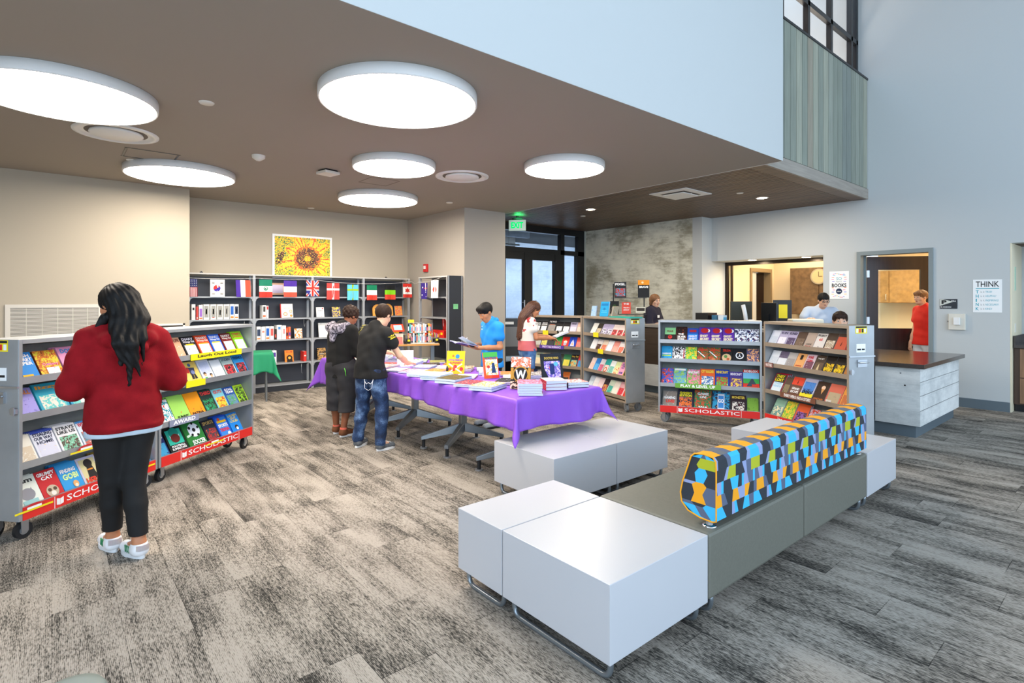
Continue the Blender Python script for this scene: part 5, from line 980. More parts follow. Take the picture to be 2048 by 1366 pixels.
# ------------------------------------------------------------------ library shelves at the back
m_lib = mat('light_grey_steel', 'A8ABAE', .4, .3); m_libd = mat('charcoal_steel', '33363C', .5, .3); m_perf = None
def perf():
    n = NT('perforated_charcoal_steel'); tc = n.n('TexCoord'); sp = n.n('SeparateXYZ'); n.l(tc.outputs['Object'], sp.inputs[0])
    a = n.math('GREATER_THAN', n.math('SINE', n.math('MULTIPLY', n.math('ADD', sp.outputs[0], sp.outputs[1]), 420.)), .55); b = n.math('GREATER_THAN', n.math('SINE', n.math('MULTIPLY', sp.outputs[2], 420.)), .55)
    n.l(n.mix(n.math('MULTIPLY', a, b), hexc('3A3E48'), hexc('15171C')), n.b.inputs['Base Color']); n.b.inputs['Roughness'].default_value = .5; return n.m
m_perf = perf()
SZ = (.11, .46, .85, 1.20, 1.555)
def bookshelf(t, xs, depth, ztop=1.89, skip=(), end=False):
    """local x along the unit, front face at y = 0"""
    for x in xs:
        MB().box((x-.02, 0, 0), (x+.02, .045, ztop), m_lib).box((x-.02, depth-.02, 0), (x+.02, depth, ztop), m_lib).build('upright', t, bevel=.002)
    for k, (a, b) in enumerate(zip(xs[:-1], xs[1:])):
        a += .022; b -= .022
        MB().box((a, depth-.016, .12), (b, depth-.008, ztop-.03), m_perf).build('back_panel', t)
        for j, z in enumerate(SZ):
            w = MB().box((a, .004, z-.022), (b, depth-.018, z), m_lib)
            if j:
                for x in (a+.002, b-.004):
                    w.add([(x, .01, z-.022), (x, depth-.02, z-.022), (x, depth-.02, z-.075), (x, .14, z-.04), (x+.002, .01, z-.022), (x+.002, depth-.02, z-.022), (x+.002, depth-.02, z-.075), (x+.002, .14, z-.04)], [(0, 1, 2, 3), (7, 6, 5, 4), (0, 3, 7, 4), (3, 2, 6, 7)], m_lib)
                for s, x in ((1, a), (-1, b)):
                    w.add([(x, .006, z-.022), (x+s*.05, .006, z-.022), (x+s*.03, .006, z-.03), (x+s*.012, .006, z-.045), (x+s*.006, .006, z-.075), (x, .006, z-.075)], [tuple(range(6)) if s > 0 else tuple(range(5, -1, -1))], m_lib)
            w.build('shelf', t)
        w = MB()
        w.tube([(b-.12, .02, SZ[3]-.03), (b-.12, .02, SZ[3]-.13), (b-.105, .02, SZ[3]-.15), (b-.10, .02, SZ[3]-.10)], .002, m_alu, 6); w.tube([(b-.16, .02, SZ[1]-.03), (b-.16, .02, SZ[1]-.18), (b-.14, .02, SZ[1]-.20)], .002, m_alu, 6); w.build('wire_hook', t)
    MB().box((xs[0]-.02, 0, ztop), (xs[-1]+.02, depth, ztop+.022), mat('pale_grey_steel', 'C2C0BC', .4)).build('top_cap', t)
    MB().box((xs[0]-.018, .012, 0), (xs[-1]+.018, depth-.02, .087), m_libd).build('kick_base', t)
ls = thing('steel_bookshelf', 'long four-bay grey steel bookshelf along the back wall under the sunflower picture', 'bookshelf', (0, 9.375, 0))
bookshelf(ls, (1.56, 2.486, 3.42, 4.35, 5.28), .25)
lt = thing('steel_bookshelf', 'single-bay steel bookshelf against the pier with a dark end panel', 'bookshelf', (5.09, 7.76, 0), R(-90)+0, group=None)
lt.location = (5.09, 8.70, 0); 
bookshelf(lt, (.02, .93), .295)
ep = MB().box((.955, .0, 0), (.967, .295, 1.91), m_libd).box((.951, .0, 0), (.971, .02, 1.912), m_lib).box((.951, .27, 0), (.971, .29, 1.912), m_lib)
ep.build('end_panel', lt)
tag(MB().box((-.048, -.0015, -.042), (.048, 0, .042), mat('mint_note', '7FCB8C', .7)).text('BOOK FAIR', col('4A8A5A'), T(-.03, -.002, .005), .06, .012, .02).build('paper_note', loc=(5.24, 7.7275, 1.39)), 'mint green paper note on the dark end panel of the single-bay shelf', 'note')
# black clips standing on the shelf top
for i, x in enumerate((1.75, 4.83)):
    tag(MB().box((-.02, -.01, 0), (.02, .01, .018), m_black).cyl((0, 0, .018), (0, 0, .03), .006, m_black).build('binder_clip', loc=(x, 9.45, 1.9125)), ('small black clip on the shelf top at the far left', 'small black clip on the shelf top above the Canadian flag')[i], 'clip', 'clips on the shelf top')
# books on those shelves: helpers
def upright(label, x, w, h, z, bg, bands=(), y=9.40, grp='upright books on the back shelves', dep=.16, rot=None, name='book'):
    wb = MB(); m0 = M_(bg); wb.box((-w/2, 0, 0), (-w/2+.0015, dep, h), m0).box((w/2-.0015, 0, 0), (w/2, dep, h), m0).box((-w/2, -.0008, 0), (w/2, .0012, h), m0)
    for c, a, b, p in bands: wb.box((-w/2+w*p, -.0016, h*a), (w/2-w*p, -.0009, h*b), M_(c))
    o = wb.build(name); tag(o, label, 'book', grp); o.location = (x, y, z+.0005)
    if rot: o.rotation_euler = rot
    MB().box((-w/2+.0016, .002, .002), (w/2-.0016, dep-.003, h-.003), m_page).build('pages', o); return o
z = SZ[3]; dk = ('7A7A78', '9A9A96', '55565A')
q = (('white spine with a small black mark', 1.637, .05, .235, 'ECECEC', (('2A2A2A', .62, .78, .25),)), ('thin red spine', 1.687, .026, .20, 'C84A44', (('F0E4E0', .1, .18, .2),)), ('white and violet spine', 1.735, .05, .225, 'F0ECEA', (('9A6AC8', .2, .75, .15), ('E87A4A', .04, .14, .1))),
     ('first white slipcase with a grey window', 1.81, .078, .232, 'EEEEEA', ((dk, .14, .9, .12), ('DADAD8', .35, .7, .38))), ('second white slipcase with a grey window', 1.905, .078, .232, 'EEEEEA', ((dk, .14, .9, .12), ('C84A3A', .1, .14, .3), ('DADAD8', .35, .7, .38))),
     ('third white slipcase with a grey window', 1.998, .078, .232, 'EEEEEA', ((dk, .14, .9, .12), ('DADAD8', .3, .62, .38))), ('fourth white slipcase with a grey window', 2.09, .078, .232, 'EEEEEA', ((dk, .14, .9, .12), ('DADAD8', .35, .7, .42))),
     ('blue and white spine', 2.168, .055, .235, 'EFEFEF', (('2A62B8', .3, .86, .12), ('E8884A', .06, .2, .1))), ('navy and white spine', 2.232, .058, .232, 'EFEFEF', (('2A3550', .34, .86, .1), ('E8884A', .06, .16, .1), ('C8CCD4', .45, .7, .4))))
for d, x, w_, h, bg_, bd in q: upright(d+', shelf below the Korean flag', x, w_, h, z, bg_, bd)
z = SZ[2]
q = (('navy and white', 2.56, .06, .22, 'EDEDED', (('33405A', .3, .8, .1), ('E8884A', .06, .16, .1))), ('white and coral', 2.63, .058, .215, 'F0EEEC', (('E88A7A', .55, .7, .2),)), ('blue and white', 2.698, .058, .22, 'EFEFEF', (('2A62B8', .3, .86, .12), ('E8884A', .06, .2, .1))), ('red and white', 2.765, .058, .22, 'F0EEEC', (('D8605A', .3, .82, .14),)),
     ('dark brown', 2.82, .035, .17, '3A2A26', (('C84A3A', .2, .5, .2),)), ('widest white', 2.88, .075, .235, 'F2F2F0', (('4A8AC8', .7, .88, .25),)), ('white with red print', 2.955, .06, .225, 'F0EEEC', (('E87A7A', .4, .75, .3),)), ('black and orange', 3.005, .03, .18, 'E8603A', (('2A2A34', .3, .6, .1),)), ('violet and orange', 3.045, .035, .2, 'E8704A', (('6A4AA8', .3, .55, .1), ('F0E8E4', .06, .2, .1))))
for d, x, w_, h, bg_, bd in q: upright(d+' spine, shelf above the green tablecloth', x, w_, h, z, bg_, bd)
upright('black and white thick spine, shelf below the Mexican flag', 2.645, .055, .215, SZ[3], 'F0F0EE', (('3A3A38', .5, .9, .2), ('E8704A', .1, .25, .1))); upright('thin white and red spine, shelf below the Mexican flag', 2.695, .03, .205, SZ[3], 'F0ECEA', (('C83A3A', .7, .95, .1),))
z = SZ[1]
q = (('first white and red spine', 2.66, .05, .2, 'F0ECEA', (('C8484A', .6, .9, .15),)), ('second white and red spine', 2.715, .05, .2, 'F0ECEA', (('C8484A', .6, .9, .15),)), ('white and violet wide spine', 2.80, .07, .21, 'F0EEF0', (('5A3A9A', .5, .85, .15), ('E8E0F0', .1, .4, .2))), ('thin bright red spine', 3.30, .045, .17, 'D8362E', (('F0E0D8', .5, .62, .2),)))
for d, x, w_, h, bg_, bd in q: upright(d+', low shelf behind the green tablecloth', x, w_, h, z, bg_, bd)
for d, x, w_, h, bg_ in (('black and white spine', 4.89, .04, .2, '3A3034'), ('white and wine spine', 4.935, .04, .2, 'E8E0E0'), ('maroon spine', 4.98, .04, .19, '5A2A34')): upright(d+', low shelf behind the white table sign', x, w_, h, z, bg_, (('F0ECEC', .55, .8, .2),))
def facing(label, x, z, **k):
    th = R(10); m = Matrix.Translation((x, 9.45, z+k.get('t', .014)*math.sin(th)+.001)) @ Matrix.Rotation(-th, 4, 'X'); return book(label, M=m, group='books facing out on the back shelves', **k)
facing('white cookbook with bowls and a red spine, shelf below the flags', 3.02, SZ[3], bg='C8342E', W_=.20, H_=.235, t=.02, ops=(('r', 'F2ECEA', .06, 0, .94, 1), ('t', 'HOME KITCHEN', 'E89A8A', .2, .66, .6, .06), ('c', 'C8784A', .38, .26, .17, 1.), ('c', 'F0D8B8', .38, .26, .12), ('c', 'D88A4A', .82, .46, .13), ('c', 'F4E0C0', .82, .46, .09), ('c', 'C8903A', .84, .14, .1)))
facing('small blue and orange adventure book, third shelf behind the green tablecloth', 3.21, SZ[2], bg='2A9AD8', W_=.13, H_=.165, ar=('2A9AD8', 'F0ECE0', 'E8862A', '7A2A1A'), pos='full')
facing('orange book with a dark arch, low shelf near the thin red spine', 3.06, SZ[1], bg='E8842A', W_=.14, H_=.195, title='CLUB', tc='B83A2A', ops=(('c', '1E1410', .52, .34, .34), ('c', 'E8B04A', .52, .34, .16), ('r', '1E1410', .2, 0, .66, .2)))
facing('white book with a red dot, shelf below the British flag', 3.585, SZ[3], bg='ECEBE8', W_=.135, H_=.175, ops=(('t', 'THE BRAVE', '7A7A7A', .2, .6, .6, .07), ('c', 'D8303A', .8, .86, .08), ('r', ('8A6A4A', 'ECEBE8', '5A4A3A'), .1, 0, .8, .16)))
facing('blue and yellow picture book, shelf below the Danish flag', 3.87, SZ[3], bg='27357A', W_=.15, H_=.175, ar=('F2CF4A', '27357A', 'F2CF4A', 'E8A04A'), pos='full')
facing('large white animal alphabet book beside the boy in the black hoodie', 3.68, SZ[2], bg='F0F0EC', W_=.24, H_=.25, ar=('F0F0EC', 'F0F0EC', 'F0F0EC', '6A7A6A'), pos='full')
facing('ornate black and tan book beside the black hoodie sleeve', 3.61, SZ[1], bg='2A221C', W_=.15, H_=.2, t=.025, ar=('1E1814', 'C89A5A', '2A221C', 'E0C090'), pos='full', ops=(('r', '1E1814', .2, .4, .6, .2), ('t', 'KINGDOM', 'D8C8B0', .25, .45, .5, .1)))
facing('yellow picture book behind the boy in the printed black tee', 5.02, SZ[2]-.0, bg='F2CC22', W_=.16, H_=.155, ops=(('t', 'THE WILD', '5A3A1A', .15, .08, .7, .1), ('c', 'F8E08A', .5, .55, .25)))
facing('teal picture book with an orange-haired girl, below the Canadian flag', 5.10, SZ[3], bg='3A9ABA', W_=.155, H_=.185, ar=('6AB8C8', 'E8A03A', 'D8605A', 'F0E8C8'), pos='full')
def arch_book(label, x, s, c):
    w = MB(); h = .225*s; r = .10*s; pts = [(-r, 0), (r, 0)]+[(r*math.cos(a), h-r+r*math.sin(a)) for a in [PI*k/14 for k in range(15)]]
    n = len(pts); v = [(a, 0, b) for a, b in pts]+[(a, .02, b) for a, b in pts]
    w.add(v, [tuple(range(n)), tuple(range(2*n-1, n-1, -1))]+[(i, n+i, n+(i+1) % n, (i+1) % n) for i in range(n)], col('EBA54A'))
    circle(w, col('F4D89A'), 0, h*.5, r*.6, -.001) if c else None
    circle(w, col('C8382A' if not c else '2A3A4A'), -r*.3, h*.6, r*.2, -.002, sx=1.4); circle(w, col('2A6AA8'), r*.45, h*.36, r*.16, -.002, sx=1.5)
    o = tag(w.build('board_book'), label, 'book', 'books facing out on the back shelves'); o.location = (x, 9.46, SZ[3]+.004); o.rotation_euler = (-R(9), 0, 0)
arch_book('smaller arched orange board book, shelf below the black, lime and red flag', 4.67, .96, 1); arch_book('larger arched orange board book with bird shapes, shelf below the lime flag', 4.885, 1.02, 0)
t = tag(MB().box((-.13, 0, 0), (.13, .004, .20), col('E8B898')).box((-.115, -.001, .03), (.115, 0, .17), col('D8CCE8')).build('back_poster', loc=(2.87, 9.55, SZ[4]+.03)), 'orange and lilac card at the back of the top shelf behind the Mexican flag', 'poster')
w = MB().text('GET AWAYS', col('F4F4F4'), T(0, 0, 0), .3, .028, .03)
# ------------------------------------------------------------------ bunting
bt = thing('flag_bunting', 'string of small world flags hanging along the back shelves', 'bunting', (0, 0, 0))
def sag(p, q, s, n=14):
    return [tuple(p[i]+(q[i]-p[i])*k/n-(s*4*(k/n)*(1-k/n) if i == 2 else 0) for i in range(3)) for k in range(n+1)]
string = sag((1.57, 9.35, 1.83), (2.5, 9.35, 1.845), .01)+sag((2.52, 9.35, 1.85), (3.42, 9.35, 1.845), .01)+sag((3.44, 9.35, 1.845), (5.3, 9.35, 1.85), .055)+sag((5.32, 9.33, 1.85), (5.04, 8.62, 1.82), .03)+sag((5.04, 8.6, 1.82), (5.04, 7.8, 1.90), .03)
MB().tube(string, .003, mat('white_cord', 'E4E2DE', .7), 6).build('cord', bt)
Wt, Rd, Bl, Gn, Bk, Vi, Lm, Sk = 'F2F2F2', 'D8372C', '2C2F86', '12825A', '191A1C', '4B2A9C', '86D11E', '63C6E8'
def flag(P, Q, ztop, zbot, shapes, name_, skew=0.):
    """P,Q: plan points of left and right edge; shapes drawn in unit coordinates"""
    w = MB(); P = Vector((*P, 0)); Q = Vector((*Q, 0)); d = Q-P; nrm = Vector((d.y, -d.x, 0)).normalized(); L = 0
    def pt(u, v, k): return P+d*(u+skew*(1-v))+nrm*(.0015*k+.012*math.sin(u*7)*(1-v))+Vector((0, 0, zbot+(ztop-zbot)*v))
    for k, s in enumerate(shapes):
        c = M_(s[1])
        if s[0] == 'r':
            u0, v0, u1, v1 = s[2:]; n = 5
            for i in range(n):
                a, b = u0+(u1-u0)*i/n, u0+(u1-u0)*(i+1)/n
                w.quad([pt(a, v0, k), pt(b, v0, k), pt(b, v1, k), pt(a, v1, k)], c)
        elif s[0] == 'p': w.quad([pt(u, v, k) for u, v in s[2]], c)
        elif s[0] == 'c': w.quad([pt(s[2]+s[4]*math.cos(a)*(ztop-zbot)/d.length, s[3]+s[4]*math.sin(a), k) for a in [2*PI*i/18 for i in range(18)]], c)
    o = w.build('flag', bt); o['label'] = name_
F_ = lambda x0, x1, zt, zb, sh, nm, sk=0.: flag((x0, 9.348), (x1, 9.348), zt, zb, sh, nm, sk)
r = 'r'
F_(1.578, 1.676, 1.815, 1.548, [(r, Wt, 0, 0, 1, 1)]+[(r, 'B8283A', i*.155, 0, i*.155+.08, .56) for i in range(7)]+[(r, '27306A', 0, .56, 1, 1)]+[('c', Wt, .15+.23*(i % 4), .63+.1*(i//4), .016) for i in range(16)], 'small flag with stars above red and white stripes')
F_(1.851, 2.051, 1.812, 1.548, [(r, Wt, 0, 0, 1, 1), ('c', 'D8342E', .46, .5, .19), ('p', '3A2AA0', [(.46+.25*math.cos(a), .5+.19*math.sin(a)) for a in [PI*1.0+.5+PI*i/10 for i in range(11)]]), ('c', 'D8342E', .37, .54, .09), ('c', '3A2AA0', .55, .45, .09)]+[('r', '3A3A3A', x, y+i*.035, x+.2, y+.018+i*.035) for x, y in ((.1, .76), (.68, .76), (.1, .14), (.68, .14)) for i in range(3)], 'white flag with a red and blue circle')
F_(2.207, 2.419, 1.812, 1.548, [(r, Vi, 0, 0, .3, 1), (r, Wt, .3, 0, .64, 1), (r, 'D4553C', .64, 0, 1, 1)], 'violet, white and red upright striped flag', .05)
F_(2.553, 2.752, 1.829, 1.541, [(r, '0F7F63', 0, .64, 1, 1), (r, Wt, 0, .32, 1, .64), (r, Rd, 0, 0, 1, .32), ('c', '4A9A7A', .5, .5, .12), ('c', Wt, .5, .52, .07), ('c', '2A6A5A', .48, .5, .04)], 'green, white and red flag with an emblem')
F_(2.934, 3.144, 1.822, 1.548, [(r, Vi, 0, .64, 1, 1), (r, Wt, 0, .30, 1, .64), (r, 'DB5440', 0, 0, 1, .30)], 'violet, white and red banded flag')
F_(3.302, 3.515, 1.83, 1.565, [(r, Bl, 0, 0, 1, 1), ('p', Wt, [(0, 0), (.14, 0), (1, .86), (1, 1), (.86, 1), (0, .14)]), ('p', Wt, [(.86, 0), (1, 0), (1, .14), (.14, 1), (0, 1), (0, .86)]), ('p', Rd, [(0, 0), (.06, 0), (1, .93), (1, 1), (.94, 1), (0, .07)]), ('p', Rd, [(.94, 0), (1, 0), (1, .07), (.06, 1), (0, 1), (0, .93)]), (r, Wt, .34, 0, .66, 1), (r, Wt, 0, .36, 1, .66), (r, Rd, .41, 0, .59, 1), (r, Rd, 0, .43, 1, .58)], 'red, white and blue crossed flag')
F_(3.655, 3.879, 1.795, 1.509, [(r, 'D9453F', 0, 0, 1, 1), (r, Wt, .42, 0, .60, 1), (r, Wt, 0, .56, 1, .68)], 'red flag with a white cross')
F_(4.026, 4.232, 1.775, 1.5, [(r, Sk, 0, 0, 1, 1), (r, '9CC214', .42, 0, .58, 1), (r, '9CC214', 0, .60, 1, .71)], 'sky blue flag with a lime cross')
F_(4.396, 4.593, 1.773, 1.5, [(r, Gn, 0, .66, 1, 1), (r, Wt, 0, .33, 1, .66), (r, 'DB4032', 0, 0, 1, .33)], 'green, white and red striped flag')
F_(4.754, 4.97, 1.779, 1.509, [(r, Bk, 0, .66, 1, 1), (r, Lm, 0, .34, 1, .66), (r, 'D8432E', 0, 0, 1, .34)], 'black, lime and red striped flag')
F_(5.129, 5.315, 1.812, 1.548, [(r, Wt, 0, 0, 1, 1), (r, Rd, 0, .76, 1, 1), (r, Rd, 0, 0, 1, .24), ('p', Rd, [(.5, .3), (.54, .4), (.8, .42), (.7, .52), (.78, .62), (.6, .6), (.5, .74), (.4, .6), (.22, .62), (.3, .52), (.2, .42), (.46, .4)])], 'red and white flag with a maple leaf', .04)
G_ = lambda y0, y1, zt, zb, sh, nm, sk=0.: flag((5.03, y0), (5.03, y1), zt, zb, sh, nm, sk)
G_(8.507, 8.288, 1.80, 1.518, [(r, '3A2A86', 0, 0, 1, 1), ('c', Wt, .28, .72, .05), ('c', Wt, .25, .25, .05), ('c', Wt, .7, .42, .04), ('c', Wt, .75, .15, .04), (r, 'C8384A', .5, .62, 1, .7), (r, Wt, .7, .5, .8, 1)], 'dark blue flag with white stars')
G_(8.173, 7.934, 1.838, 1.534, [(r, Wt, 0, 0, 1, 1), ('c', 'D0483A', .48, .48, .17)], 'white flag with a red disc')
# red display in the single-bay shelf
t = thing('red_display_box', 'bright red box display with a tall red back panel in the single-bay shelf', 'display', (5.14, 7.81, .852), R(-90)); t.location = (5.115, 8.60, .852)
m_rd = mat('glossy_red_card', 'D4241C', .4)
MB().box((.08, 0, 0), (.70, .20, .12), m_rd).build('box', t, bevel=.004); MB().add([(.36, .21, 0), (.70, .21, 0), (.70, .21, .32), (.32, .21, .32), (.36, .215, 0), (.70, .215, 0), (.70, .215, .32), (.32, .215, .32)], [(0, 1, 2, 3), (7, 6, 5, 4), (0, 4, 5, 1), (2, 6, 7, 3), (1, 5, 6, 2), (0, 3, 7, 4)], m_rd).build('back_panel', t)
MB().box((.3, -.002, .04), (.35, 0, .07), m_paper).build('label', t); MB().box((.60, -.002, .05), (.66, 0, .09), m_yel).build('sticky_note', t)
# ------------------------------------------------------------------ tables
m_ttop = mat('table_laminate', 'D8D4CC', .4)
def ftable(label, x0, x1, y0, y1, posts, px):
    t = thing('folding_table', label, 'table', ((x0+x1)/2, (y0+y1)/2, 0), group='tables under the purple cloth')
    cx, cy = (x0+x1)/2, (y0+y1)/2
    MB().box((x0-cx, y0-cy, .715), (x1-cx, y1-cy, .742), m_ttop).build('tabletop', t, bevel=.003)
    for p in posts:
        w = MB().box((px-cx-.034, p-cy-.034, .22), (px-cx+.034, p-cy+.034, .715), m_tube); w.box((px-cx-.05, p-cy-.05, .68), (px-cx+.05, p-cy+.05, .714), m_tube); w.build('leg', t, bevel=.012)
        for a in (33, 147, 213, 327):
            ca_, sa = math.cos(R(a)), math.sin(R(a)); M0 = T(px-cx, p-cy, 0, R(a))
            b = MB().add([(.02, -.024, .25), (.42, -.019, .12), (.42, .019, .12), (.02, .024, .25), (.02, -.03, .16), (.42, -.022, .085), (.42, .022, .085), (.02, .03, .16)], [(0, 1, 2, 3), (7, 6, 5, 4), (0, 4, 5, 1), (1, 5, 6, 2), (2, 6, 7, 3), (3, 7, 4, 0)], m_tube, M=M0)
            o = b.build('base_arm', t, bevel=.004)
            MB().cyl(M0 @ Vector((.395, 0, .012)), M0 @ Vector((.395, 0, .088)), .017, m_rub, 14).cyl(M0 @ Vector((.395, 0, 0)), M0 @ Vector((.395, 0, .012)), .036, m_alu, 18).build('glide', o)
    return t
ftable('front folding table on grey cross legs under the near part of the purple cloth', 2.74, 3.60, 3.18, 5.08, (3.68, 4.62), 3.22)
ftable('rear folding table on grey cross legs under the far part of the purple cloth', 2.74, 3.60, 5.10, 7.02, (5.58, 6.52), 3.22)
def cloth(x0, x1, y0, y1, zt, drop, m, nm, label, seed=1., amp=1.):
    n_in, n_out = 3, 13; nx = 24; ny = int((y1-y0)/.03)
    def axis(a, b, n):
        L = []
        for k in range(n_out, 0, -1): L.append((a, k/n_out))
        for k in range(n+1): L.append((a+(b-a)*k/n, 0))
        for k in range(1, n_out+1): L.append((b, k/n_out))
        return L
    AX, AY = axis(x0, x1, nx), axis(y0, y1, ny); V = []; cx, cy = (x0+x1)/2, (y0+y1)/2
    for (y, b) in AY:
        for (x, a) in AX:
            d = drop(x, y); sx = (1 if x > cx else -1) if a else 0; sy = (1 if y > cy else -1) if b else 0
            A, Bq = a*d, b*d; rho = math.hypot(A, Bq)
            nz = mnoise.noise(Vector((x*3.1+seed, y*3.1, 0)))
            if a and b:
                ph = math.atan2(Bq, A); fold = math.exp(-((ph-PI/4)/.42)**2); out = .012+rho*(.06+.34*fold)*amp
                out += .05*max(0, rho/d-.9); X = x+sx*math.cos(ph)*out; Y = y+sy*math.sin(ph)*out; Z = zt-min(rho*.97, d*1.30+.12*(rho-d))
            else:
                s_ = y if a else x; wv = math.sin(s_*9+seed*3+2*nz)*.5+.5*math.sin(s_*21+seed*5+4*nz); e = rho/max(d, .01)
                out = .010*(min(1, rho/.02))+rho*.06+e*e*.030*wv*amp+.014*e*nz+.006*e*math.sin(s_*47+6*nz)
                near = 1.
                X = x+sx*out; Y = y+sy*out; Z = zt-rho+(.012*nz*e)
                if not (a or b): Z = zt+.002*nz*0; X = x; Y = y
            if rho > 0 and rho < .03: Z = zt-rho*.6
            V.append((X-cx, Y-cy, Z))
    W2 = len(AX); Fc = [(j*W2+i, j*W2+i+1, (j+1)*W2+i+1, (j+1)*W2+i) for j in range(len(AY)-1) for i in range(W2-1)]
    w = MB().add(V, Fc, m, True); o = w.build(nm); o.location = (cx, cy, 0); tag(o, label, 'tablecloth')
    s = o.modifiers.new('thickness', 'SOLIDIFY'); s.thickness = .0012; return o
m_purple = mat('purple_plastic_cloth', '8A52CC', .42, spec=.4, bump=(7, .6))
def dr(x, y):
    k = (y-3.16)/(7.06-3.16); d = .245-.06*min(1, k*1.6)
    if k > .7: d += (k-.7)*.5
    if y < 3.2 and x > 3.5: d = .225
    return d+.012*math.sin(x*7+y*5)
cloth(2.70, 3.645, 3.16, 7.06, .7475, dr, m_purple, 'purple_tablecloth', 'long purple plastic tablecloth draped over the book fair tables')
t = thing('small_side_table', 'small table by the back shelves hidden under a green cloth', 'table', (2.28, 8.75, 0), R(-14))
MB().box((-.27, -.22, .70), (.27, .22, .725), m_ttop).build('tabletop', t)
for sx in (-1, 1):
    for sy in (-1, 1): MB().cyl((sx*.2, sy*.16, 0), (sx*.2, sy*.16, .70), .014, m_tube).build('leg', t)
oc = cloth(2.0, 2.56, 8.52, 8.98, .729, lambda x, y: .30+.02*math.sin(x*20), mat('green_cloth', '0F8A5E', .65, bump=(12, .2)), 'green_tablecloth', 'bright green tablecloth on the small table beside the soccer cart', 2., .7); oc.rotation_euler = (0, 0, R(-14))
t = thing('register_table', 'white table with a wooden edge holding wire book racks near the pier', 'table', (4.72, 8.0, 0), R(-25))
MB().box((-.42, -.20, .755), (.285, .22, .78), m_ttop).build('tabletop', t); MB().box((-.425, -.205, .752), (.29, -.2005, .783), mat('oak_edge_band', 'C8924E', .5)).box((.2855, -.2, .752), (.29, .22, .783), MATS['oak_edge_band']).build('edge_band', t)
for x in (-.33, .2): MB().box((x-.03, .0, .03), (x+.03, .06, .754), m_tube).build('leg', t); MB().box((x-.03, -.16, 0), (x+.03, .20, .03), m_tube).build('foot', t)
MT = T(4.72, 8.0, .7805, R(-25))
# wire rack with books on it
t = thing('wire_book_rack', 'two-tier wire rack of thin picture books on the wooden-edged table', 'book rack'); t.matrix_world = MT @ Matrix.Translation((-.11, -.06, 0))
w = MB(); wm = m_alu
for z in (.004, .12, .205):
    w.tube([(-.10, .12, z), (.32, .12, z), (.32, .26, z), (-.10, .26, z)], .0032, wm, 6, closed=True)
for x in [(-.10+.06*i) for i in range(8)]: w.cyl((x, .12, .004), (x, .12, .12), .0022, wm, 6)
for x in (-.10, .32):
    for y in (.12, .26): w.cyl((x, y, 0), (x, y, .33), .0035, wm, 6)
w.tube([(-.10, .26, .33), (.32, .26, .33)], .0035, wm, 6); w.build('wire_frame', t)
cs_ = ('D8705A', 'E8E4E8', '2A3448', 'E0E4F0', '1E222A', 'C8A080', '5AC0B0', 'F0E8E0', 'B8C8D8', 'F0F0F0', 'E8743A', '1C1E22', 'D8D0B8', 'F0B83A', 'E8E8F4')
for r_ in range(2):
    for i in range(14):
        c = cs_[(i*(2 if r_ else 1)+r_*4) % 15]; h = .155-.012*((i*7) % 3)
        o = upright('%s picture book spine, %s of the wire rack' % (('coral', 'white', 'navy', 'pale blue', 'black', 'tan', 'teal', 'cream', 'steel blue', 'off white', 'orange', 'jet black', 'sand', 'amber', 'lavender')[(i*(2 if r_ else 1)+r_*4) % 15], ('lower tier', 'upper tier')[r_]), 0, .024, h, 0, c, ((('F4F4F4', '3A8AC8', 'E86A8A')[i % 3], .2, .7, .2),), grp='thin books in the wire rack', dep=.12, name='thin_picture_book')
        o.matrix_world = MT @ Matrix.Translation((-.193+.0285*i, .068, (.004+.0035 if r_ == 0 else .168)))
tag(MB().box((-.05, 0, 0), (.05, .003, .05), m_yel).build('price_note'), 'yellow note clipped on top of the wire rack', 'note').matrix_world = MT @ Matrix.Translation((-.14, .204, .334))
def pencil_cup(lb, x, y, s):
    t = thing('pencil_cup', lb, 'pen holder'); t.matrix_world = MT @ Matrix.Translation((x, y, 0))
    MB().lathe([(.0001, .0), (.034, 0), (.036, .09), (.033, .09), (.031, .004), (.0001, .004)], m_darkmetal, seg=20).build('cup', t)
    w = MB(); rr = random.Random(s)
    for k in range(12):
        a = rr.random()*6.28; w.cyl((.012*math.cos(a), .012*math.sin(a), .006), (.05*math.cos(a), .05*math.sin(a), .13+.05*rr.random()), .0035, col(rr.choice(('D8362E', 'F2B81C', '2A8AC8', '3AA04A', 'E8E0D0', '8A5A3A'))), 6)
    w.build('pencils', t); MB().box((-.02, -.038, .04), (.02, -.0365, .07), m_yel).build('price_tag', t)
pencil_cup('dark pencil cup left of the wire rack', -.20, -.08, 1); pencil_cup('dark pencil cup right of the wire rack', .268, .0, 2)
t = thing('toy_tablet_display', 'orange-red toy tablet on a display behind the boy in the printed tee', 'toy', rz=0); t.matrix_world = MT @ Matrix.Translation((-.37, .06, 0))
MB().box((-.05, 0, 0), (.09, .1, .16), mat('cream_display_card', 'E8DFC8', .6)).build('stand', t)
MD = T(0, .0, .25, R(20), R(-35)); MB().box((-.11, -.01, -.07), (.11, .015, .08), mat('toy_orange', 'E8401E', .4), M=MD).build('case', t, bevel=.012); MB().box((-.07, -.0115, -.04), (.07, -.0105, .05), mat('toy_screen', '8AC4F0', .2, emis=(.4, .7, 1), estr=.3), M=MD).build('screen', t)
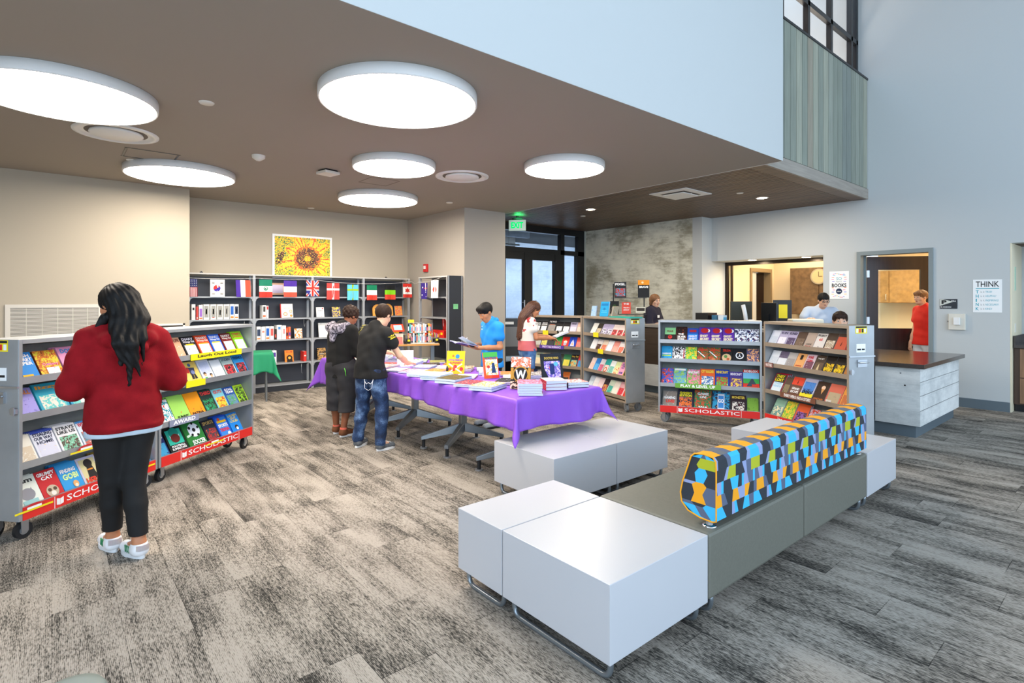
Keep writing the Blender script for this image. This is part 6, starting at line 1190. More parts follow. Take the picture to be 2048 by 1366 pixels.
t = tag(MB().add([(-.10, 0, 0), (.12, 0, 0), (.12, .14, 0), (-.10, .14, 0), (-.10, .10, .11), (.12, .10, .11), (.12, .14, .11), (-.10, .14, .11)], [(0, 3, 2, 1), (4, 5, 6, 7), (0, 1, 5, 4), (1, 2, 6, 5), (2, 3, 7, 6), (3, 0, 4, 7)], m_rd).build('red_wedge_box'), 'red wedge-shaped box on the wooden-edged table', 'box'); t.matrix_world = MT @ Matrix.Translation((-.42, -.16, 0))
t = tag(MB().lathe([(.0001, 0), (.03, 0), (.034, .05), (.02, .09), (.0001, .11)], m_black, seg=16).build('penguin_toy'), 'tiny black and white toy near the front of the wooden-edged table', 'toy'); t.matrix_world = MT @ Matrix.Translation((-.26, -.15, 0))
# ------------------------------------------------------------------ things lying on the purple cloth
TZ = .7492
def flat(label, x, y, rz, n=1, W_=.15, H_=.21, t=.014, grp='books lying on the purple cloth', **k):
    """a pile of n copies lying flat, cover up, head pointing away from the camera when rz = 0; the top one carries the label"""
    for i in range(n):
        m = Matrix.Translation((x+.003*math.sin(i*2.3+x*9), y+.003*math.cos(i*1.7+y*5), TZ+(i+1)*(t+.0022)+.0012)) @ Matrix.Rotation(rz+R(1.2)*math.sin(i*3+x), 4, 'Z') @ Matrix.Rotation(-PI/2, 4, 'X') @ Matrix.Translation((0, 0, -H_/2))
        m = m @ Matrix.Identity(4)
        top = i == n-1
        l = label if top else ('copy under the ' if n == 2 else ('lowest' if i == 0 else ('second', 'third', 'fourth', 'fifth')[i-1])+' copy under the ')+label
        book(clip_label('', l, ''), M=m, W_=W_, H_=H_, t=t, group=grp, name='picture_book', **k)
items = [
 # near end, right of the corner
 ('grey and white magazine topping the tall pile at the near table edge', 3.02, 3.34, -40, 5, .19, .24, .017, ('EDE8EC', ('E8E4EC', '9A8AB8', 'C83A3A', '3A3A4A'))),
 ('dark red hardcover topping the pile near the right end', 3.27, 3.33, -28, 3, .18, .2, .024, ('B82A34', ('2A1A1A', 'D8D0CC', 'B82A34'))),
 ('black book at the near right corner of the purple cloth', 3.49, 3.37, -24, 2, .19, .2, .02, ('16161A', ('16161A', 'E8E4E0', 'C83A3A', '3A3A40'))),
 ('gold and black wrestling belt book at the near left edge', 2.86, 3.62, -66, 2, .215, .28, .018, ('8AB0D8', ('2A1C12', 'C89A3A', 'E8E0D0', '8A2A1A'))),
 ('white figure sticker book left of the wrestling books', 2.86, 3.93, -62, 2, .2, .25, .012, ('F0EEF2', ('F0EEF2', 'C83A3A', '3A3A5A', 'E8C8A8'))),
 ('dark forest art book with blue page edges', 2.90, 4.23, -68, 2, .22, .28, .02, ('6A94C0', ('1C1A10', '6A5A20', '2A2818', 'A89A5A'))),
 ('red and black activity book behind the wrestling book', 3.13, 3.78, -52, 2, .2, .25, .012, ('B8343A', ('E8E4E0', '2A2A30', 'B8343A'))),
 ('orange and cream activity book behind the dark standing book', 3.40, 3.95, -40, 1, .2, .26, .016, ('E8904A', ('E8904A', 'F0E8DC', 'C8483A'))),
 ('black and white comic pile by the cloth far edge', 3.47, 3.70, -30, 3, .2, .26, .014, ('1E1A1E', ('F0ECEC', '1E1A1E', 'D8D0D0', 'C83A4A'))),
 ('white and orange picture book beside the boy in blue', 3.47, 4.25, -38, 1, .22, .26, .012, ('F0EAE2', ('F0EAE2', 'E87A3A', '3A8A9A'))),
 ('sky blue beach activity book left of the yellow standing book', 2.87, 4.55, -62, 3, .22, .26, .014, ('7EC2E6', ('7EC8EC', 'F2E6A0', 'F4F4F4', '4AA0D8'))),
 ('pale green and white book at the left cloth edge', 2.84, 4.84, -66, 2, .2, .25, .012, ('C8DCE8', ('DCECC8', 'F4F4F0', '9AC8A8', 'E8A0B8'))),
 ('pink scribble colouring book', 2.88, 5.10, -58, 1, .21, .27, .012, ('F0E8F0', ('F4F0F4', 'E870A8', 'F4F4F4', 'E8D8F0'))),
 ('orange fire picture book', 3.07, 4.88, -60, 1, .2, .27, .012, ('F0B070', ('F0ECE4', 'F0963A', 'D8601E', 'F4E8D0'))),
 ('green and white book under the hand of the boy in the tee', 2.90, 5.38, -62, 2, .2, .26, .012, ('C83A4A', ('5AB06A', 'F0EEEA', 'C83A4A', 'F0E8E0'))),
 ('lavender and white sticker book', 3.12, 5.2, -50, 2, .2, .25, .012, ('8A7AD0', ('E8E4F4', '8A7AD0', 'F4F4F4', '5A4AB0'))),
 ('dark orange adventure book in the middle of the cloth', 3.33, 4.9, -44, 2, .2, .26, .014, ('D8722A', ('D8722A', '2A1A14', 'F0D8B8', '8A3A1A'))),
 ('yellow train book near the far edge', 3.45, 5.2, -40, 1, .22, .27, .014, ('E8A81E', ('F0B82A', '3A2A1A', 'E88A1E', 'F4E4B0'))),
 ('black photo book near the far edge', 3.50, 4.87, -35, 1, .18, .24, .014, ('1A1A20', ('1A1A20', 'D8D4D8', '4A4A5A'))),
 ('blue and lilac book near the white table sign', 3.20, 5.5, -48, 2, .21, .27, .014, ('6A7AD8', ('8AA8E8', 'E8E8F8', '5A4AB8'))),
 ('red-cornered white book in front of the white sign', 2.95, 5.66, -58, 1, .2, .26, .012, ('E8E8F0', ('F4F4F4', 'D83A34', 'E8E8F0'))),
 ('bright green picture book far along the cloth', 3.43, 5.85, -36, 1, .21, .27, .012, ('3AA84A', ('2AA84A', '1A7A3A', 'F0E8D8', '6AC86A'))),
 ('cream and navy picture book far along the cloth', 3.2, 5.85, -46, 2, .2, .26, .012, ('E8E4D8', ('F0ECE0', '2A3A6A', 'E8B85A'))),
 ('black and olive picture book at the far right of the cloth', 3.50, 5.55, -30, 1, .18, .25, .012, ('2A2A20', ('2A2A20', '8A8A4A', 'D8D4C8'))),
 ('pale tan picture book far along the cloth', 3.45, 6.2, -34, 2, .2, .26, .014, ('D8C8A8', ('D8C8A8', 'F0ECE0', '8A6A4A'))),
 ('white paper pile behind the white sign', 3.12, 6.2, -40, 5, .24, .3, .012, ('F0F0EC', ('F0F0EC', 'F0F0EC', 'E0DCD0'))),
 ('mint game book behind the boys', 2.92, 6.05, -60, 2, .2, .26, .014, ('8AC8B0', ('8AC8B0', 'F0F0EC', '3A8A7A'))),
 ('violet book at the far end of the purple cloth', 3.4, 6.6, -30, 2, .2, .26, .014, ('7A5AB0', ('7A5AB0', 'E8E0F4', '4A3A7A'))),
 ('olive and yellow book at the far end of the purple cloth', 3.1, 6.65, -45, 3, .2, .26, .014, ('B8B83A', ('B8B83A', 'F0ECE0', '6A6A2A'))),
]
items += [(lb, x, y, rz, n, .19, .25, .012, (c[0], c)) for lb, x, y, rz, n, c in (
 ('coral and cream comic in the middle of the cloth', 3.15, 4.42, -45, 1, ('E87A6A', 'F4ECE0', 'C83A4A')), ('teal and white comic beside the green standing book', 3.40, 4.55, -38, 2, ('3A9AA8', 'F0F0EC', '1A5A6A')),
 ('navy magazine behind the yellow standing book', 3.28, 5.12, -42, 1, ('24305A', 'E8E4F0', 'D8A03A')), ('rose pink magazine near the left cloth edge', 3.02, 5.38, -55, 1, ('E8A0B8', 'F4F0F4', 'B83A6A')),
 ('orange and black comic near the far edge by the boy in blue', 3.52, 5.3, -30, 1, ('E8862A', '1A1A1A', 'F0E0C8')), ('brown bear picture book left of the white sign', 2.88, 5.68, -60, 2, ('7A5A3A', 'E8D8B8', '3A2A1E')),
 ('aqua picture book behind the white sign', 3.28, 6.05, -42, 1, ('5AC8C8', 'F4F4E8', 'E8743A')), ('crimson picture book at the far left corner', 2.95, 6.4, -60, 2, ('B82A34', 'F0E0D0', '5A1A1E')), ('grey castle picture book at the far end', 3.22, 6.75, -45, 1, ('8A8E96', 'E8E8EC', '3A4A6A')))]
def settle(rects, fixed, b):
    """slide lying books apart so that none overlap"""
    def cor(r): c, s_ = math.cos(r[2]), math.sin(r[2]); return [(r[0]+c*a*r[3]-s_*q_*r[4], r[1]+s_*a*r[3]+c*q_*r[4]) for a, q_ in ((-1, -1), (1, -1), (1, 1), (-1, 1))]
    def mtv(p, q_):
        best = None; P, Q = cor(p), cor(q_)
        for an in (p[2], p[2]+PI/2, q_[2], q_[2]+PI/2):
            ax, ay = math.cos(an), math.sin(an); a = [x*ax+y*ay for x, y in P]; c = [x*ax+y*ay for x, y in Q]; o_ = min(max(a), max(c))-max(min(a), min(c))
            if o_ <= 0: return None
            if best is None or o_ < best[0]: s_ = 1 if (p[0]-q_[0])*ax+(p[1]-q_[1])*ay > 0 else -1; best = (o_, ax*s_, ay*s_)
        return best
    for it in range(400):
        mv = False
        for i, p in enumerate(rects):
            for k_, q_ in enumerate(rects+fixed):
                if q_ is p: continue
                m = mtv(p, q_)
                if m:
                    mv = True; f = .55 if k_ < len(rects) else 1.05; p[0] += m[1]*m[0]*f; p[1] += m[2]*m[0]*f
                    if k_ < len(rects): q_[0] -= m[1]*m[0]*f; q_[1] -= m[2]*m[0]*f
            p[0] = min(max(p[0], b[0]), b[1]); p[1] = min(max(p[1], b[2]), b[3])
        if not mv: break
rects = [[x, y, R(rz), W_/2+.012, H_/2+.012] for lb, x, y, rz, n, W_, H_, t_, q in items]
fixed = [[3.11+.05, 4.60+.07, R(-47), .12, .11], [3.22+.02, 4.13+.07, R(-14), .10, .11], [3.0+.06, 3.47+.06, R(-50), .11, .12], [3.44+.02, 3.52+.08, R(-20), .13, .13], [3.05, 5.5, R(-32), .11, .06], [3.005, 4.52, 0, .04, .04]]
settle(rects, fixed, (2.82, 3.55, 3.28, 6.96))
for (lb, x, y, rz, n, W_, H_, t_, (bg_, ar_)), r_ in zip(items, rects): flat(lb, r_[0], r_[1], R(rz), n, W_, H_, t_, bg=bg_, ar=tuple(ar_), pos='full')
def standing(label, x, y, rz, sw, sh, lean=14, **k):
    t = thing('book_easel', 'white card easel behind the '+label.split(',')[0], 'easel', (x, y, TZ), R(rz), group='card easels on the purple cloth')
    th = R(lean); ca_, sa = math.cos(th), math.sin(th); o_ = .034
    MB().add([(-.05, o_, .004), (.05, o_, .004), (.05, o_+sh*.8*math.tan(th), sh*.8), (-.05, o_+sh*.8*math.tan(th), sh*.8), (.045, .15, .002), (-.045, .15, .002)], [(0, 1, 2, 3), (3, 2, 4, 5), (3, 2, 1, 0), (5, 4, 2, 3)], m_paper).build('card', t)
    tt = k.get('t', .014)
    m = T(x, y, TZ+.002+tt*sa, R(rz)) @ Matrix.Rotation(-th, 4, 'X')
    book(label, M=m, W_=sw, H_=sh, group='books standing on the purple cloth', **k)
standing('yellow picture book with scribbled friends, upright on the purple cloth', 3.11, 4.60, -47, .185, .235, bg='F6C21C', ops=(('t', 'LITTLE FRIENDS', '7A3AA8', .1, .56, .8, .08), ('t', 'ALPHABET', 'D83A4A', .16, .44, .68, .09), ('c', '2A86C8', .6, .76, .12), ('c', 'E8742A', .36, .78, .06), ('p', 'F6EAD8', [(.1, .06), (.16, .04), (.9, .42), (.84, .46)]), ('p', 'F6EAD8', [(.84, .04), (.9, .08), (.16, .46), (.1, .42)]), ('c', 'D8303A', .5, .32, .1), ('c', 'D8303A', .84, .22, .1), ('c', 'E8502A', .22, .22, .08)))
standing('tall green-topped rhyme book, tilted upright in the middle of the cloth', 3.22, 4.13, -14, .15, .25, bg='E85A2A', ops=(('r', '4AB04A', 0, .8, 1, .2), ('t', 'POETREE', '2A6A8A', .1, .72, .8, .1), ('r', ('7AC8E0', 'F4F0E4', 'D8C05A', '5AB0D8'), .1, .12, .84, .6), ('c', 'C83A2A', .3, .44, .1), ('p', '1E3A6A', [(.5, .2), (.8, .2), (.72, .58), (.56, .58)]), ('r', 'E8342A', .5, 0, .5, .1)))
standing('wrestling book with a big W belt, upright at the near end', 3.0, 3.47, -50, .17, .27, bg='1A1310', ops=(('r', ('F0D8C8', 'C86A4A', 'F4ECE8', '8A2A3A'), 0, .68, 1, .32), ('r', ('D88A5A', '2A1A14', 'F0C8A8', 'B83A2A'), 0, 0, 1, .24), ('c', 'B8862E', .5, .46, .40, .98), ('c', '1A1310', .5, .46, .34), ('r', 'B8862E', .0, .3, .14, .36), ('r', 'B8862E', .86, .3, .14, .36), ('p', 'EDEDED', [(.24, .6), (.32, .6), (.38, .42), (.46, .58), (.54, .58), (.62, .42), (.68, .6), (.76, .6), (.65, .32), (.59, .32), (.5, .48), (.41, .32), (.35, .32)]), ('c', 'D8501E', .5, .3, .05)))
standing('black book with gold title and blue box, upright near the right table end', 3.44, 3.52, -20, .205, .27, bg='12161F', ops=(('t', 'DOCTOR WHO', 'C8A84A', .16, .80, .68, .08), ('r', ('1E2440', 'D8C0E8', '6A5AB8', 'E8747A'), .12, .2, .76, .54), ('p', '12161F', [(.0, .1), (.3, .16), (.12, .5), (.0, .5)]), ('p', '1A2A6A', [(.38, .3), (.6, .3), (.6, .66), (.38, .66)]), ('c', '5AB0E0', .68, .64, .1), ('t', 'THIRTEEN', 'A8B8D0', .44, .06, .4, .05)))
t = thing('blank_sign', 'blank white square sign standing on the purple cloth beside the boys', 'sign', (3.05, 5.5, TZ), R(-32)); MB().box((-.09, 0, .004), (.09, .004, .185), m_paper).build('sheet', t); MB().box((-.05, -.02, 0), (.05, .04, .004), mat('clear_acrylic', 'D8DCE0', .1)).build('foot', t)
for lb, c, x, y in (('small red marker standing by the yellow standing book', 'E0402A', 3.03, 4.50), ('small black and white figurine by the yellow standing book', '2A2A2A', 2.98, 4.54)):
    tag(MB().lathe([(.0001, 0), (.012, 0), (.012, .03), (.008, .034), (.008, .045), (.0001, .045)], col(c), c=(x, y, TZ+.055), seg=12).build('marker_pen' if 'marker' in lb else 'figurine'), lb, 'pen' if 'marker' in lb else 'toy')
# books and boards on top of the price tag cart and the rack behind it
def on_cart(cm, label, x, sw, sh, name='book', rz=0, lean=12, y=.16, z=None, **k):
    th = R(lean); m = cm @ Matrix.Translation((x, y, (z or CH)+.002+k.get('t', .014)*math.sin(th))) @ Matrix.Rotation(R(rz), 4, 'Z') @ Matrix.Rotation(-th, 4, 'X'); return book(label, M=m, W_=sw, H_=sh, group='books displayed above the carts', **k)
on_cart(md, 'small blue book with a black figure on top of the price tag cart', .04, .09, .155, rz=20, bg='2A7AC8', ar=('2A8AD8', 'A8C8E0', '14161E'), pos='full')
on_cart(md, 'tall bright blue book on top of the price tag cart', .32, .15, .22, rz=20, bg='12A0D8', ops=(('r', '0A7AB8', .1, .72, .8, .16), ('r', '5AC0E8', .2, .36, .6, .04), ('r', '5AC0E8', .16, .26, .68, .04), ('c', '0A7AB8', .5, .5, .14)))
t = thing('wire_easel', 'small wire easel with a leaning pale book on the price tag cart', 'easel', rz=0); t.matrix_world = md @ Matrix.Translation((.53, .17, CH)); MB().tube([(-.06, .06, .004), (0, 0, .15), (.05, .06, .004)], .003, m_alu, 6).tube([(-.05, -.05, .004), (0, 0, .15), (.06, -.05, .004)], .003, m_alu, 6).build('wire_frame', t); MB().box((-.03, -.005, .01), (-.01, .12, .15), col('B8A890'), M=T(0, 0, 0, .3, 0, .25)).build('card', t)
tag(MB().box((-.25, -.1, 0), (.25, .1, .016), mat('teal_board', '1FA090', .5)).build('teal_game_board'), 'flat teal board lying on top of the price tag cart', 'board').matrix_world = md @ Matrix.Translation((.86, .15, CH+.0015))
t = thing('display_rack', 'tall dark wire rack of facing books against the concrete wall', 'book rack', (7.55, 5.95, 0), R(-52))
w = MB()
for x in (-.22, .30): w.cyl((x, .1, 0), (x, .1, 1.78), .010, m_darkmetal, 10)
for z in (1.28, 1.56): w.box((-.26, -.02, z-.03), (.34, .10, z-.022), m_darkmetal)
w.box((-.26, -.1, 0), (.34, .25, .03), m_darkmetal); w.build('frame', t)
RM = T(7.55, 5.95, 0, R(-52))
k_ = dict(lean=8, y=.0)
for lb, x, z_, sw, sh, kw in (('dark comic with white lettering, upper left of the dark rack', -.10, 1.545, .2, .27, dict(bg='1A1E24', title='PIXEL', tc='F0F0F0', ar=('14202A', 'B8301E', '2A8AA8', 'E0D0B8'))), ('black book with a yellow glow, lower left of the dark rack', -.20, 1.265, .15, .22, dict(bg='0E120E', ops=(('c', 'E8D82A', .5, .4, .24), ('c', '2A4A1A', .5, .6, .2)))),
        ('red and white book on the lower right of the dark rack', .0, 1.265, .15, .2, dict(bg='E8503E', title='THE', tc='F4F0EC', ops=(('t', 'TRUTH', 'F4F0EC', .16, .46, .68, .12), ('t', 'ABOUT', 'F4F0EC', .16, .28, .68, .12)))), ('black and orange book titled BRAVE behind the woman', .29, 1.545, .19, .3, dict(bg='151518', ops=(('r', 'E8921E', 0, .72, 1, .28), ('c', 'F4D8A8', .4, .86, .1), ('t', 'BRAVE', 'F4F4F4', .12, .54, .78, .12)))),
        ('small framed card on the lower right of the dark rack', .24, 1.285, .16, .1, dict(bg='E0DCC8', ops=(('r', '3A3028', .08, .3, .84, .5),)))):
    on_cart(RM, lb, x, sw, sh, z=z_-.006, **k_, **kw)
# reception clutter above the games cart
t = thing('open_laptop_stand', 'black monitor on the reception desk beyond the games cart', 'monitor', (7.80, 3.62, 1.10), R(60))
MB().box((-.17, -.012, .06), (.17, .012, .36), m_black).build('display', t, bevel=.004); MB().box((-.03, .013, .0), (.03, .03, .2), m_black).box((-.1, -.06, 0), (.1, .08, .012), m_black).build('stand', t)
t = thing('desk_monitor', 'black monitor seen from behind on the reception desk, left of the office door', 'monitor', (7.70, 3.98, 1.10), R(-20)); MB().box((-.19, -.012, .06), (.19, .018, .38), mat('dark_olive_plastic', '35372E', .5)).build('display', t, bevel=.004); MB().box((-.03, .019, 0), (.03, .04, .2), m_black).box((-.1, -.06, 0), (.1, .08, .012), m_black).build('stand', t)
t = thing('white_phone', 'white curved device standing between the two dark monitors', 'phone', (7.56, 3.83, 1.10), R(-40)); MB().tube([(0, 0, .05), (-.02, 0, .2), (-.05, 0, .33)], .028, m_enamel, 14).build('handset', t); MB().lathe([(.0001, .0), (.07, 0), (.075, .08), (.04, .12), (.0001, .12)], m_enamel, c=(.07, 0, 0), seg=24).build('base', t)
tag(MB().box((-.13, -.1, 0), (.13, .1, .21), m_black).build('printer_box', loc=(7.5, 4.42, 1.10)), 'low black box on the reception desk left of the blue boxes', 'box')
for i, (x, y, c, lb) in enumerate(((7.46, 4.14, 'DCE8F0', 'small white and blue box on the reception desk'), (7.46, 4.24, '2A6A8A', 'small dark teal box on the reception desk'), (7.60, 4.26, 'A83A34', 'small red box on the reception desk'))):
    tag(MB().box((-.05, -.04, 0), (.05, .04, .18), col(c)).box((-.045, -.041, .09), (.045, -.0402, .15), col('5AB0D8' if i == 0 else c)).build('small_carton', loc=(x, y, 1.10)), lb, 'box')
t = thing('counter_screen', 'black point of sale screen with a yellow note on the desk near the office door', 'monitor', (8.62, 3.80, 0), R(-62))
MB().box((-.13, -.012, 1.17), (.13, .012, 1.50), m_black).build('display', t, bevel=.004); MB().box((-.05, -.0155, 1.22), (.07, -.0125, 1.43), m_yel).build('sticky_note', t); MB().box((-.03, .013, .81), (.03, .04, 1.3), m_black).box((-.09, -.06, .0), (.09, .08, .02), m_black).cyl((0, .03, .02), (0, .03, .82), .02, m_black).build('stand', t)
t = thing('white_printer', 'cream white printer behind the sofa side cart', 'printer', (8.46, 3.40, 0), R(-55)); MB().box((-.22, -.16, .92), (.22, .16, 1.13), m_enamel).build('body', t, bevel=.015); MB().box((-.21, -.15, 1.13), (.21, .15, 1.22), mat('cream_plastic', 'EDE4CE', .5)).build('lid', t, bevel=.015); MB().box((-.24, -.18, 0), (.24, .18, .919), m_desk).build('pedestal', t)
tag(MB().box((-.55, -.03, 0), (.55, .06, .10), mat('dark_bronze_tray', '2E231B', .4)).build('long_tray', loc=(7.35, 2.84, 1.10), ), 'long dark tray on the desk in front of the standing man', 'tray').rotation_euler = (0, 0, R(-60))
# ------------------------------------------------------------------ people: smooth bodies and clothes from blended limbs
def net(F, org, h, iso=0.):
    """quads of the surface F = iso on a regular grid"""
    F = F-iso; ins = F < 0; nx, ny, nz = F.shape
    c = sum(ins[i:nx-1+i, j:ny-1+j, k:nz-1+k].astype(np.int8) for i in (0, 1) for j in (0, 1) for k in (0, 1))
    act = (c > 0) & (c < 8); idx = np.full(act.shape, -1, np.int64); A = np.argwhere(act); idx[act] = np.arange(len(A))
    acc = np.zeros((len(A), 3)); cnt = np.zeros(len(A)); I, J, K = A.T
    cs = [(i, j, k) for i in (0, 1) for j in (0, 1) for k in (0, 1)]
    for a in cs:
        for ax in range(3):
            if a[ax]: continue
            b = list(a); b[ax] = 1
            fa = F[I+a[0], J+a[1], K+a[2]]; fb = F[I+b[0], J+b[1], K+b[2]]
            m = (fa < 0) != (fb < 0); t = np.where(m, fa/np.where(m, fa-fb, 1), 0)
            p = np.array(a, float)[None, :].repeat(len(A), 0); p[:, ax] += t
            acc += p*m[:, None]; cnt += m
    V = (A+acc/np.maximum(cnt, 1)[:, None])*h+org
    Q = []
    for ax in range(3):
        u, v = [(1, 2), (2, 0), (0, 1)][ax]
        s0 = [slice(None)]*3; s1 = [slice(None)]*3; s0[ax] = slice(0, -1); s1[ax] = slice(1, None)
        a = ins[tuple(s0)]; b = ins[tuple(s1)]; E = np.argwhere(a != b)
        E = E[(E[:, u] > 0) & (E[:, v] > 0) & (E[:, u] < F.shape[u]-1) & (E[:, v] < F.shape[v]-1)]
        if not len(E): continue
        fl = a[tuple(E.T)]; q = []
        for du, dv in ((-1, -1), (0, -1), (0, 0), (-1, 0)):
            e = E.copy(); e[:, u] += du; e[:, v] += dv; q.append(idx[tuple(e.T)])
        q = np.array(q).T; q[~fl] = q[~fl][:, ::-1]; Q.append(q)
    Q = np.concatenate(Q); return V, Q[(Q >= 0).all(1)]
def sdf(prims, h=.006, disp=None, cuts=(), pad=.03):
    """prims: ('c', a, b, ra, rb, k) limb; ('e', centre, radii, k, rot) ellipsoid; ('-', centre, radii, k) hollow"""
    lo = np.full(3, 9e9); hi = -lo
    for p in prims:
        if p[0] == 'c':
            for q, r_ in ((p[1], p[3]), (p[2], p[4])): lo = np.minimum(lo, np.array(q)-r_); hi = np.maximum(hi, np.array(q)+r_)
        elif p[0] == 'e': m = max(p[2]); lo = np.minimum(lo, np.array(p[1])-m); hi = np.maximum(hi, np.array(p[1])+m)
    lo -= pad; hi += pad
    n = np.ceil((hi-lo)/h).astype(int)+1; ax = [lo[i]+h*np.arange(n[i]) for i in range(3)]
    F = np.full(n, .5, np.float32)
    for p in prims:
        k = p[5] if p[0] == 'c' else p[3]; M = k+3*h
        if p[0] == 'c': a, b = np.array(p[1], float), np.array(p[2], float); l = np.minimum(a-p[3], b-p[4])-M; u = np.maximum(a+p[3], b+p[4])+M
        else: m = max(p[2]); l = np.array(p[1])-m-M; u = np.array(p[1])+m+M
        s = [slice(max(0, int((l[i]-lo[i])/h)), min(n[i], int((u[i]-lo[i])/h)+2)) for i in range(3)]
        if any(x.stop <= x.start for x in s): continue
        X, Y, Z = np.meshgrid(*[ax[i][s[i]] for i in range(3)], indexing='ij')
        if p[0] == 'c':
            ba = b-a; L2 = max(1e-12, ba@ba); t = np.clip(((X-a[0])*ba[0]+(Y-a[1])*ba[1]+(Z-a[2])*ba[2])/L2, 0, 1)
            d = np.sqrt((X-a[0]-t*ba[0])**2+(Y-a[1]-t*ba[1])**2+(Z-a[2]-t*ba[2])**2)-(p[3]+(p[4]-p[3])*t)
        else:
            P = np.stack([X-p[1][0], Y-p[1][1], Z-p[1][2]], -1)
            if len(p) > 4 and p[4] is not None: P = P @ np.array(p[4])   # world -> local (columns = axes)
            r_ = np.array(p[2]); k0 = np.linalg.norm(P/r_, axis=-1); k1 = np.linalg.norm(P/(r_*r_), axis=-1); d = k0*(k0-1)/np.maximum(k1, 1e-6)
        f = F[tuple(s)]
        if p[0] == '-':
            d = -d; hh = np.maximum(k-np.abs(f-d), 0)/max(k, 1e-6); F[tuple(s)] = np.maximum(f, d)+hh*hh*k/4
        else:
            hh = np.maximum(k-np.abs(f-d), 0)/max(k, 1e-6); F[tuple(s)] = np.minimum(f, d)-hh*hh*k/4
    if disp or cuts:
        X, Y, Z = np.meshgrid(*ax, indexing='ij')
        if disp: F = F+disp(X, Y, Z)
        for (nx_, ny_, nz_, dd) in cuts: F = np.maximum(F, nx_*X+ny_*Y+nz_*Z-dd)
    return net(F, lo, h)
def sdf_obj(name, m, parent, *a, **k):
    V, Q = sdf(*a, **k); me = bpy.data.meshes.new(name)
    me.vertices.add(len(V)); me.vertices.foreach_set('co', V.astype(np.float32).ravel()); me.loops.add(Q.size); me.loops.foreach_set('vertex_index', Q.astype(np.int32).ravel())
    me.polygons.add(len(Q)); me.polygons.foreach_set('loop_start', np.arange(0, Q.size, 4, dtype=np.int32)); me.polygons.foreach_set('use_smooth', np.ones(len(Q), bool)); me.update(calc_edges=True); me.validate()
    me.materials.append(m); o = bpy.data.objects.new(name, me); COL.objects.link(o); o.parent = parent
    s = o.modifiers.new('soften', 'SMOOTH'); s.factor = .5; s.iterations = 2
    return o
def folds(A, f=1., seed=0.):
    def g(X, Y, Z):
        a = np.sin(34*f*(Z*.9+X*.5+seed)+4*np.sin(9*f*X+seed*2)+3*np.sin(11*f*Y)); b = np.sin(27*f*(Z*.5-X*.8+Y*.4)+3*np.sin(13*f*Z+seed))
        c = np.sin(61*f*(Z+.3*Y)+5*np.sin(7*f*X-seed)); return (-A*(.5*a+.4*b+.25*c)).astype(np.float32)
    return g
def v3(*a): return np.array(a, float)
def mat3(yaw=0, pitch=0, roll=0):
    return np.array((Matrix.Rotation(yaw, 3, 'Z') @ Matrix.Rotation(pitch, 3, 'X') @ Matrix.Rotation(roll, 3, 'Y')))
def hand(w, d, nrm, s, k=.010, curl=.5, side=1, spread=1.):
    """w wrist, d direction of the fingers, nrm out of the back of the hand; side = +1 thumb towards d x nrm"""
    d = d/np.linalg.norm(d); nrm = nrm-d*(nrm@d); nrm /= np.linalg.norm(nrm); t = np.cross(d, nrm)*side
    P = [('e', w+d*.050*s, (.040*s, .052*s, .015*s), .014, np.stack([t, d, nrm], 1)), ('c', w, w+d*.03*s, .024*s, .024*s, .02)]
    for i, (o, L) in enumerate(((.030, .070), (.010, .080), (-.011, .074), (-.031, .058))):
        p = w+d*.088*s+t*o*s; dr_ = d+t*o*3*spread; dr_ /= np.linalg.norm(dr_); c = curl*(1+.12*i)
        for j, (fr, rr_) in enumerate(((.42, .0092), (.32, .0086), (.26, .0078))):
            dr_ = dr_*math.cos(c*(.7+.35*j))-nrm*math.sin(c*(.7+.35*j)); dr_ /= np.linalg.norm(dr_)
            q = p+dr_*L*fr*s; P.append(('c', p, q, rr_*s, (rr_-.0007)*s, .004)); p = q
    p = w+d*.022*s+t*.028*s; dr_ = d*.55+t*.72-nrm*.35; dr_ /= np.linalg.norm(dr_)
    for L, r_ in ((.034, .0125), (.030, .0105), (.022, .009)):
        q = p+dr_*L*s; P.append(('c', p, q, r_*s, (r_-.001)*s, .007)); p = q; dr_ = dr_+d*.25-nrm*.1; dr_ /= np.linalg.norm(dr_)
    return P
def head_prims(c, M, s):
    g = lambda x, y, z: c+M @ (v3(x, y, z)*s)
    E = lambda x, y, z, r_, k: ('e', g(x, y, z), tuple(v*s for v in r_), k*s, M)
    return [E(0, -.008, .022, (.072, .090, .084), .02), E(0, .026, -.038, (.055, .060, .072), .035), ('c', g(-.018, .058, -.088), g(.018, .058, -.088), .018*s, .018*s, .03*s),
        ('c', g(-.030, .070, .020), g(.030, .070, .020), .016*s, .016*s, .02*s), E(-.040, .056, -.028, (.022, .022, .024), .02), E(.040, .056, -.028, (.022, .022, .024), .02),
        ('-', g(-.031, .099, .002), (.017*s, .017*s, .012*s), .010*s, M), ('-', g(.031, .099, .002), (.017*s, .017*s, .012*s), .010*s, M),
        ('c', g(0, .084, .008), g(0, .104, -.030), .007*s, .0115*s, .010*s), ('c', g(-.010, .094, -.034), g(.010, .094, -.034), .008*s, .008*s, .008*s),
        ('c', g(-.019, .080, -.060), g(.019, .080, -.060), .0085*s, .0085*s, .008*s),
        E(-.073, -.002, -.008, (.008, .019, .030), .008), E(.073, -.002, -.008, (.008, .019, .030), .008)]
def skin(name, h): return mat(name, h, .5, noise=(30, .05))
